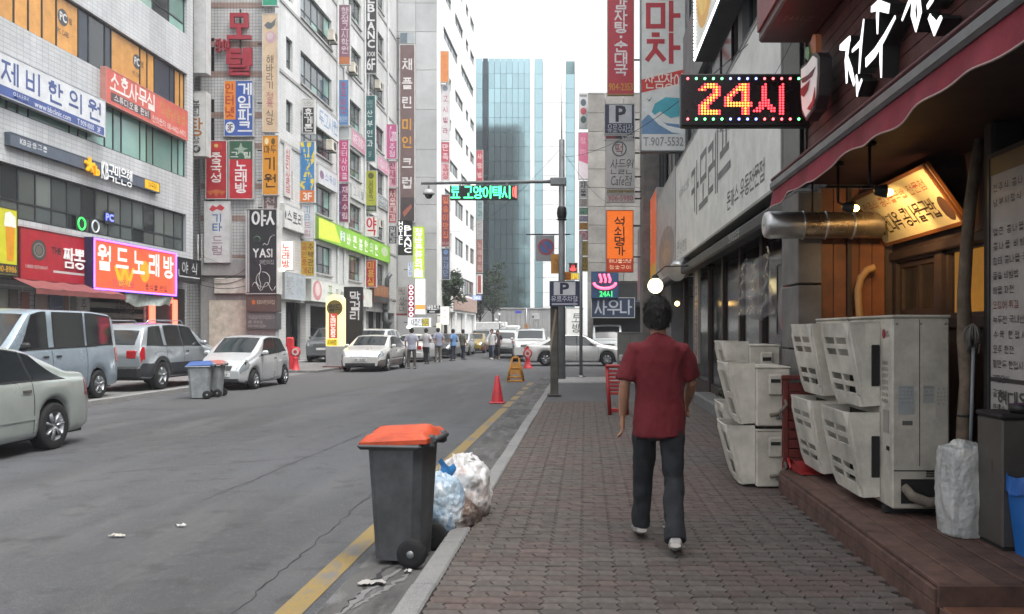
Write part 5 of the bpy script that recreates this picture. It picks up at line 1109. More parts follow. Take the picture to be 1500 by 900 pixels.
def car(name, label, kind, loc, rz, paint, N=100, group=None, front=None, lower=None, roofrack=False, near=True, cat='car', lit=False):
    d = dict(SHAPES[kind]); ext = {k: d.pop(k) for k in ('win', 'ws', 'rw', 'doors', 'handles')}
    s = CarShape(N=N, **d); t = thing(name, label, cat, loc, rz, group)
    pm = M('car_paint_'+paint, C(paint, .74), .28, .3, grime=.10, gs=2.5, coat=.9)
    bo = s.body().part('body', pm, t, fix=True)
    # dark underside fills the wheel wells
    MB().box(-s.L/2+.2, s.L/2-.2, -s.W/2+.14, s.W/2-.14, s.sill-.03, s.belt(0)-.15).part('underbody', TRIMB, t, fix=False)
    for q in ext['win']:
        for sd in (1, -1): s.patch(q, .006, 8, 5, sd).part('side_window', CARGL, t)
    s.across(*ext['ws'], inset=.02).part('windscreen', CARGL, t); s.across(*ext['rw'], inset=.02).part('rear_window', CARGL, t)
    hx = s.L/2
    for sd in (1, -1):
        s.patch(((hx-.36, .42), (hx-.03, .36), (hx-.03, .84), (hx-.30, .80)), .010, 8, 8, sd).part('headlight', LAMPC, t)
        if kind in ('suv', 'van'): s.patch(((-hx+.03, .33), (-hx+.16, .33), (-hx+.18, .50), (-hx+.03, .50)), .008, 4, 4, sd).part('tail_light', LAMPR, t)
        else: s.patch(((-hx+.03, .34), (-hx+.24, .36), (-hx+.2, .49), (-hx+.03, .49)), .008, 4, 4, sd).part('tail_light', LAMPR, t)
        tl = MB().box(-hx-.012, -hx+.06, sd*(s.W*.26), sd*(s.W*.385), s.belt(-hx)-.28, s.belt(-hx)-.08, .015); tl.part('tail_light', LAMPR, t)
        # mirror
        mx = ext['ws'][0]-.28; mp = s.P(mx, .56, sd)
        MB().box(mp.x-.06, mp.x+.07, mp.y+sd*.03, mp.y+sd*.20, mp.z+.0, mp.z+.13, .04).part('mirror', TRIMB if kind == 'van' else pm, t)
        if near:
            for x in ext['doors']: s.patch(((x-.007, .08), (x+.007, .08), (x+.007, .53), (x-.007, .53)), .003, 1, 10, sd).part('door_seam', TRIMB, t)
            for x in ext['handles']: s.patch(((x-.09, .43), (x+.09, .43), (x+.09, .45), (x-.09, .45)), .022, 4, 1, sd).part('door_handle', CHROME if kind != 'van' else TRIMB, t)
            s.patch(((-hx+.9, .525), (ext['ws'][0]-.1, .525), (ext['ws'][0]-.1, .54), (-hx+.9, .54)), .008, 24, 1, sd).part('belt_strip', TRIMB, t)
            if kind == 'sedan': s.patch(((-hx+1.35, .2), (hx-1.3, .2), (hx-1.3, .235), (-hx+1.35, .235)), .012, 20, 1, sd).part('rub_strip', pm, t)
        if lower:
            lm = M('lower_trim_'+lower, C(lower, .8), .5, .1, grime=.2, gs=5)
            for x0, x1 in ((-hx+.02, s.xr-s.r-.06), (s.xr+s.r+.06, s.xf-s.r-.06), (s.xf+s.r+.06, hx-.02)):
                s.patch(((x0, 0.0), (x1, 0.0), (x1, .27), (x0, .27)), .006, 10, 4, sd).part('lower_trim', lm, t)
        if near and kind == 'suv':
            for xw in (s.xf, s.xr):
                a = MB()
                def f(u, w, xw=xw):
                    th = R(8+164*u); rr = s.r+.05+.09*w
                    x = xw+rr*math.cos(th); z = s.r+rr*math.sin(th); hw = s.wid(x)*s.W/2
                    return (x, sd*(hw*1.0+.012-.012*w), z)
                a.grid(f, 18, 2).part('arch_trim', TRIMB, t)
    if near:
        for q in ext['win']:                      # black rubber round each pane
            for sd in (1, -1):
                cs_ = [Vector(p) for p in q]; mid = sum(cs_, Vector((0, 0)))/4
                s.patch([tuple(mid+(p-mid)*1.0+Vector((.028 if p.x > mid.x else -.028, .012 if p.y > mid.y else -.012))) for p in cs_], .003, 8, 5, sd).part('window_seal', TRIMB, t)
        b_ = MB(); letters(b_, '39 4417', (-.22, s.top(hx)-.145, .22, s.top(hx)-.065), bold=.02); MB().add([(hx+.0315+p[2], p[0], p[1]) for p in b_.v], b_.f).part('plate_lettering', TRIMB, t, fix=False)
    # bumper fields, grille and plates
    zb = s.sill+.02
    s.across(hx-.09, hx-.004, v0=.905, off=.012, nu=12, nv=3).part('grille', TRIMB if front is None else front, t)
    MB().box(hx-.08, hx+.014, -s.W*.33, s.W*.33, zb+.0, min(.36, s.top(hx)-.2), .02).part('air_intake', TRIMB, t)
    MB().box(hx, hx+.03, -.26, .26, s.top(hx)-.16, s.top(hx)-.05, .005).part('number_plate', PLATE, t)
    if kind in ('suv', 'van'): MB().box(-hx-.05, -hx+.25, -s.W*.44, s.W*.44, s.sill+.02, .62, .05).part('rear_bumper', TRIMB, t)
    else: MB().box(-hx-.03, -hx+.12, -s.W*.41, s.W*.41, s.sill+.04, .56, .05).part('rear_bumper', pm, t)
    MB().box(-hx-.03, -hx-.008, -.26, .26, .68, .80, .005).part('number_plate', PLATE, t)
    if roofrack:
        for sd in (1, -1): MB().tube([(-1.6, sd*s.W*.34, s.H-.02), (-1.5, sd*s.W*.34, s.H+.05), (.2, sd*s.W*.34, s.H+.06), (.35, sd*s.W*.34, s.H-.01)], .018, 8).part('roof_rail', CHROME, t)
    if near: MB().tube([(-.9, 0, s.H-.02), (-1.25, 0, s.H+.12)], .006, 5).part('aerial', TRIMB, t)
    # wheels
    for xw in (s.xf, s.xr):
        for sd in (1, -1):
            y = sd*(s.W/2-.115); r = s.r
            b = MB(); b.lathe([(r*.62, -.085), (r*.9, -.10), (r*.985, -.085), (r, -.05), (r, .05), (r*.985, .085), (r*.9, .10), (r*.62, .085)], (xw, y, r), 'y', 28)
            wo = b.part('wheel', TYRE, t)
            q = MB(); yo = sd*.07; q.lathe([(r*.64, yo*1.25), (r*.60, yo*.9), (r*.56, yo*.35), (.0, yo*.35)], (xw, y, r), 'y', 24)
            for k in range(5 if kind != 'sedan' else 7):
                a = 2*math.pi*k/(5 if kind != 'sedan' else 7)+.3
                c0 = Vector((xw+r*.12*math.cos(a), y+yo*1.05, r+r*.12*math.sin(a))); c1 = Vector((xw+r*.6*math.cos(a), y+yo*.95, r+r*.6*math.sin(a)))
                q.tube([c0, c1], [(r*.09, .018), (r*.13, .016)] if True else .03, 6)
            q.lathe([(0, yo*1.15), (r*.14, yo*1.12), (r*.16, yo*.9)], (xw, y, r), 'y', 12)
            q.part('rim', RIMM, wo)
    return t
car('sedan_car', 'silver green sedan cut by the picture edge, driving towards us in the far lane', 'sedan', (-8.05, 10.18, 0), R(-90), 'b9c2be')
car('minivan', 'silver blue van parked on the pavement, facing us', 'van', (-11.70, 17.82, .10), R(-90), '9fb0bd', cat='van')
car('suv_car', 'silver suv with a black rear bumper parked behind the van', 'suv', (-11.75, 23.2, .10), R(90), 'a4acb2', roofrack=True, lower='3a3d42')
car('hatchback_car', 'small silver hatchback parked facing us behind the blue-lidded bin', 'hatch', (-9.75, 24.5, 0), R(-90), 'd2d6d8')
car('white_sedan', 'white sedan with brownish lower sides parked beyond the lit pillar sign', 'sedan', (-8.7, 35.4, 0), R(-91), 'e4e4e0', front=CHROME, lower='6f655f')
car('arcade_car', 'dark jeep-like car standing inside the arcade behind the lit pillar', 'suv', (-15.0, 46.0, .09), R(-62), '30363c', N=60, near=False)
car('white_minivan', 'white people carrier behind the white sedan, half hidden by it', 'suv', (-10.3, 41.6, .0), R(-90), 'd6d7d6', N=60, near=False)
car('grey_wagon', 'dark grey wagon parked close to the arcade behind the white cars', 'suv', (-12.6, 43.0, .09), R(-90), '6a6e72', N=60, near=False)
car('white_car_rear', 'white saloon seen from behind between the standing people', 'sedan', (-9.0, 45.5, 0), R(90), 'd4d5d4', N=60, near=False)
car('black_car', 'black saloon nose towards us beside the blue-shirted person', 'sedan', (-8.6, 51.5, 0), R(-90), '23262a', N=60, near=False)
car('white_far_car', 'white compact car beyond the olive-topped person', 'hatch', (-8.3, 57, 0), R(-90), 'd0d2d2', N=60, near=False)
car('yellow_taxi', 'yellow and red taxi far down the row', 'sedan', (-8.2, 63.5, 0), R(-90), 'b59a3a', N=60, near=False, lower='8a3a30')
car('silver_far_car', 'silver far car nearest the end of the row', 'suv', (-8.6, 71, 0), R(-90), '9aa0a2', N=50, near=False)
car('teal_far_car', 'pale teal car crossing at the end of the street', 'hatch', (-10.5, 92, 0), R(-30), '8fa3a0', N=50, near=False)
car('white_suv', 'white suv nose towards us standing by the yellow stand', 'suv', (-2.95, 46.3, 0), R(-90), 'd2d3d1', N=70, near=False, roofrack=True)
car('white_estate', 'white estate car seen from behind next to the white suv', 'suv', (-4.75, 51.5, 0), R(90), 'cfd1d0', N=60, near=False)
car('white_coupe', 'white coupe standing across the side street mouth, nose to the sauna', 'sedan', (-.45, 39.6, 0), R(0), 'dcddd9', N=90)
car('white_delivery_van', 'white van parked in front of the sauna recess', 'van', (1.15, 47.2, 0), R(-90), 'c9cfd0', N=60, near=False, cat='van')
# box truck at the end
tk = thing('box_truck', 'white box truck waiting at the end of the street', 'truck', (-11.2, 97, 0))
MB().box(-2.6, 2.2, -1, 1, .9, 2.6, .04).part('cargo_box', M('truck_white', 'd6d8d6', .5), tk); MB().box(2.25, 3.7, -.95, .95, .5, 2.2, .12).part('cab', M('truck_white', 'd6d8d6'), tk)
MB().box(3.2, 3.72, -.85, .85, 1.35, 2.0, .05).part('windscreen', CARGL, tk); MB().box(-2.6, 3.5, -.5, .5, .55, .9).part('chassis', TRIMB, tk)
for x in (-1.6, 2.7):
    for y in (-.85, .85): MB().lathe([(0, -.1), (.36, -.1), (.38, 0), (.36, .1), (0, .1)], (x, y, .38), 'y', 18).part('wheel', TYRE, tk)
# ------------------------------------------------------------------ people
SKIN = M('skin', C('b98a6e', .8), .55, grime=.1, gs=14, sub=.08); HAIR = M('black_hair', (.010, .009, .008, 1), .75, grime=.3, gs=60, bump=.8, bs=120)
def hand(b, w, f, side, s=1.):
    """palm and five unequal, slightly curled fingers; w wrist, f unit vector along the hanging hand"""
    w = Vector(w); f = Vector(f).normalized(); fw = Vector((0, 1, 0)); fw = (fw-f*fw.dot(f)).normalized(); n = f.cross(fw)*side
    P = lambda a, c, d=0: w+f*(a*s)+fw*(c*s)+n*(d*s)
    b.tube([P(-.02, 0), P(.03, 0), P(.07, .0), P(.095, 0)], [(.02*s, .026*s), (.017*s, .038*s), (.016*s, .042*s), (.013*s, .038*s)], 10)
    for k, (c, l) in enumerate(((.030, .068), (.011, .078), (-.009, .072), (-.029, .056))):
        p0 = P(.085, c); p1 = P(.085+l*.45, c*1.12, -.006); p2 = P(.085+l*.75, c*1.1, -.02); p3 = P(.085+l*.92, c*1.05, -.036)
        b.tube([p0, p1, p2, p3], [.0098*s, .0092*s, .0086*s, .0072*s], 8)
    b.tube([P(.02, .032), P(.05, .058, -.008), P(.078, .066, -.018), P(.098, .064, -.024)], [.013*s, .0115*s, .0105*s, .008*s], 8)
def wrinkle(o, amp, sc, stretch=(1, 1, .5)):
    vs = o.data.vertices; nn = [0.]*(3*len(vs)); cc = [0.]*(3*len(vs)); vs.foreach_get('normal', nn); vs.foreach_get('co', cc)
    for i in range(0, len(cc), 3):
        x, y, z = cc[i:i+3]; k = amp*.7*noise.noise((x*sc*stretch[0], y*sc*stretch[1], z*sc*stretch[2]))+amp*.55*(.4-abs(noise.noise((x*sc*1.2+z*sc*.5, y*sc*1.2, z*sc*.55+7))))+amp*.25*(.3-abs(noise.noise((x*sc*2.6-z*sc*.9, y*sc*2.2, z*sc*1.2+3))))
        cc[i] += nn[i]*k; cc[i+1] += nn[i+1]*k; cc[i+2] += nn[i+2]*k
    vs.foreach_set('co', cc); o.data.update()
def person(name, label, loc, rz, shirt, pants, J, vox=.012, h=1.0, sleeve='short', group=None, shoes='c4c2bc', skirt=False):
    """J: joints of each limb; the figure faces local +y"""
    t = thing(name, label, 'person', loc, rz, group); t.scale = (h, h, h)
    V = Vector
    hd = V(J.get('head', (0, .03, 1.575)))
    b = MB()
    b.ball(hd, (.074, .092, .112), 16); b.ball(hd+V((0, .02, -.07)), (.056, .07, .06), 12)
    b.tube([(0, -.005, 1.36), (0, .0, 1.44), (hd.x*.6, hd.y*.6, 1.50), (hd.x, hd.y-.01, 1.56)], [.075, .056, .054, .056], 12)
    b.ball(hd+V((0, .098, -.02)), (.013, .02, .026), 8)                       # nose
    b.ball(hd+V((0, .088, -.062)), (.026, .012, .010), 8)                     # mouth
    for sd in (-1, 1):
        b.ball(hd+V((sd*.076, -.004, -.012)), (.012, .024, .034), 8)           # ears
        b.ball(hd+V((sd*.032, .082, .008)), (.016, .012, .010), 8)             # eyes
    b.tube([(0, 0, .86), (0, 0, 1.0), (0, .0, 1.2), (0, -.005, 1.36), (0, -.005, 1.42)], [(.145, .095), (.13, .09), (.15, .10), (.155, .09), (.06, .06)], 14)
    for sd, k in ((-1, 'L'), (1, 'R')):
        sh, el, wr = (V(p) for p in J['arm'+k])
        b.tube([V((sd*.10, sh.y, sh.z-.03)), sh+V((0, 0, -.025)), sh.lerp(el, .35), el, el.lerp(wr, .3), wr], [.036, .042, .042, .037, .040, .026], 12)
        hand(b, wr, J.get('hand'+k, wr-el), -sd)
        hp, kn, an = (V(p) for p in J['leg'+k])
        b.tube([hp+V((0, 0, .05)), hp.lerp(kn, .3), kn, kn.lerp(an, .35), an], [.078, .072, .05, .048, .032], 12)
        to = V(J.get('toe'+k, (an.x, an.y+.17, an.z-.06)))
        b.tube([an+V((0, -.03, -.02)), an.lerp(to, .5), to], [(.035, .035), (.04, .03), (.03, .02)], 10)
    body = mods(b, 'body', SKIN, t, remesh(vox*.62 if vox < .01 else vox, 2))
    # shirt
    s = MB(); zh = J.get('hem', .80)
    s.tube([(0, .0, zh), (0, .0, zh+.08), (0, .0, 1.0), (0, -.005, 1.15), (0, -.012, 1.28), (0, -.012, 1.37), (0, -.008, 1.415), (0, 0, 1.452)], [(.184, .140), (.181, .138), (.168, .124), (.170, .120), (.178, .116), (.162, .098), (.110, .078), (.066, .062)], 22)
    for sd, k in ((-1, 'L'), (1, 'R')):
        sh, el, wr = (V(p) for p in J['arm'+k])
        if sleeve == 'short': s.tube([V((sd*.07, sh.y-.006, sh.z+.005)), sh+V((0, 0, -.012)), sh.lerp(el, .3), sh.lerp(el, .55), sh.lerp(el, .86)], [.06, .066, .067, .066, .070], 14)
        else: s.tube([V((sd*.07, sh.y-.006, sh.z+.005)), sh+V((0, 0, -.012)), sh.lerp(el, .5), el, el.lerp(wr, .5), el.lerp(wr, .93)], [.06, .066, .060, .056, .05, .044], 14)
    so_ = mods(s, 'shirt', shirt, t, remesh(vox, 4)); wrinkle(so_, .019 if vox < .01 else .006, 9)
    # trousers
    p = MB()
    p.tube([(0, .0, .74), (0, .0, .84), (0, .0, .93), (0, 0, .99)], [(.158, .112), (.160, .114), (.148, .104), (.138, .098)], 20)
    for sd, k in ((-1, 'L'), (1, 'R')):
        hp, kn, an = (V(q) for q in J['leg'+k])
        lo = an+V((0, 0, -.004)) if not J.get('shorts') else kn.lerp(an, .1)
        p.tube([hp+V((0, 0, .04)), hp.lerp(kn, .28), hp.lerp(kn, .65), kn, kn.lerp(an, .4), kn.lerp(an, .75), lo], [.078, .086, .077, .069, .066, .062, .067], 16)
    po = mods(p, 'trousers', pants, t, remesh(vox, 3)); wrinkle(po, .019 if vox < .01 else .005, 11, (1, 1, .8))
    # hair
    q = MB(); q.ball(hd+V((0, -.018, .030)), (.094, .102, .104), 18); q.ball(hd+V((0, -.052, -.030)), (.078, .058, .070), 14)
    for sd in (-1, 1): q.ball(hd+V((sd*.068, -.012, -.008)), (.026, .046, .056), 10)
    ho = mods(q, 'hair', HAIR, t, remesh(max(.008, vox*.8), 1)); wrinkle(ho, .014, 30, (1, 1, 1))
    if vox < .01:                                 # loose strands over the head
        me_ = ho.data; st_ = MB(); rr = random.Random(3); nv_ = len(me_.vertices)
        for _ in range(2600):
            v_ = me_.vertices[rr.randrange(nv_)]; p_ = v_.co; n_ = v_.normal
            if p_.z < hd.z-.075: continue
            g_ = Vector((rr.uniform(-.5, .5), rr.uniform(-.7, .1), -1)); g_ = (g_-n_*g_.dot(n_))
            if g_.length < .05: continue
            g_.normalize(); w_ = n_.cross(g_)*.0022; l_ = rr.uniform(.018, .045)
            q0 = p_-n_*.004; q1 = p_+n_*.006+g_*l_*.5; q2 = p_+n_*rr.uniform(.0, .012)+g_*l_
            st_.add([q0-w_, q0+w_, q1+w_*.8, q1-w_*.8, q2], [(0, 1, 2, 3), (3, 2, 4)], True)
        st_.part('hair_strands', HAIR, t, fix=False, kind='stuff')
    sm = M('shoe_'+shoes, C(shoes, .8), .6, grime=.3, gs=12)
    for k in 'LR':
        an = V(J['leg'+k][2]); to = V(J.get('toe'+k, (an.x, an.y+.17, an.z-.06))); d = (to-an).normalized()
        q = MB(); q.tube([an+V((0, 0, -.02))-d*.055, an+V((0, 0, -.02)), an.lerp(to, .5)+V((0, 0, -.005)), to+V((0, 0, -.0)), to+d*.045], [(.038, .044), (.046, .05), (.050, .040), (.050, .032), (.034, .024)], 12)
        sh_ = mods(q, 'shoe', sm, t, remesh(max(.008, vox*.8), 2))
        dn = Vector((0, 0, -1)); dn = (dn-d*dn.dot(d)).normalized()
        w = MB(); w.tube([an-d*.06+dn*.045, an.lerp(to, .5)+dn*.034, to+d*.04+dn*.018], [(.036, .014), (.044, .014), (.034, .012)], 12); w.part('sole', M('shoe_sole', 'b9b5ac' if vox < .01 else '2a2a2a', .7), sh_)
    return t
# the walker: weight on the rear foot, other leg stepping away from us
JW = dict(head=(-.01, .015, 1.585), hem=.755, armL=((-.165, -.005, 1.352), (-.236, -.015, 1.105), (-.25, .075, .885)), armR=((.165, -.005, 1.352), (.232, .06, 1.115), (.215, .245, .965)), handL=(.01, .10, -1), handR=(-.05, .75, -.6),
    legL=((-.088, .01, .86), (-.10, .14, .475), (-.118, .20, .095)), legR=((.088, -.01, .86), (.10, -.04, .46), (.095, -.29, .105)), toeL=(-.135, .37, .045), toeR=(.105, -.13, .035))
RED = M('dark_red_cotton', C('861a28', .52), .85, grime=.12, gs=6, bump=.3, bs=400); JEAN = M('charcoal_denim', C('3a3d44', .42), .85, grime=.25, gs=9, bump=.35, bs=350)
person('person', 'person in a dark red T-shirt and charcoal jeans walking away along the brick pavement', (.505, 5.9, .12), R(-2), RED, JEAN, JW, vox=.0085)
def stand(lean=0., arms=0, foot=.1):
    a = {0: ((-.168, 0, 1.362), (-.25, -.02, 1.12), (-.24, .06, .88)), 1: ((-.168, 0, 1.362), (-.26, -.05, 1.14), (-.15, .16, 1.08)), 2: ((-.168, 0, 1.362), (-.27, -.06, 1.13), (-.16, -.05, .95))}[arms]
    mir = lambda p: tuple((-x, y, z) for x, y, z in p)
    return dict(armL=a, armR=mir(a), legL=((-.088, 0, .86), (-foot, .03, .47), (-foot-.01, 0, .09)), legR=((.088, 0, .86), (foot, .02, .47), (foot+.01, -.02, .09)))
def walkp(st=.22):
    return dict(armL=((-.168, 0, 1.362), (-.24, -.1, 1.13), (-.23, .02, .92)), armR=((.168, 0, 1.362), (.24, .08, 1.13), (.22, .22, .95)),
        legL=((-.088, 0, .86), (-.09, st*.8, .47), (-.09, st*.9, .09)), legR=((.088, 0, .86), (.09, -.02, .47), (.09, -st*1.1, .11)))
def cm(c, k=.6): return M('cloth_'+c, C(c, k), .85, grime=.12, gs=8)
PG = 'people in the street'
person('person', 'person in a pale lilac shirt and grey trousers, nearest of the standing group', (ax(603, 36), 36, 0), R(8), cm('bcc0d0'), cm('5f5c58'), stand(arms=0, foot=.12), h=1.02, shoes='2a2a2c', group=PG)
person('person', 'person in a white shirt and black trousers standing beside the lilac-shirted person', (ax(624, 41), 41, 0), R(-10), cm('cfcfd2'), cm('1f2024'), stand(arms=1, foot=.06), h=1.02, shoes='1c1c1e', group=PG)
person('person', 'person in a grey-blue shirt and pale grey trousers in the middle of the standing group', (ax(642, 43.5), 43.5, 0), R(30), cm('9a9fb4'), cm('77736d'), stand(arms=2, foot=.10), h=1.04, shoes='2a2a2c', group=PG)
person('person', 'person in a bright blue shirt standing by the black saloon', (ax(664, 45.5), 45.5, 0), R(60), cm('6a96c8'), cm('2e323c'), stand(arms=1, foot=.07), h=1.0, shoes='1c1c1e', group=PG)
person('person', 'slim person in an olive grey top, furthest of the standing group', (ax(678, 46.8), 46.8, 0), R(-40), cm('76786c'), cm('2c3444'), stand(arms=0, foot=.06), h=.99, shoes='3a3a3a', group=PG)
person('person', 'person in a white shirt walking towards us with a companion', (ax(720.5, 47.5), 47.5, 0), R(175), cm('dcdcdc'), cm('4a5468'), walkp(), h=1.0, sleeve='long', shoes='b9b4ac', group=PG)
person('person', 'person in a dark top and shorts walking beside the white-shirted one', (ax(729, 48.2), 48.2, 0), R(185), cm('54454a'), dict(a=cm('3a3640'))['a'], dict(walkp(.18), shorts=True), h=.97, shoes='8a8078', group=PG)
person('person', 'person in pale grey half hidden between the parked cars by the arcade', (ax(548, 50), 50, .09), R(100), cm('b4bcc8'), cm('5a5c64'), stand(arms=1), h=1.0, shoes='2a2a2c', group=PG)
bpy.data.scenes.remove(TMP)
# ------------------------------------------------------------------ buildings on our side
WOOD = M('red_brown_board', C('5e2d27', .75), .6, grime=.3, gs=5, bump=.2, bs=40, rv=.2)
DECK = M('deck_plank', C('7a5a4e', .62), .75, grime=.35, gs=7, bump=.35, bs=60, rv=.25)
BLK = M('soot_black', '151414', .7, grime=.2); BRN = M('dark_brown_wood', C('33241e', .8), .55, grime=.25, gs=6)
# -- neighbouring block with the wide white sign
r2 = thing('shop_building', 'grey clad shop block with dark upper windows behind the white board', 'building', (RX, 17, 0))
CLAD = M('grey_cladding', C('9a9c9c', .75), .5, .2, grime=.15, gs=1.5)
slab(r2, 'block', RX+1.2, 14, 8.3, 26.1, 0, 17, CLAD)
m2 = frame4((RX, 26.1, 5.4), *UV['r'])
hol = [(.6, .55, 5.2, 2.3), (5.6, .55, 11.2, 2.3), (11.6, .55, 17.4, 2.3), (.6, 4.2, 17.4, 6), (.6, 7.6, 17.4, 9.4)]
wall(r2, 'upper_wall', m2, 17.8, 11.6, hol, CLAD, .3)
for q in hol: window(r2, m2, q, max(3, round((q[2]-q[0])/1.3)), (1,), ALU, [G_DARK, G_MID, G_DARK], rec=.12)
slab(r2, 'ledge', RX-.28, RX-.001, 8.3, 26.1, 5.62, 5.72, DARK, .02)
slab(r2, 'slant_pipe', RX-.34, RX-.22, 8.4, 26, 5.80, 5.90, DARK, .03)
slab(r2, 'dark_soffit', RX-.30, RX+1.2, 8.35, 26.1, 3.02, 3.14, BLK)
slab(r2, 'awning_rail', RX-.55, RX-.31, 8.6, 25.4, 2.86, 3.04, M('black_awning_box', '26272a', .5), .03)
b = MB(); letters(b, '현재영업중', (0, 0, .9, .12)); MB().add([(RX-.553-p[2], 12.6-p[0], 2.89+p[1]) for p in b.v], b.f).part('rail_lettering', SM('b4b4b4'), r2, world=True, fix=False)
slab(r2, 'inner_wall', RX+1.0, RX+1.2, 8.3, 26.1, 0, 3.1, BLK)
for y0, y1, mt in ((9.3, 9.42, BRN), (10.9, 11.05, BRN), (12.6, 12.8, BRN), (14.4, 14.55, BRN), (16.2, 16.35, BRN), (18, 18.2, BRN), (20.5, 20.7, M('pale_post', C('8a8580', .7), .6)), (22.6, 22.75, BRN)):
    slab(r2, 'door_post', RX-.06, RX+.06, y0, y1, .1, 3.02, mt, .01)
for y0, y1 in ((9.45, 10.88), (11.1, 12.55), (12.85, 14.35), (14.6, 16.15), (16.4, 17.95), (18.25, 20.4)):
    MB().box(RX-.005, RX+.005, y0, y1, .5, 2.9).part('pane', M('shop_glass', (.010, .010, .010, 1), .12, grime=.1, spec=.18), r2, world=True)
    slab(r2, 'dado', RX-.03, RX+.03, y0, y1, .1, .48, BRN)
slab(r2, 'planter_ledge', RX-.45, RX-.08, 14.5, 17.5, .1, .35, CONC, .03)
GR = M('grey_stone_pier', C('87837e', .65), .75, grime=.25, gs=3, rv=.12, bump=.2)
for z0, z1 in ((.1, .75), (.76, 1.42), (1.43, 2.05), (2.06, 2.95)): slab(r2, 'stone_course', ax(1166, 8.3), ax(1201, 8.3), 8.22, 8.9, z0, z1-.008, GR, .008)
# vertical white banner by the door
bs_ = sign('door_banner', 'narrow white upright banner with dark red letters by the dark doorway', frame4((RX-.25, 18.85, .9), *UV['r']), .62, 2.05, .05, 'b4aca4', [('포장마차', .2, .06, .8, .82, '7c2a30', dict(v=True, b=.04))], edge='9a948c', rim=.015)
# clear plastic sheet and crab poster
ps = thing('plastic_sheet', 'crinkled clear plastic sheet hung in the dark shop opening', 'sheet', (2.3, 10.8, 1.8))
px0, px1 = 11.5, 14.0
MB().grid(lambda u, w: (RX-.16+.035*math.sin(u*17+3*w)+.02*math.sin(w*23+u*5), px1-(px1-px0)*u, 2.72-.92*w-.10*(1-u)*(1-w)*.6+.05*math.sin(u*7)), 46, 22).part('film', M('clear_film', (.35, .35, .36, 1), .16, grime=.3, gs=6, alpha=.42, spec=.9), ps, world=True)
for u in (px0, px1): MB().tube([(RX-.16, u, 2.7), (RX-.12, u, 2.9)], .006, 5).part('tie', DARK, ps, world=True)
sign('crab_poster', 'dark poster of red crab legs on a pale plate beside the plastic sheet', frame4((RX-.12, 11.3, 1.55), *UV['r']), 1.1, .92, .03, '3c4452', [('@', .02, .02, .98, .75, '77777c'), ('#', .1, .05, .9, .9, 'a8483e', dict(pts=[(.1, 0), (.3, .55), (.42, .95), (.5, .6), (.62, .9), (.72, .5), (.95, .1), (.7, .2), (.5, .05), (.3, .25)], lay=1)), ('#', .25, .08, .8, .55, 'c46a58', dict(pts=[(0, 0), (.3, .9), (.5, .2), (.75, 1), (1, .1), (.6, .05)], lay=2))], edge='2c2a2c', rim=.02, cat='poster')
# upper lit food box with a bulb line
t = sign('lit_food_box', 'white light box with a yellow food picture edged with bulbs, high above the board', frame4((RX-.02-.42, 17.3, 7.05), *UV['r']), 4.2, 2.4, .4, 'd9d9d2', [('@', .02, .1, .7, 1.2, 'd8a03a'), ('@', .1, .2, .6, 1.0, 'e4b84a', dict(lay=1))], emit=.35, edge='4a4c4e')
b = MB()
for k in range(60): b.ball((.04+k*4.12/59, .03, .02), .022, 6)
for k in range(34): b.ball((.03, .05+k*2.3/33, .02), .022, 6)
b.part('lamp_dots', M('white_bulb', 'ffffff', .4, emit=3.5, grime=0), t, kind='stuff')
# silver elbow duct, globe lamp
el = thing('elbow_duct', 'dented silver elbow duct poking out below the white board', 'duct', (2.3, 19.5, 3.0))
MB().tube([(2.75, 19.6, 3.03), (2.35, 19.5, 3.06), (2.12, 19.3, 3.0), (2.02, 19.0, 2.9)], [.2, .22, .22, .2], 16).part('pipe', M('galv_shiny', 'c4c6c6', .28, .9, grime=.2), el, world=True)
for x_, y_, z_ in ((2.45, 19.53, 3.06),): MB().lathe([(.215, -.02), (.235, 0), (.215, .02)], (x_, y_, z_), 'x', 16).part('collar', STEEL, el, world=True)
gl = thing('globe_lamp', 'glowing white globe lamp over the shop doorway', 'lamp', (ax(960, 17.5), 17.5, az(419, 17.5)))
MB().ball((0, 0, 0), .155, 20).part('globe', M('lit_globe', 'fff0d0', .4, emit=3, ecol='ffe2a8', grime=0), gl); MB().lathe([(.03, .14), (.07, .15), (.07, .2), (.02, .24)], (0, 0, 0), 'z', 12).part('cap', DARK, gl)
MB().tube([(0, 0, .22), (.2, 0, .4), (1.2, .1, .42)], .014, 6).part('arm', DARK, gl)
gl2 = thing('small_wall_lamp', 'tiny warm lamp glowing deep in the doorway', 'lamp', (ax(992, 19.5), 19.5, az(445, 19.5)))
MB().ball((0, 0, 0), .055, 12).part('globe', M('warm_lamp', 'ffc870', .4, emit=6, grime=0), gl2); MB().tube([(0, 0, .04), (0, .0, .14), (.5, 0, .16)], .01, 6).part('arm', DARK, gl2)
# potted shrub
def leafclump(b, c, r, n, ls):
    for _ in range(n):
        d = Vector((rnd.gauss(0, 1), rnd.gauss(0, 1), rnd.gauss(0, .8))).normalized(); p = Vector(c)+d*r*rnd.uniform(.35, 1)
        a = Vector((rnd.gauss(0, 1), rnd.gauss(0, 1), rnd.gauss(0, .6))).normalized(); e = a.cross(d).normalized() if a.cross(d).length > .1 else Vector((1, 0, 0)); k = ls*rnd.uniform(.6, 1.3)
        b.add([p-a*k, p+e*k*.4, p+a*k, p-e*k*.4], [(0, 1, 2, 3)])
LEAF = M('leaf_green', (.045, .07, .03, 1), .6, grime=.4, gs=3, spec=.3)
pl = thing('potted_shrub', 'small dark green shrub in a pot on the ledge behind the stacked units', 'plant', (RX-.3, 13.4, .12))
MB().lathe([(.0, 0), (.15, 0), (.2, .3), (.17, .3), (.15, .26), (0, .26)], n=16).part('pot', M('pot_clay', C('4a3c36', .7), .8), pl)
b = MB()
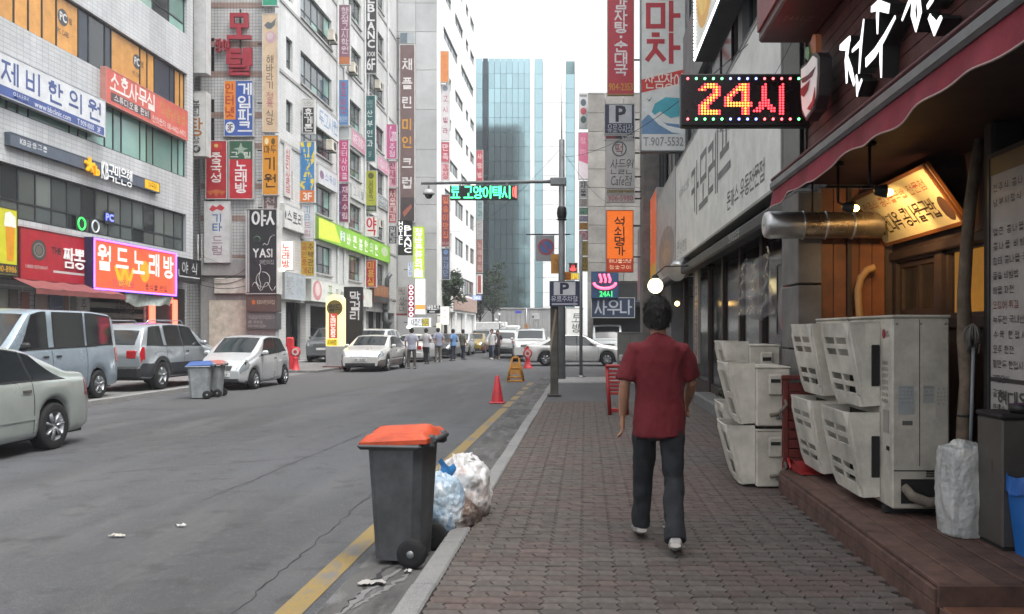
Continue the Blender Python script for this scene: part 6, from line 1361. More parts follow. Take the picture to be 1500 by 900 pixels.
for k in range(9): leafclump(b, (rnd.uniform(-.18, .18), rnd.uniform(-.2, .2), .5+rnd.uniform(-.1, .32)), .16, 60, .035)
b.part('foliage', LEAF, pl, fix=False); MB().tube([(0, 0, .26), (.02, 0, .6)], .015, 6).part('stem', BRN, pl)

# -- the rice soup shop nearest to us
sh = thing('soup_shop', 'red brown timbered soup shop with a deep dark porch', 'building', (2.6, 4, 0))
SF = 2.12; y_ = 3.14
while y_ < 5.0:                      # boarded fascia above the awning
    slab(sh, 'board', SF, SF+.04+rnd.uniform(-.004, .004), -2, 8.15, y_+.004, y_+.096, WOOD); y_ += .1
slab(sh, 'fascia_core', SF+.05, 3.4, -2, 8.15, 3.05, 7.5, BRN)
slab(sh, 'fascia_end', SF-.02, SF+.05, 8.155, 8.2, 3.05, 6.5, BRN)
UPB = thing('overhead_sign_box', 'dark red overhanging light box with a pale end above the boarded fascia', 'sign', (1.9, 5, 5))
MB().box(1.62, 2.1, -1, 8.0, az(64, 8.0), 6.6, .02).part('cabinet', M('maroon_box', C('4c1f22', .8), .4, grime=.2), UPB, world=True)
MB().box(1.66, 2.06, 8.0, 8.02, az(58, 8.0), 6.5).part('end_panel', SM('b9a8a0', .15), UPB, world=True)
MB().box(1.60, 1.62, -1, 7.97, az(50, 8.0), 6.5).part('face', SM('7a2c2e', .1), UPB, world=True)
b = MB(); letters(b, 'LIGHT', (0, 0, .5, .12), sk=.2) if False else letters(b, '24시간', (0, 0, .45, .11)); MB().add([(1.7+p[0]*.6, 7.4-p[1], az(64, 8.0)-.003-p[2]) for p in b.v], b.f).part('lettering', SM('8a6a68'), UPB, world=True, fix=False)
# raised white brush letters and the bowl emblem
def strokes(parent, name, segs, x, mat, th=.006, dk=.11):
    """brush strokes as tapered plates: lists of (y, z, half width) on the plane X = x, backed by black side boxes"""
    for seg in segs:
        pts = []; up = []; dn = []
        for i, (yy, zz, w) in enumerate(seg):
            a = seg[max(i-1, 0)]; c = seg[min(i+1, len(seg)-1)]; d = Vector((c[0]-a[0], c[1]-a[1])).normalized()
            up.append((yy-d.y*w, zz+d.x*w)); dn.append((yy+d.y*w, zz-d.x*w))
        pts = up+dn[::-1]
        MB().prism(pts, th, Matrix(((0, 0, -1, x), (1, 0, 0, 0), (0, 1, 0, 0), (0, 0, 0, 1)))).part(name, mat, parent, world=True)
        MB().prism(pts, dk, Matrix(((0, 0, 1, x+.001), (1, 0, 0, 0), (0, 1, 0, 0), (0, 0, 0, 1)))).part(name+'_return', BLK, parent, world=True)
def ph(px, py, w): Y_ = dep(px, SF-.12); return (Y_, az(py, Y_), w)
LT = thing('brush_letter_sign', 'glowing white brush letters standing off the boarded fascia', 'sign', (SF-.1, 6, 3.3))
WL = M('white_lit_letter', 'f4f6f6', .4, emit=.55, grime=.04)
sgm = [[(1231, 70, .02), (1240, 66, .045), (1246, 56, .02)], [(1244, 58, .03), (1240, 88, .03), (1241, 122, .012)], [(1241, 84, .02), (1247, 104, .03), (1252, 124, .018)], [(1266, 28, .008), (1262, 62, .022), (1259, 108, .01)], [(1249, 75, .012), (1262, 62, .022)], [(1255, 110, .008), (1257, 130, .03), (1256, 142, .004)], [(1257, 132, .02), (1263, 117, .012)],
  [(1277, 14, .02), (1287, 8, .036), (1303, 13, .03)], [(1288, -6, .014), (1286, 22, .022), (1286, 50, .006)], [(1269, 92, .034), (1282, 78, .032), (1296, 55, .022), (1312, 25, .012)], [(1291, 66, .022), (1291, 92, .018), (1291.5, 114, .006)],
  [(1322, 30, .008), (1330, 10, .016), (1340, -14, .018)], [(1340, -8, .028), (1338, 20, .03), (1343, 42, .022), (1348, 20, .026), (1345, -10, .024)], [(1359, 11, .014), (1366, 0, .018), (1372, -12, .014)], [(1362, 24, .018), (1370, 48, .02), (1380, 25, .012)], [(1365, 28, .016), (1372, 36, .016), (1379, 26, .014)],
  [(1392, -30, .03), (1400, -12, .03), (1420, -30, .02)]]
strokes(LT, 'letter_stroke', [[ph(*p) for p in s_] for s_ in sgm], SF-.12, WL)
EM = thing('bowl_emblem_sign', 'white cup-shaped emblem with a dark outline, a spoon and a green leaf', 'sign', (SF-.1, 7.2, 3.3))
def plate(pts, x, mat, name, th=.05): MB().prism([ph(*p, 0)[:2] for p in pts], th, Matrix(((0, 0, -1, x), (1, 0, 0, 0), (0, 1, 0, 0), (0, 0, 0, 1)))).part(name, mat, EM, world=True)
plate([(1186, 98), (1196, 92), (1204, 78), (1211, 77), (1215, 84), (1215, 108), (1213, 140), (1208, 160), (1203, 165), (1195, 178), (1188, 166), (1186, 140)], SF-.1, SM('3a3536'), 'outline', .1)
plate([(1188, 102), (1197, 95), (1206, 82), (1212, 86), (1212, 110), (1210, 140), (1205, 158), (1195, 172), (1190, 160), (1188, 138)], SF-.202, SM('e4e0dc', .3), 'cup', .008)
plate([(1189, 116), (1200, 110), (1211, 98), (1206, 112), (1196, 120), (1191, 122)], SF-.212, SM('5a2a30'), 'rim_shadow', .004)
plate([(1190, 130), (1197, 124), (1203, 118), (1200, 132), (1194, 142), (1190, 140)], SF-.217, SM('8a2028'), 'mascot_field', .004)
plate([(1199, 160), (1207, 148), (1211, 128), (1211, 150), (1205, 162)], SF-.217, SM('8a2028'), 'shade_stroke', .004)
plate([(1199, 88), (1199, 62), (1203, 50), (1207, 52), (1207, 84)], SF-.14, SM('b06a44', .1), 'spoon'); plate([(1194, 84), (1195, 70), (1199, 68), (1201, 78), (1199, 90)], SF-.16, SM('5f8a5c', .1), 'leaf')
# awning
awn = thing('red_awning', 'long dark red canvas awning with a wavy valance along the soup shop', 'awning', (1.75, 4, 2.8))
CANV = M('red_canvas', C('8e2436', .8), .8, grime=.25, gs=3, bump=.2, bs=30)
MB().box(1.71, 1.79, -2, 7.95, 2.90, 2.985, .02).part('front_rail', M('grey_rail', '77797a', .45, .5), awn, world=True)
MB().box(1.72, 1.80, -2, 7.95, 2.988, 3.02, .01).part('rail_cap', M('maroon_trim', C('5a1c26', .8), .5), awn, world=True)
MB().grid(lambda u, w: (1.76+.34*w, -2+9.95*u, 3.0+.10*w), 30, 1).part('canopy', CANV, awn, world=True)
def val(u, w):
    yy = -2+9.94*u
    return (1.742-.012*math.sin(yy*9)*w-.02*w, yy, 2.90-w*(.145+.016*math.sin(yy*4.2)+.008*math.sin(yy*11)))
MB().grid(val, 160, 4).part('valance', CANV, awn, world=True)
b = MB(); b.tube([val(i/160, 1) for i in range(161)], .006, 5); b.part('hem', SM('c4a8a0'), awn, world=True)
# porch: ceiling, back wall, end wall
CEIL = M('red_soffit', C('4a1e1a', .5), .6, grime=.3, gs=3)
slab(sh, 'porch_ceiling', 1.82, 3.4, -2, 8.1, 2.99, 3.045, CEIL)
ORW = M('varnished_board', C('9a5c34', .55), .5, grime=.3, gs=4, bump=.15, bs=30, rv=.2)
for i in range(5): slab(sh, 'end_board', ax(1201, 8.3)+i*.125, ax(1201, 8.3)+i*.125+.12, 8.27, 8.32, .1, 2.98, ORW, .004)
slab(sh, 'end_wall', ax(1201, 8.3), 3.4, 8.33, 8.4, .1, 3.0, BRN)
slab(sh, 'batten', ax(1238, 8.3), ax(1244, 8.3), 8.22, 8.27, .1, 2.98, BRN)
SW = 2.98
ms_ = frame4((SW, 8.3, .3), *UV['r'])
sw_holes = [(.1, 1.45, 1.0, 1.95), (1.15, 1.4, 2.6, 2.0)]
wall(sh, 'porch_wall', ms_, 10, 2.7, sw_holes, BRN, .1)
INT = M('lit_interior', C('c89a4a', .8), .6, emit=.35, ecol='c88a3a', grime=.3, gs=5)
for q in sw_holes:
    window(sh, ms_, q, 2 if q[0] < 1 else [.5, .5], (1,), BRN, M('porch_glass', (.02, .02, .02, 1), .05, grime=.1, alpha=.35), rec=.04, fw=.05)
slab(sh, 'inner_room', SW+.5, SW+.55, 4, 8.3, .3, 3, INT)
slab(sh, 'porch_pillar', 2.66, SW-.02, 5.58, 5.72, .3, 2.98, BLK, .02)
slab(sh, 'sill_rail', SW-.06, SW, 5.8, 8.26, 1.62, 1.72, BRN, .01); slab(sh, 'head_rail', SW-.05, SW, 5.8, 8.26, 2.27, 2.35, BRN, .01)
# tilted lamp-lit sign
bl = Vector((2.90, 8.22, 2.42)); vv = Vector((-.30, 0, .42)).normalized(); uu = Vector((0, -1, 0))
ts = sign('tilted_soup_sign', 'tilted cream soup sign lit warm by two lamps under the awning', frame4(bl, uu, vv, uu.cross(vv)), 1.72, .56, .05, 'e0d2a4', [('전주식 콩나물국밥 전문점', .06, .66, .9, .82, 'b0503a'), ('현대옥 콩나물국밥', .16, .22, .86, .52, '3a2a1a', dict(b=.02)), ('@', .05, .2, .13, .5, '3a2a1c', dict(ring=.7)), ('@', .88, .1, .98, .5, '5a4030')], edge='7a4a24', rim=.03)
for i, (px, py, Y_) in enumerate(((1298, 284, 6.25), (1249, 307, 7.0))):
    l_ = thing('awning_spot_lamp', ('warm flood lamp nearer to us', 'warm flood lamp further in')[i]+' under the awning, pointed at the tilted sign', 'lamp', (ax(px, Y_), Y_, az(py, Y_)))
    z_ = 2.985-l_.location.z
    MB().tube([(-.12, 0, z_), (-.12, 0, .06), (-.06, 0, .03)], .012, 6).part('stem', DARK, l_); MB().lathe([(.05, 0), (.05, .02), (0, .02)], (-.12, 0, z_-.022), 'z', 12).part('ceiling_plate', DARK, l_)
    MB().lathe([(.018, -.06), (.03, -.05), (.045, .0), (.05, .03)], (-.03, 0, .02), 'x', 14).part('housing', DARK, l_); MB().ball((.02, 0, .01), (.035, .035, .028), 12).part('bulb', M('warm_bulb_lit', 'ffd890', .4, emit=7, ecol='ffc060', grime=0), l_)
    ld = bpy.data.lights.new('lamp_light', 'SPOT'); ld.spot_size = R(88); ld.spot_blend = .7; ld.energy = (26, 20)[i]; ld.color = (1, .62, .26); ld.shadow_soft_size = .035
    lo_ = bpy.data.objects.new('lamp_light', ld); COL.objects.link(lo_); lo_.parent = l_; lo_.location = (.075, 0, -.01); lo_.rotation_euler = Vector(((.55, .85, -.10), (.62, .42, -.12))[i]).to_track_quat('-Z', 'Y').to_euler()
# flue pipe
fp = thing('flue_pipe', 'horizontal silver flue pipe running out from under the awning', 'pipe', (2.2, 8.0, 2.55))
fz, fy = az(330, 7.95), 7.95; SHN = M('galv_shiny', 'c4c6c6', .28, .9, grime=.2)
x0_ = ax(1122, fy)
MB().lathe([(.02, x0_-.02), (.09, x0_-.022), (.115, x0_-.01), (.128, x0_+.03), (.128, x0_+.34)], (0, fy, fz), 'x', 28).part('end_cap', SHN, fp, world=True)
MB().lathe([(.122, x0_+.34), (.122, 2.75)], (0, fy, fz), 'x', 28).part('pipe', M('galv_brown', C('b8ac9c', .95), .26, .9, grime=.25, gs=6), fp, world=True)
for x_ in (x0_+.34, x0_+.55, x0_+.8): MB().lathe([(.122, x_-.012), (.133, x_-.006), (.133, x_+.006), (.122, x_+.012)], (0, fy, fz), 'x', 28).part('seam_ring', SHN, fp, world=True)
MB().tube([(ax(1190, fy), fy, fz+.12), (ax(1190, fy), fy, 3.0)], .01, 6).part('hanger', DARK, fp, world=True)
# corrugated drain hose
hz = thing('drain_hose', 'tan flexible hose curving down the lit end wall', 'hose', (2.5, 8.1, 1.5))
hp_ = [(1281, 392), (1270, 396), (1261, 408), (1257, 425), (1258, 445), (1260, 470), (1262, 500)]
b = MB(); path = []
for i in range(60):
    t_ = i/59*(len(hp_)-1); k = min(int(t_), len(hp_)-2); f_ = t_-k
    path.append((ax(hp_[k][0]*(1-f_)+hp_[k+1][0]*f_, 8.1), 8.1, az(hp_[k][1]*(1-f_)+hp_[k+1][1]*f_, 8.1)))
b.tube(path, [.034+.004*(i % 2) for i in range(60)], 10).part('hose', M('tan_hose', C('b08a5a', .8), .6), hz, world=True)
# menu board
mb_ = sign('menu_board', 'tall white menu board with rows of dark print and one red line', frame4((2.60, 5.50, .95), *UV['r']), 1.3, 1.78, .06, 'b9b4ae', [(None, .01, .92, .99, .99, '8a7046')]+
  [(s_, .05, .86-i*.052, .05+.042*len(s_), .885-i*.052, '8a3a34' if i == 8 else '4a4644', dict(b=.02)) for i, s_ in enumerate(('전주식 콩나물국밥 5000', '남부시장식 국밥 5500', '', '얼큰 콩나물국밥 6000', '콩나물 비빔밥 5500', '황태 콩나물 국밥', '돌솥 비빔밥', '해물 파전', '오징어 튀김', '녹두전 국내산 한우', '수육 한접시 20000', '모주 한잔', '왕만두 한접시', '계란말이', '공기밥', '음료수'))]+
  [('현대옥 메뉴', .10, .085, .62, .155, '4c4844', dict(b=.02)), (None, .0, .185, 1, .20, '2c2826')], edge='1c1a1a', rim=.03, cat='menu board')
# tree trunk pole and mop
tp = thing('branch_pole', 'bare crooked branch used as a porch post, tied with cord', 'post', (2.5, 5.85, .31))
pts = [(1411, 668), (1412, 620), (1416, 560), (1413, 500), (1412, 430), (1416, 360), (1421, 300), (1428, 250), (1435, 205)]
MB().tube([(ax(a, 5.85), 5.85, az(c, 5.85)) for a, c in pts], [.05, .048, .046, .05, .044, .042, .04, .038, .036], 14).part('trunk', M('pale_bark', C('8c7a68', .7), .85, grime=.4, gs=6, bump=.6, bs=25), tp, world=True)
for z_ in (.62, .68, 1.02): MB().lathe([(.05, -.008), (.058, 0), (.05, .008)], (ax(1413, 5.85), 5.85, z_), 'z', 14).part('cord_ring', DARK, tp, world=True)
mo = thing('mop', 'upside down grey string mop leaning on the crooked branch', 'mop', (2.55, 5.75, .4))
x_, zt_ = ax(1424, 5.75), az(505, 5.75)
MB().tube([(x_+.005, 5.74, zt_-.02), (x_-.025, 5.72, az(660, 5.72))], .012, 8).part('handle', SM('9aa0a2'), mo, world=True)
b = MB()
for k in range(46):
    a = rnd.uniform(0, 6.28); r_ = rnd.uniform(.02, .065); l_ = rnd.uniform(.10, .2)
    b.tube([(x_, 5.74, zt_+.14), (x_+r_*.7*math.cos(a), 5.74+r_*.7*math.sin(a), zt_+.11), (x_+r_*math.cos(a), 5.74+r_*math.sin(a), zt_+.14-l_*.6), (x_+r_*.8*math.cos(a), 5.74+r_*.8*math.sin(a), zt_+.14-l_)], .006, 4)
b.part('mop_strings_mesh', M('mop_grey', C('8c867e', .7), .9), mo, world=True, kind='stuff')

# -- deck
dk = thing('timber_deck', 'brown plank deck in front of the soup shop with a step at its end', 'deck', (2.3, 6, .12))
DZ = .31; xs_d = [1.80, 1.965, 2.11, 2.255, 2.40, 2.545, 2.69, 2.835, 2.98]
for i in range(8):
    for y0, y1 in ((4.36, 6.3), (6.31, 7.92)) if i % 2 else ((4.36, 5.5), (5.51, 7.92)):
        MB().box(xs_d[i]+.005, xs_d[i+1]-.005, y0, y1-.002, DZ-.03, DZ+rnd.uniform(-.003, .001), .005).part('plank', DECK, dk, world=True)
for z0, z1 in ((.10, .205), (.21, DZ-.032)): MB().box(1.785, 1.812, 4.37, 7.9, z0, z1, .004).part('side_board', DECK, dk, world=True)
MB().box(1.79, 3.0, 4.325, 4.355, .19, DZ-.004, .004).part('end_board', DECK, dk, world=True)
for i in range(4): MB().box(1.80+.002, 3.2, 4.32-.15*(i+1), 4.32-.15*i-.006, .17, .205, .005).part('step_plank', M('step_plank', C('96664e', .6), .7, grime=.3, gs=7, rv=.15), dk, world=True)
MB().box(1.79, 1.80, 3.72, 4.32, .1, .2, .003).part('side_board', DECK, dk, world=True)
# red slatted screen at the deck end
rs = thing('red_slat_screen', 'low red slatted timber screen at the far end of the deck', 'screen', (2.0, 7.96, .31))
RW = M('red_paint_wood', C('6e241c', .8), .6, grime=.25, gs=6)
sx0, sx1 = ax(1146, 7.97), ax(1203, 7.97)
for x_ in (sx0, sx1-.05): MB().box(x_, x_+.05, 7.94, 7.99, .12, az(556, 7.97), .006).part('post', RW, rs, world=True)
MB().box(sx0-.01, sx1+.01, 7.93, 8.0, az(556, 7.97), az(550, 7.97), .005).part('cap', RW, rs, world=True)
for i in range(9):
    z_ = .33+i*.088; MB().box(sx0+.052, sx1-.052, 7.955, 7.975, z_, z_+.08, .004).part('slat', RW, rs, world=True)
du = thing('red_dustpan', 'red plastic dustpan on the deck against the screen', 'dustpan', (1.95, 7.8, .31))
MB().add([(1.9, 7.85, .315), (2.13, 7.85, .315), (2.13, 7.6, .32), (1.92, 7.6, .32), (1.9, 7.87, .40), (2.13, 7.87, .40)], [(0, 1, 2, 3), (0, 4, 5, 1), (0, 3, 4), (1, 5, 2)]).part('pan', M('red_plastic', C('b02a2c', .8), .45), du, world=True)
MB().tube([(1.92, 7.86, .37), (1.86, 7.84, .43), (1.85, 7.7, .36)], .012, 8).part('handle', M('red_plastic', 'b02a2c'), du, world=True)

# -- air conditioner units with moulded air guides
ACW = M('ac_beige', C('d0cabc', .86), .5, grime=.28, gs=3, bump=.05); ACD = M('ac_dark_inside', '1d1c1b', .8); ACG = M('ac_guide_ivory', C('d8d3c6', .88), .5, grime=.26, gs=3.5)
def guide(t, x, y0, y1, z0, z1, dr, dl, mat=ACG, slots=True, win=False):
    """a moulded hood over a fan: its front leans out towards the street at the top; slots in its front"""
    xb, xt = x-dl, x-dr; yi = .05
    zf = z0-.03; zt = z1
    o = [(x, y0, z0), (x, y1, z0), (x, y1, z1), (x, y0, z1)]
    f = [(xb, y0+yi*.3, zf+.02), (xb, y1-yi*.3, zf+.02), (xt, y1-yi*.2, zt), (xt, y0+yi*.2, zt)]
    b = MB()
    # shell: bottom closed, top open lip, sides with a hand opening
    n = 3
    b.add(o+f, [(0, 1, 5, 4), (0, 4, 7, 3), (1, 2, 6, 5)])
    # front face with slots cut as a grid
    P = lambda u, w: Vector(f[0])*(1-u)*(1-w)+Vector(f[1])*u*(1-w)+Vector(f[2])*u*w+Vector(f[3])*(1-u)*w
    if win: hs = [(.18, .50, .62, .86), (.18, .12, .62, .40)]
    else: hs = [(.10+.42*i, v0, .10+.42*i+.36, v0+.085) for i in (0, 1) for v0 in (.15, .29, .60, .74)]
    us_ = sorted({0., 1., *[q for h_ in hs for q in (h_[0], h_[2])]}); ws_ = sorted({0., 1., *[q for h_ in hs for q in (h_[1], h_[3])]})
    for i in range(len(us_)-1):
        for j in range(len(ws_)-1):
            cu, cw = (us_[i]+us_[i+1])/2, (ws_[j]+ws_[j+1])/2
            if any(h_[0] < cu < h_[2] and h_[1] < cw < h_[3] for h_ in hs): continue
            b.add([P(us_[i], ws_[j]), P(us_[i+1], ws_[j]), P(us_[i+1], ws_[j+1]), P(us_[i], ws_[j+1])], [(0, 1, 2, 3)])
    me = b.mesh('air_guide', mat, True)
    bm = bmesh.new(); bm.from_mesh(me)
    bmesh.ops.solidify(bm, geom=bm.faces[:], thickness=.014); bmesh.ops.recalc_face_normals(bm, faces=bm.faces); bm.to_mesh(me); bm.free()
    g_ = link('air_guide', me, t, True)
    MB().box(x-.004, x-.001, y0+.03, y1-.03, z0+.03, z1-.02).part('fan_opening', ACD, g_)
    return g_
def sticker(t, y, x0, x1, z0, z1, col, txt=None, tc='6a6864'):
    MB().box(x0, x1, y-.0035, y-.001, z0, z1).part('sticker', SM(col), t, world=True)
    if txt:
        b = MB()
        for i, s_ in enumerate(txt): letters(b, s_, (x0+.005, z1-.02-i*.026, x1-.006, z1-.006-i*.026))
        MB().add([(p[0], y-.0045-p[2], p[1]) for p in b.v], b.f).part('sticker_print', SM(tc), t, world=True, fix=False)
def big_unit(name, label, x, y0, y1, near):
    z0, z1 = .33, 1.69; t = thing(name, label, 'air conditioner', (x+.2, (y0+y1)/2, .31))
    MB().box(x, x+.40, y0, y1, z0+.03, z1, .012).part('casing', ACW, t, world=True)
    MB().box(x-.006, x+.41, y0-.006, y1+.004, z1, z1+.022, .008).part('lid', ACW, t, world=True)
    for yy in (y0+.1, y1-.16): MB().box(x-.02, x+.42, yy, yy+.06, .312, z0+.032, .004).part('foot_rail', DARK, t, world=True)
    if near:
        MB().box(x+.188, x+.192, y0-.002, y0+.001, .66, z1-.01).part('panel_seam', ACD, t, world=True)
        MB().box(x+.01, x+.39, y0-.004, y0-.001, .625, .632).part('panel_seam', ACD, t, world=True)
        for xx in (x+.03, x+.2, x+.37): MB().lathe([(0, -.004), (.008, -.003), (.008, 0)], (xx, y0-.001, z1-.04), 'y', 8).part('screw', STEEL, t, world=True)
        # service cut-out with lagged pipes
        MB().box(x+.06, x+.34, y0-.0045, y0-.001, .40, .57).part('pipe_cutout', ACD, t, world=True)
        b = MB(); b.tube([(x+.08, y0+.0, .52), (x+.12, y0-.05, .46), (x+.22, y0-.08, .42), (x+.34, y0-.06, .43), (x+.46, y0+.02, .45)], [.03, .036, .038, .036, .034], 12); b.part('lagged_pipe', M('pipe_lagging', C('8c8274', .7), .85, grime=.35, gs=10), t, world=True)
        for i in range(4): MB().box(x+.235, x+.36, y0-.004, y0-.001, .585+i*.011, .591+i*.011).part('vent_slit', ACD, t, world=True)
        sticker(t, y0, x+.04, x+.15, 1.02, 1.22, 'b4b8b8', ('에어컨설치', '전화상담', '대표번호', '1544-7777', '서비스안내'), '8a8f90'); sticker(t, y0, x+.215, x+.29, 1.10, 1.22, 'b0b2ae', ('정격전압', '냉매', '소비전력'), '85837c')
        sticker(t, y0, x+.30, x+.38, 1.0, 1.21, 'c4c0b4', ('주의', '실외기', '점검표', '연락처', '확인'), '85837c'); sticker(t, y0, x+.07, x+.14, .945, .975, '6a6864')
        # emblem and prints on the street face
        b = MB(); b.lathe([(0, 0), (.035, 0)], (x-.003, y0+.16, 1.58), 'x', 18); b.part('round_emblem', SM('a8243a'), t, world=True)
        b = MB(); letters(b, 'LG', (0, 0, .05, .04), bold=.04); MB().add([(x-.004-p[2], y0+.11-p[0], 1.56+p[1]) for p in b.v], b.f).part('emblem_letters', SM('5a5a5a'), t, world=True, fix=False)
        b = MB()
        for i in range(7): letters(b, ('WARNING', 'HIGH VOLTAGE', '감전주의', '전원차단', 'CAUTION', '220V 60Hz', 'R410A')[i], (0, -i*.045, .12, .028-i*.045))
        MB().add([(x-.004-p[2], y0+.19-p[0], 1.36+p[1]) for p in b.v], b.f).part('warning_print', SM('6a665e'), t, world=True, fix=False)
        MB().box(x-.004, x-.001, y0+.06, y0+.17, .88, 1.04).part('rating_plate', SM('a4a098'), t, world=True); MB().box(x-.008, x-.001, y0+.05, y0+.10, .76, .79, .002).part('handle_recess', ACD, t, world=True)
    yl = y0+.24
    guide(t, x-.003, yl, y1-.01, 1.06, 1.66, .235, .11); guide(t, x-.003, yl, y1-.01, .40, 1.01, .235, .11)
    for z_ in (1.18, .52): MB().box(x-.065, x-.005, yl-.008, yl+.004, z_+.02, z_+.32, .02).part('hand_opening', ACD, t, world=True)
    return t
big_unit('air_conditioner', 'tall beige air conditioner with two slotted air guides, nearer one on the deck', 2.13, 5.93, 6.90, True)
big_unit('air_conditioner', 'tall beige air conditioner behind the nearer one on the deck', 2.13, 6.96, 7.90, False)
def small_unit(label, x, y0, y1, z0, h_, guide_w=True):
    t = thing('air_conditioner', label, 'air conditioner', (x+.15, (y0+y1)/2, z0), group='small stacked air conditioners')
    MB().box(x, x+.32, y0, y1, z0+.015, z0+h_, .012).part('casing', ACW, t, world=True)
    MB().box(x-.006, x+.326, y0-.006, y1+.004, z0+h_, z0+h_+.014, .006).part('lid', ACW, t, world=True)
    MB().box(x+.11, x+.24, y0-.03, y0-.001, z0+h_*.55, z0+h_*.9, .012).part('valve_cover', ACW, t, world=True); MB().box(x+.13, x+.22, y0-.034, y0-.031, z0+h_*.76, z0+h_*.82).part('handle_recess', ACD, t, world=True)
    MB().tube([(x+.24, y0-.03, z0+h_*.55), (x+.27, y0-.06, z0+h_*.4), (x+.2, y0-.05, z0+h_*.25), (x+.12, y0-.03, z0+.12)], .018, 8).part('lagged_pipe', M('pipe_lagging', '8c8274'), t, world=True)
    for q in (.12, .16): MB().lathe([(0, -.03), (.018, -.03), (.018, 0)], (x+q+.08, y0-.002, z0+.1), 'y', 8).part('valve', STEEL, t, world=True)
    if guide_w: guide(t, x-.003, y0+.05, y1-.12, z0+.04, z0+h_+.05, .27, .12, win=True)
    return t
small_unit('small air conditioner, lower of the nearer stack beside the deck', 1.60, 8.0, 8.78, .12, .54); small_unit('small air conditioner, upper of the nearer stack beside the deck', 1.60, 8.0, 8.78, .69, .56)
small_unit('small air conditioner, lower of the further stack on the pavement', 1.72, 8.95, 9.75, .12, .66); small_unit('small air conditioner with a round emblem, upper of the further stack', 1.72, 8.95, 9.75, .80, .64)

# ------------------------------------------------------------------ street furniture and small things
BING = M('bin_grey_plastic', C('54575a', .75), .6, grime=.38, gs=4); BINO = M('bin_orange_lid', C('d8562e', .70), .5, grime=.3, gs=6)
def wheelie(name, label, loc, rz, body, lid, w=.50, d=.56, h=.80, dirty=False):
    """a two-wheeled bin; local +x is the hinge and wheel side"""
    t = thing(name, label, 'bin', loc, rz)
    b = MB(); rows = [(0.03, .80), (.10, .82), (.5, .92), (h-.04, 1.0)]; vs = []
    for z, k in rows:
        x0, x1, y = -d/2*k*1.0, d/2*(.80+.2*(z/h)), w/2*k; c = .05
        vs += [(x0+c, -y, z), (x1-c, -y, z), (x1, -y+c, z), (x1, y-c, z), (x1-c, y, z), (x0+c, y, z), (x0, y-c, z), (x0, -y+c, z)]
    fs = [(i*8+j, i*8+(j+1) % 8, (i+1)*8+(j+1) % 8, (i+1)*8+j) for i in range(3) for j in range(8)]+[tuple(range(7, -1, -1))]
    b.add(vs, fs).part('body', body, t)
    MB().box(-d/2-.055, d/2+.01, -w/2-.03, w/2+.03, h-.06, h-.015, .02).part('rim', body, t)
    l = MB()
    def lf(u, v):
        x = -d/2-.04+(d+.09)*u; y = (-w/2-.02)+(w+.04)*v
        e = min(u, 1-u, v, 1-v); z = h-.012+.045*min(1, e/.09)+.028*u+.04*max(0, math.sin(v*math.pi*2-math.pi/2))*min(1, e/.15)
        return (x, y, z)
    l.grid(lf, 22, 22); lo_ = l.part('lid', lid, t)
    b = MB(); vs = [lf(i/22, 0) for i in range(23)]+[lf(1, i/22) for i in range(1, 23)]+[lf(1-i/22, 1) for i in range(1, 23)]+[lf(0, 1-i/22) for i in range(1, 22)]; n = len(vs)
    b.add(vs+[(x, y, z-.03) for x, y, z in vs], [(i, (i+1) % n, n+(i+1) % n, n+i) for i in range(n)]).part('lid_edge', lid, lo_)
    for y in (-w*.3, w*.3): MB().box(d/2-.02, d/2+.075, y-.03, y+.03, h-.05, h+.035, .012).part('hinge', body, t)
    MB().tube([(d/2+.07, -w*.36, h+.005), (d/2+.07, w*.36, h+.005)], .018, 10).part('handle_bar', body, t)
    for y in (-w/2+.02, w/2-.02):
        q = MB().lathe([(0, -.03), (.06, -.03), (.095, -.026), (.10, -.015), (.10, .015), (.095, .026), (.06, .03), (0, .03)], (d/2*.72, y-.045 if y < 0 else y+.045, .10), 'y', 24); wo = q.part('wheel', TYRE, t)
        MB().lathe([(0, -.036), (.022, -.034), (.026, -.03)] if y < 0 else [(0, .036), (.022, .034), (.026, .03)], (d/2*.72, y-.045 if y < 0 else y+.045, .10), 'y', 12).part('hub', STEEL, wo)
    MB().tube([(d/2*.72, -w/2-.02, .10), (d/2*.72, w/2+.02, .10)], .012, 8).part('axle', DARK, t)
    return t
wheelie('wheelie_bin', 'dark grey wheeled bin with an orange lid standing in the gutter', (-1.275, 5.98, .006), R(-7), BING, BINO, w=.44, d=.385, h=.85)
wheelie('wheelie_bin', 'pale grey wheeled bin with a blue lid in front of the hatchback', (ax(293, 20.2), 20.2, .0), R(18), M('bin_pale', C('9aa0a2', .75), .6, grime=.3, gs=4), M('bin_blue_lid', C('3a5c9a', .8), .5), w=.5, d=.5, h=.80)
wheelie('wheelie_bin', 'pale grey wheeled bin with a faded red lid touching the blue-lidded one', (ax(311, 20.7), 20.75, .0), R(8), M('bin_pale', '9aa0a2'), M('bin_red_lid', C('a8625a', .8), .5), w=.46, d=.46, h=.80)
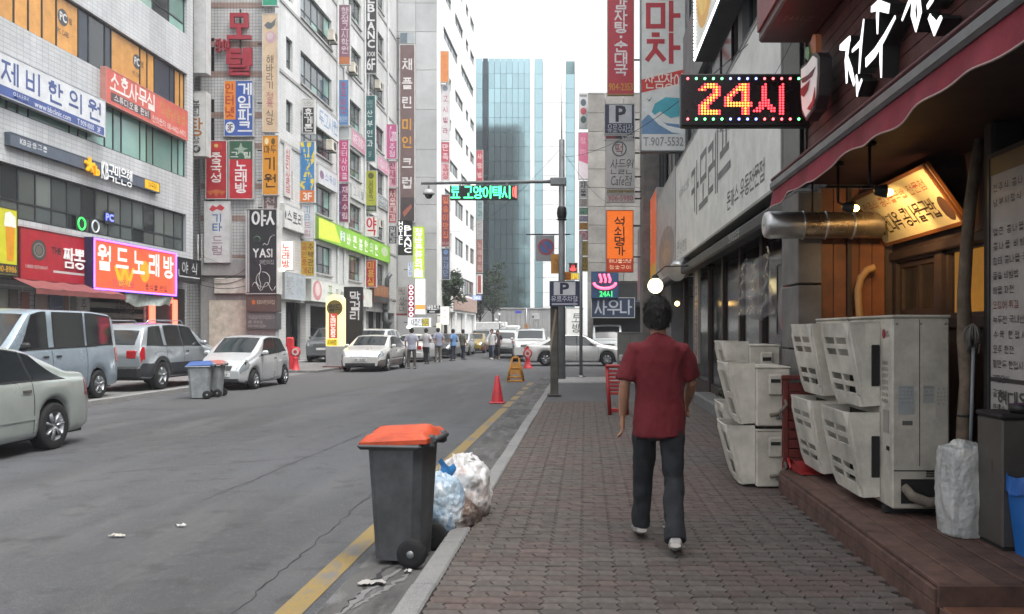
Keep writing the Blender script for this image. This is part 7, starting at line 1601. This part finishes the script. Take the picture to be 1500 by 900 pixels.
# filled plastic bags
def bag(name, label, c, r, mat, seed, knot=True, amp=1., boxy=0.):
    t = thing(name, label, 'bag', c)
    b = MB()
    def f(u, v):
        th = 2*math.pi*u; ph_ = math.pi*v; d = Vector((math.sin(ph_)*math.cos(th), math.sin(ph_)*math.sin(th), -math.cos(ph_)))
        if boxy:
            k = 1/max(abs(d.x), abs(d.y), abs(d.z)); d = d*(1-boxy)+d*k*boxy*.9
        q = d*2.2+Vector((seed, 0, 0)); a_ = amp; n = 1+.16*a_*noise.noise(q)+a_*.055*(1-2*abs(noise.noise(q*2.4)))+a_*.035*(1-2*abs(noise.noise(q*5.1)))+a_*.014*(1-2*abs(noise.noise(q*11)))
        z = d.z*r[2]*n
        if z < -r[2]*.78: z = -r[2]*.78-(z+r[2]*.78)*-.1
        return (d.x*r[0]*n, d.y*r[1]*n, z+r[2]*.80)
    b.grid(f, 90, 60).part('film', mat, t, fix=True)
    if knot:
        q = MB()
        for k in range(7):
            a = k*.9; q.tube([(0, 0, r[2]*1.62), (.03*math.cos(a), .03*math.sin(a), r[2]*1.75), (.075*math.cos(a), .075*math.sin(a), r[2]*1.8+.03*math.sin(k*2.)), (.10*math.cos(a+.2), .10*math.sin(a+.2), r[2]*1.72)], [(.016, .012), (.02, .01), (.025, .006), (.008, .003)], 8)
        q.part('knot', mat, t)
    return t
def film(key, c1, c2, c3, sc=6, alpha=1.):
    m = layered(key, c1, [((sc, sc, sc), .42, .58, c2, .9), ((sc*2.1, sc*2.1, sc*.9), .52, .62, c3, .8), ((sc*6, sc*6, sc*6), .5, .7, c1, .6)], rough=.28, bump=(34, .5, .02)); m.node_tree.nodes['Principled BSDF'].inputs['Transmission Weight'].default_value = .0
    return m
bag('rubbish_bag', 'blue tinted see-through rubbish bag squeezed behind the orange-lidded bin', (-1.12, 6.55, .05), (.19, .22, .24), film('bag_blue', C('b4c6d2', .9), C('86a0b8', .9), C('dce2e6', .95), 4), 2.1, knot=False)
bag('rubbish_bag', 'pale knotted rubbish bag slumped over the kerb', (-.99, 6.90, .08), (.22, .24, .275), film('bag_white', C('dcdedf', .95), C('b4b2b0', .8), C('c8b4aa', .8), 4), 5.7)
bag('rubbish_bag', 'dull brownish refuse bag low under the pale one', (-1.0, 6.62, .03), (.17, .2, .15), film('bag_brown', C('8c7468', .6), C('4a4442', .6), C('a8a29c', .6)), 9.3, knot=False)
bt = thing('bag_tie', 'bright blue plastic scrap tied on the pale rubbish bag', 'plastic scrap', (-1.09, 6.68, .56))
MB().grid(lambda u, v: (.12*(u-.5)+.02*math.sin(v*5), -.03-.05*math.sin(u*3)+.03*v, .02-.14*v+.03*math.sin(u*6)), 12, 12).part('scrap', M('blue_film', C('3c86c4', .9), .3), bt)
bag('white_sack', 'large white sack of clear film standing on the deck', (ax(1414, 5.42), 5.42, .31), (.165, .16, .335), film('sack_white', C('c4c5c2', .85), C('b0b2b0', .8), C('d4d4ca', .9), 4), 12.2, knot=False, boxy=.62, amp=.55)
# steel bin and blue bin on the deck
sb = thing('steel_cabinet_bin', 'grey brown steel cabinet bin with a black top beside the white sack', 'bin', (2.6, 5.1, .31))
MB().box(2.43, 2.75, 4.98, 5.30, .33, 1.08, .01).part('body', M('brushed_bin', C('77716a', .6), .45, .5, grime=.15), sb, world=True); MB().box(2.42, 2.76, 4.97, 5.31, 1.08, 1.115, .012).part('top', BLK, sb, world=True)
MB().box(2.44, 2.74, 4.99, 5.29, .312, .33).part('plinth', BLK, sb, world=True); MB().box(2.428, 2.431, 5.1, 5.2, .75, .83).part('keyhole_plate', M('brushed_bin', '77716a'), sb, world=True)
bt2 = thing('tape_roll', 'purple rimmed roll lying on the steel bin', 'roll', (2.56, 5.03, 1.12))
MB().lathe([(.03, 0), (.06, 0), (.06, .05), (.03, .05), (.03, 0)], n=20).part('roll', M('roll_black', '1c1a1c', .5), bt2); MB().lathe([(.04, .051), (.055, .052), (.04, .053)], n=20).part('ring', SM('8a4a8a'), bt2)
bb = thing('blue_bin', 'bright blue bin with a blue liner bag at the picture edge', 'bin', (2.62, 4.83, .31))
b = MB(); rows = [(.0, .125), (.45, .165)]; vs = [(x*k, y*k, z) for z, k in rows for x, y in ((-1, -1), (1, -1), (1, 1), (-1, 1))]
b.add(vs, [(0, 1, 5, 4), (1, 2, 6, 5), (2, 3, 7, 6), (3, 0, 4, 7), (3, 2, 1, 0)]).part('body', M('blue_plastic', C('1f6fc0', .85), .4, grime=.12), bb)
MB().grid(lambda u, v: ((.172+.006*math.sin(u*60)+.004*v)*max(-1, min(1, 1.35*math.cos(2*math.pi*u))), (.172+.006*math.sin(u*47))*max(-1, min(1, 1.35*math.sin(2*math.pi*u))), .46-.10*v-.012*math.sin(u*31)), 90, 4).part('liner', M('blue_liner', C('2a6cc0', .9), .2, grime=.2, gs=12, bump=.6, bs=30), bb)
# litter
def scrap(label, x, y, z, s, col, seed):
    t = thing('paper_scrap', label, 'litter', (x, y, z))
    MB().grid(lambda u, v: (s[0]*(u-.5)+.2*s[0]*noise.noise((u*3, v*3, seed)), s[1]*(v-.5)+.2*s[1]*noise.noise((u*3, v*3, seed+5)), .012+.03*abs(noise.noise((u*4, v*4, seed+9)))), 10, 8).part('paper', SM(col), t)
scrap('crumpled white paper scrap beside the orange-lidded bin', -1.34, 5.36, .006, (.15, .08), 'b9b7b2', 1.3); scrap('small white crumb in the shade of the bin wheel', -1.17, 5.62, .006, (.045, .045), 'd8d8d6', 4.1)
scrap('flat pale wrapper on the asphalt, nearest to the silver green sedan', ax(172, 6.6), 6.6, .003, (.11, .045), 'b4b0a6', 7.7); scrap('white wrapper lying on the open road', ax(264, 6.95), 6.95, .003, (.09, .035), 'c4c4c2', 2.9)
scrap('pale flattened litter on the bare kerb behind the cone', -1.25, 9.6, .006, (.2, .1), 'a8a49c', 6.1); scrap('grey paper patch on the brick pavement by the walker', .62, 6.35, .123, (.09, .06), '9a9490', 8.2)

# cones, stands and barriers
CONE = M('cone_red', C('c02a34', .9), .5, grime=.2, gs=6)
c_ = thing('traffic_cone', 'plain red traffic cone on the yellow line', 'cone', (-1.96, 18.9, .0))
MB().lathe([(.14, .03), (.04, .60), (.03, .61), (0, .61)], n=24).part('cone', CONE, c_); MB().box(-.17, .17, -.17, .17, 0, .035, .015).part('base', CONE, c_)
ys = thing('yellow_stand', 'rusty yellow A-frame no parking stand on the road edge', 'stand', (-2.22, 27, 0))
YP = M('yellow_plastic', C('c8892a', .85), .5, grime=.35, gs=5)
for sd in (-1, 1):
    b = MB()
    for x_ in (-1, 1): b.tube([(x_*.24, sd*.20, .02), (x_*.10, sd*.03, .74)], [.035, .03], 8)
    b.tube([(-.22, sd*.17, .14), (.22, sd*.17, .14)], .025, 8).tube([(-.16, sd*.11, .42), (.16, sd*.11, .42)], .025, 8)
    b.part('frame', YP, ys); MB().add([(-.19, sd*.145, .22), (.19, sd*.145, .22), (.12, sd*.07, .60), (-.12, sd*.07, .60)], [(0, 1, 2, 3)] if sd < 0 else [(3, 2, 1, 0)]).part('plate', YP, ys)
    MB().tube([(-.26, sd*.21, .02), (.26, sd*.21, .02)], .03, 8).part('foot_bar', YP, ys)
MB().tube([(-.1, 0, .75), (.1, 0, .75)], .04, 8).part('top_bar', YP, ys)
def barrier(label, x, y, h, disc):
    t = thing('lane_barrier', label, 'barrier', (x, y, 0))
    MB().lathe([(.22, 0), (.22, .04), (.15, .08), (.09, h*.45), (.11, h*.5), (.05, h*.55)], n=20).part('cone_base', CONE, t)
    if disc:
        b = MB().lathe([(0, -.03), (.18, -.03), (.2, 0), (.18, .03), (0, .03)], (0, 0, h*.72), 'y', 24); b.part('disc', CONE, t); MB().lathe([(.07, -.034), (.14, -.033)], (0, 0, h*.72), 'y', 24).part('reflective_ring', SM('d8c8c4'), t)
    else:
        MB().box(-.13, .13, -.04, .04, h*.5, h, .03).part('upright', CONE, t); MB().box(-.10, .10, -.045, -.042, h*.66, h*.76).part('reflective_band', SM('d8d4d0'), t)
    return t
barrier('red round-headed barrier cone before the white suv', ax(773, 36.5), 36.5, .88, True)
barrier('red barrier cone with a round white-ringed head beside the driveway pillar', ax(433, 33), 33, 1.1, True)
rp = thing('red_post_barrier', 'tall red plastic post barrier at the driveway edge', 'barrier', (ax(425, 33.8), 33.8, 0))
MB().box(-.14, .14, -.12, .12, 0, 1.35, .05).part('post', CONE, rp); MB().box(-.18, .18, -.16, .16, 0, .08, .02).part('base', CONE, rp)
fb = thing('folded_red_barrier', 'pinkish red plastic barriers heap behind the suv bonnet', 'barrier', (ax(306, 29.5), 29.5, .1))
for k in range(4): MB().tube([(-.5+.3*k, 0, 0), (-.3+.28*k, .1, .85), (-.1+.25*k, .2, 0)], .045, 8).part('hoop', M('faded_red_plastic', C('b0484a', .8), .5), fb)
# stacked red plastic panels leaning on the pavement
rb = thing('red_crate_barrier', 'red slotted plastic barrier standing on the pavement ahead of the walker', 'barrier', (ax(905, 15), 15, .12))
RPL = M('red_plastic', C('b02a2c', .8), .45)
for k in range(2): MB().tube([(-.14+.30*k, 0, 0), (-.19+.34*k, .04, .86)], .035, 8).part('leg', RPL, rb)
for k in range(7): MB().box(-.18, .17, .0, .03, .36+k*.065, .36+k*.065+.045, .008).part('slat', RPL, rb)
MB().box(-.22, .18, -.02, .07, .83, .89, .02).part('top_bar', RPL, rb); MB().box(-.15, .16, -.01, .04, .05, .12, .01).part('foot_bar', RPL, rb)
wb = thing('white_bollard', 'white and grey bollard at the corner of the tiled island', 'bollard', (ax(910, 24.5), 24.5, .135))
MB().lathe([(.07, 0), (.07, .72), (.05, .78), (0, .79)], n=18).part('post', SM('b4b4b0'), wb); MB().lathe([(.072, .5), (.073, .51), (.073, .6), (.072, .61)], n=18).part('band', SM('6a6c6e'), wb)
ub = thing('utility_box', 'plain grey utility cabinet between the coupe and the corner pier', 'cabinet', (ax(923, 28.5), 28.5, .1))
MB().box(-.42, .42, -.25, .25, .08, 1.42, .015).part('cabinet', M('cabinet_grey', C('8a8984', .75), .6, grime=.2), ub); MB().box(-.44, .44, -.27, .27, 1.42, 1.46, .01).part('lid', M('cabinet_grey', '8a8984'), ub); MB().box(-.4, .4, -.23, .23, 0, .08).part('plinth', CONC, ub)
MB().box(-.003, .003, -.253, -.25, .12, 1.4).part('door_seam', DARK, ub)

# poles
gp = thing('parking_post', 'square grey concrete-coloured post carrying the lower parking sign', 'post', (-.72, 19.6, .12))
PST = M('post_paint', C('5f5a54', .75), .7, grime=.35, gs=4)
MB().box(-.09, .09, -.09, .09, 0, 2.5, .015).part('shaft', PST, gp); MB().box(-.16, .16, -.16, .16, 0, .03, .008).part('base_plate', PST, gp)
MB().add([(-.092, -.0925, .9), (.0, -.0925, 1.5), (.06, -.0925, 1.95), (.02, -.0925, 2.0), (-.05, -.0925, 1.5), (-.092, -.0925, 1.2)], [(0, 1, 2, 3, 4, 5)]).part('faded_sticker', SM('9a8c74'), gp, fix=False)
Y_ = 19.4
sign('parking_sign_lower', 'navy parking sign with a white P and an arrow on the grey post', frame4((ax(805, Y_), Y_, az(449, Y_)), *UV['b']), ax(849, Y_)-ax(805, Y_), az(412, Y_)-az(449, Y_), .05, '33365a', [(None, .14, .44, .86, .97, 'd8dade'), ('P', .34, .5, .66, .92, '26284a', dict(b=.08, lay=1)), ('유료주차장', .05, .2, .95, .40, 'c9ccd4', dict(b=.04)), (None, .08, .06, .85, .12, 'c9ccd4'), ('#', .8, .02, .96, .16, 'c9ccd4', dict(pts=[(0, 0), (1, .5), (0, 1)]))], edge='2a2c44', rim=.015)
tp_ = thing('gantry_pole', 'tall grey steel pole with a long arm over the road', 'pole', (-.73, 26, .10))
def zz(py): return az(py, 26)-.10
xa = ax(617, 26)+.73
MB().tube([(0, 0, 0), (0, 0, 3), (0, 0, zz(205))], [.115, .10, .085], 16).part('pole', M('pole_paint', C('8c9092', .8), .5, .3, grime=.2), tp_); MB().box(-.22, .22, -.22, .22, 0, .04, .01).part('base_plate', STEEL, tp_)
MB().tube([(.12, 0, zz(266)), (-1, 0, zz(266.5)), (xa, 0, zz(269))], [.06, .055, .042], 12).part('arm', M('pole_paint', '6c7072'), tp_)
MB().box(-.35, .14, -.12, .12, zz(272), zz(261), .02).part('clamp', M('pole_paint', '6c7072'), tp_); MB().lathe([(.10, zz(322)), (.14, zz(318)), (.15, zz(312)), (.14, zz(306)), (.10, zz(303))], n=18).part('band_collar', DARK, tp_)
for p_ in (313, 322): MB().lathe([(.11, zz(p_)-.03), (.17, zz(p_)), (.11, zz(p_)+.03)], n=18).part('strap', DARK, tp_)
MB().tube([(.0, 0, zz(205)), (0, 0, zz(118))], [.02, .008], 8).part('lightning_rod', STEEL, tp_)
cv = thing('dome_camera', 'white dome camera hanging from the end of the gantry arm', 'camera', (ax(628, 26), 26, az(285, 26)))
MB().lathe([(0, .17), (.10, .15), (.17, .05), (.175, .0), (.16, -.01), (0, -.01)], n=20).part('hood', SM('b9bcbc'), cv); MB().ball((0, 0, -.02), (.12, .12, .12), 16).part('dome', M('dome_glass', '2a2c30', .1), cv); MB().tube([(0, 0, .15), (0, 0, az(270, 26)-az(285, 26))], .03, 8).part('drop_pipe', STEEL, cv)
Yg = 25.9
gs_ = thing('message_sign', 'dark message display with glowing green letters hung on the gantry arm', 'sign', M4=frame4((ax(659, Yg), Yg, az(293, Yg)), *UV['b']))
gw, gh = ax(757, Yg)-ax(659, Yg), az(272, Yg)-az(293, Yg)
MB().box(0, gw, 0, gh, -.15, 0, .01).part('cabinet', M('display_black', '131816', .4), gs_)
b = MB(); letters(b, '료 고양이택시', (.02, .05, gw*.92, gh*.93), bold=.045, z=.005); b.part('lettering', M('green_led', '40f090', .4, emit=1.6, grime=0), gs_, fix=False)
b = MB(); letters(b, '예', (gw*.935, .06, gw*.995, gh*.93), bold=.08, z=.005); b.part('lettering', M('red_led', 'ff5048', .4, emit=1.6, grime=0), gs_, fix=False)
for u_ in (.3, gw-.3): MB().box(u_-.02, u_+.02, gh, gh+.14, -.1, -.06).part('hanger', STEEL, gs_)
# no parking plate on its own bracket arm
Yn = 26.2
nb = thing('no_parking_sign', 'weathered plate with a round blue and red no parking sign', 'sign', M4=frame4((ax(785, Yn), Yn, az(383, Yn)), *UV['b']))
nw, nh = ax(812, Yn)-ax(785, Yn), az(345, Yn)-az(383, Yn)
MB().box(0, nw, 0, nh, -.02, 0, .004).part('plate', SM('9a9c9e'), nb)
def disc(r0, r1, z_, mat, n_): MB().lathe([(r0, 0), (r1, 0)], (nw*.55, nh*.55, z_), 'z', 28).part(n_, mat, nb, fix=False)
disc(.0, .235, .004, SM('4a6aa0'), 'blue_disc'); disc(.19, .25, .007, SM('a84a58'), 'red_ring')
MB().box(-.24, .24, -.028, .028, 0, .004).part('red_bar', SM('a84a58'), nb).matrix_local = Matrix.Translation((nw*.55, nh*.55, .006)) @ Matrix.Rotation(R(-45), 4, 'Z')
MB().tube([(-.3, nh+.03, -.03), (1.05, nh+.03, -.03)], .02, 8).part('bracket_arm', DARK, nb)
sign('orange_notice_plate', 'faded orange notice plate under the no parking sign', frame4((ax(807, 26.15), 26.15, az(401, 26.15)), *UV['b']), .39, .60, .02, 'd0923a', [('견인', .2, .45, .8, .75, 'a86a20', B()), ('지역', .2, .15, .8, .42, 'a86a20', B())], rim=0, edge='c0852f')
sign('orange_low_plate', 'small orange board on the thin pole behind the parking sign', frame4((ax(822, 30), 30, az(411, 30)), *UV['b']), .35, .3, .02, 'd8862a', [('할인', .1, .2, .9, .8, '8a4a1a', B())], rim=0, edge='c0852f')
sp_ = thing('thin_post', 'thin grey street pole beside the concrete-coloured post', 'pole', (ax(851, 27), 27, .14))
MB().tube([(0, 0, 0), (0, 0, az(345, 27)-.14)], .052, 12).part('shaft', M('pole_paint', '6c7072'), sp_); MB().lathe([(.14, 0), (.14, .02), (.06, .06)], n=14).part('base', STEEL, sp_)
# overhead wires
for i, (p0, p1, sag, lb) in enumerate((((-.73, 26, 6.9), (2.6, 10, 5.6), .5, 'thin black cable from the gantry pole to the shop block'), ((-.73, 26, 7.2), (-11.2, 66, 9.5), 1.1, 'long thin cable from the gantry pole across to the tall block'), ((-14.2, 44, 4.2), (-17, 37.2, 5), .35, 'loose cable between the two office blocks'), ((-.7, 26, 7.1), (1.9, 46.4, 8.4), .5, 'cable from the gantry pole to the stone block'), ((2.2, 14.5, 5.0), (2.2, 9.0, 4.7), .3, 'drooping thin wire across the wide white board'))):
    w_ = thing('overhead_cable', lb, 'cable', p0)
    a, c = Vector(p0), Vector(p1)
    MB().tube([a.lerp(c, k/16)-Vector((0, 0, sag*4*(k/16)*(1-k/16)))-a for k in range(17)], .006 if i != 4 else .003, 5).part('wire', BLK, w_)
# lit upright pillar sign on the far pavement
LYp = 35.6
pil = thing('lit_pillar_sign', 'glowing yellow pillar sign with a rounded top on a white plinth', 'sign', (ax(492, LYp), LYp, .02))
hw_ = (ax(505, LYp)-ax(479, LYp))/2; zt_ = az(432, LYp)-.02; zp = az(507, LYp)-.02
prof = [(-hw_, zp), (hw_, zp)]+[(hw_*math.cos(R(a)), zt_-hw_*.62+hw_*.62*math.sin(R(a))) for a in range(0, 181, 15)]
MB().prism(prof, .32, Matrix(((1, 0, 0, 0), (0, 0, 1, -.16), (0, 1, 0, 0), (0, 0, 0, 1)))).part('lantern', M('pillar_glow', 'f0e4b8', .4, emit=.42, ecol='f0d478', grime=.1), pil)
MB().box(-hw_*.66, hw_*.3, -.175, -.165, zp+.32, zp+1.35).part('red_panel', SM('c84a3a', .5), pil); MB().box(-hw_*.9, hw_*.3, -.175, -.165, zp+.02, zp+.28).part('yellow_panel', SM('e8c82a', .7), pil)
for s_, r_, c, vv_ in (('노래연습장', (-hw_*.55, zp+.36, hw_*.2, zp+1.32), 'fff0e0', True), ('지하1층', (-hw_*.8, zp+.06, hw_*.22, zp+.24), '3a3a2a', False), ('월드', (-hw_*.7, zp+1.46, hw_*.75, zp+1.72), '2c2a20', False)):
    b = MB(); letters(b, s_, r_, vv_, .05); MB().add([(p[0], -.178-p[2], p[1]) for p in b.v], b.f).part('lettering', SM(c, .9 if c == 'fff0e0' else 0), pil, fix=False)
MB().lathe([(0, 0), (.33, 0)], (0, -.168, zp+1.58), 'y', 24).part('checker_disc', SM('6a5c2a', .2), pil); MB().box(-hw_, hw_, -.2, .2, 0, zp-.005, .02).part('plinth', SM('a4a8a8'), pil); MB().box(-hw_-.1, hw_+.1, -.3, .3, 0, .12, .01).part('brick_base', M('brick_base', '5a3a34', .8), pil)
bp = thing('black_upright_sign', 'black upright board with white letters behind the glowing pillar', 'sign', (ax(518, 38), 38, .02))
bw = (ax(532, 38)-ax(505, 38))/2; bt_ = az(421, 38)
MB().box(-bw, bw, -.12, .12, .1, bt_, .02).part('board', M('board_black', '1e1f22', .45), bp); MB().box(-bw-.05, bw+.05, -.25, .25, 0, .1, .01).part('foot', CONC, bp)
b = MB(); letters(b, '막걸리', (-.2, bt_-1.5, .4, bt_-.2), True, .04); MB().add([(p[0], -.125-p[2], p[1]) for p in b.v], b.f).part('lettering', SM('d6d8da', .2), bp, fix=False)
# trees down the street
def tree(label, x, y, h, r, th, n, dark=True, base=0.):
    t = thing('street_tree', label, 'tree', (x, y, base))
    MB().tube([(0, 0, 0), (.05, .02, th*.5), (0, 0, th), (.1, 0, th+r)], [.16, .13, .1, .04], 10).part('trunk', M('bark', C('4a4038', .7), .9, grime=.3), t)
    b = MB()
    for k in range(5):
        a = k*1.26; b.tube([(0, 0, th*.9), (.4*r*math.cos(a), .4*r*math.sin(a), th+.35*r), (.8*r*math.cos(a+.3), .8*r*math.sin(a+.3), th+.8*r)], [.06, .04, .015], 6)
    b.part('branch_mesh', M('bark', '4a4038'), t)
    b = MB()
    for k in range(n):
        d = Vector((rnd.gauss(0, 1), rnd.gauss(0, 1), rnd.gauss(0, 1))).normalized()*r*rnd.uniform(.3, 1.05)
        leafclump(b, (d.x, d.y, th+(h-th)*.5+d.z*(h-th)*.5/r), r*.34, 120, .15)
    b.part('crown', M('far_leaf', (.035, .06, .032, 1), .6, grime=.4, gs=1, spec=.3), t, fix=False)
tree('dark leafy tree standing before the glass tower', ax(722, 104), 104, 9.6, 2.3, 4.0, 36); tree('dark tree by the tall block, beside the parked row', ax(652, 68), 68, 6.8, 1.6, 3.6, 26)
tree('second dark tree close to the tower foot, beside the corner', ax(703, 108), 108, 7.5, 1.8, 3.2, 26)
# globe street lamp, blue name plate
gL = thing('globe_street_lamp', 'street lamp with four small white globes at the end of the street', 'lamp', (ax(732, 90), 90, 0))
MB().tube([(0, 0, 0), (0, 0, az(462, 90))], [.07, .045], 8).part('post', DARK, gL)
for px_, py_ in ((731, 461), (727, 469), (732, 473), (737, 477)): MB().ball((ax(px_, 90)-ax(732, 90), 0, az(py_, 90)), .15, 10).part('globe', SM('dcdcda', .3), gL); 
for px_, py_ in ((727, 469), (737, 477)): MB().tube([(0, 0, az(py_+3, 90)), (ax(px_, 90)-ax(732, 90), 0, az(py_+1.5, 90))], .03, 6).part('bracket', DARK, gL)
bs2 = thing('street_name_sign', 'blue street name plate on a grey pole before the tower', 'sign', (ax(771, 100), 100, 0))
MB().tube([(0, 0, 0), (0, 0, az(452, 100))], .09, 8).part('pole', STEEL, bs2); MB().box(ax(755, 100)-ax(771, 100), ax(764, 100)-ax(771, 100), -.03, .03, az(459, 100), az(455.5, 100), .01).part('name_plate', SM('3a4ac0', .2), bs2); MB().tube([(0, 0, az(455, 100)), (ax(760, 100)-ax(771, 100), 0, az(457, 100))], .04, 6).part('arm', STEEL, bs2)
MB().box(-.25, .25, -.06, .06, az(482, 100), az(475, 100), .02).part('orange_panel', SM('c8843a'), bs2)
wbx = thing('white_wall_box', 'white box with a dark round lens on the white tower rib', 'box', (ax(785, 112), 112, az(468, 112)))
MB().box(-.45, .45, -.2, .2, 0, .75, .03).part('case', SM('c4c6c4'), wbx); MB().lathe([(0, -.21), (.16, -.21), (.16, -.2)], (-.35, 0, .35), 'y', 14).part('lens', SM('5a5c60'), wbx); MB().tube([(.0, 0, 0), (0, 0, -az(468, 112))], .06, 8).part('pole', STEEL, wbx)
# wall-mounted condenser on the drainpipe corner
hc = thing('wall_condenser', 'grey wall-hung condenser and ducts beside the handwritten sign', 'condenser', (ax(562, 60), 60, az(455, 60)))
MB().box(-.6, .35, -.3, .3, 0, 1.1, .04).part('case', M('duct_grey', C('7a7e80', .7), .5, .4, grime=.25), hc); MB().tube([(.1, 0, 0), (.1, .0, -.7), (.5, .1, -1.0)], .22, 10).part('duct', M('duct_grey', '7a7e80'), hc); MB().tube([(.2, 0, 1.1), (.25, 0, 2.2), (.5, 0, 2.6)], .16, 10).part('duct', M('duct_grey', '7a7e80'), hc); MB().lathe([(0, -.31), (.25, -.31), (.27, -.3)], (-.15, 0, .55), 'y', 18).part('fan_guard', DARK, hc)
# pipes and cables on the white tiled end wall
ww = thing('gas_pipe', 'thin white gas pipes with a bend low on the tiled end wall', 'pipe', (ax(290, 38.9), 38.9, az(395, 38.9)))
for dx in (0, .18): MB().tube([(dx, 0, 1.6), (dx, 0, .1), (dx+.05, 0, 0), (dx+.8, 0, -.02)], .03, 8).part('pipe', SM('c4c6c4'), ww)
ca = thing('loose_cable', 'loose black cables sagging across the tiled end wall to the black sign', 'cable', (ax(285, 38.8), 38.8, az(415, 38.8)))
for k in range(3): MB().tube([(i*.35, -.02*k, .25*k-.5*math.sin(math.pi*i/8)*(.5+.3*k)+.03*i*k) for i in range(9)], .012, 5).part('cable', BLK, ca)
# split condensers hung on the street front
def condenser(label, px, py):
    Y_ = dep(px, BX+.3); t = thing('window_condenser', label, 'condenser', (BX, Y_, az(py, Y_)), group='condensers hung on the street front')
    MB().box(.06, .42, -.42, .42, 0, .58, .02).part('case', ACW, t); MB().lathe([(.02, .425), (.22, .425), (.23, .42)], (0, .08, .29), 'x', 18).part('fan_grille', DARK, t)
    for y_ in (-.3, .3): MB().box(0, .42, y_-.02, y_+.02, -.05, -.005).part('bracket', DARK, t)
condenser('wall condenser beside the second column of signs, topmost', 489, 62); condenser('wall condenser under the white lodging board', 487, 222)
condenser('wall condenser between the teal sign and the hotel sign', 556, 132); condenser('wall condenser just above the lime green banner end', 556, 334); condenser('wall condenser by the mauve school sign foot', 519, 108)
# ------------------------------------------------------------------ thin summer haze over the whole place
hb = MB().box(-610, 610, -310, 910, -1.2, 47).part('haze', None, fix=False); hb['kind'] = 'stuff'
hm = bpy.data.materials.new('haze_air'); hm.use_nodes = True; hn = hm.node_tree.nodes; hn.remove(hn['Principled BSDF'])
hv = hn.new('ShaderNodeVolumePrincipled'); hv.inputs['Density'].default_value = .0011; hv.inputs['Color'].default_value = (.93, .96, 1, 1); hv.inputs['Anisotropy'].default_value = .3
hm.node_tree.links.new(hv.outputs[0], hn['Material Output'].inputs['Volume']); hb.data.materials.append(hm)
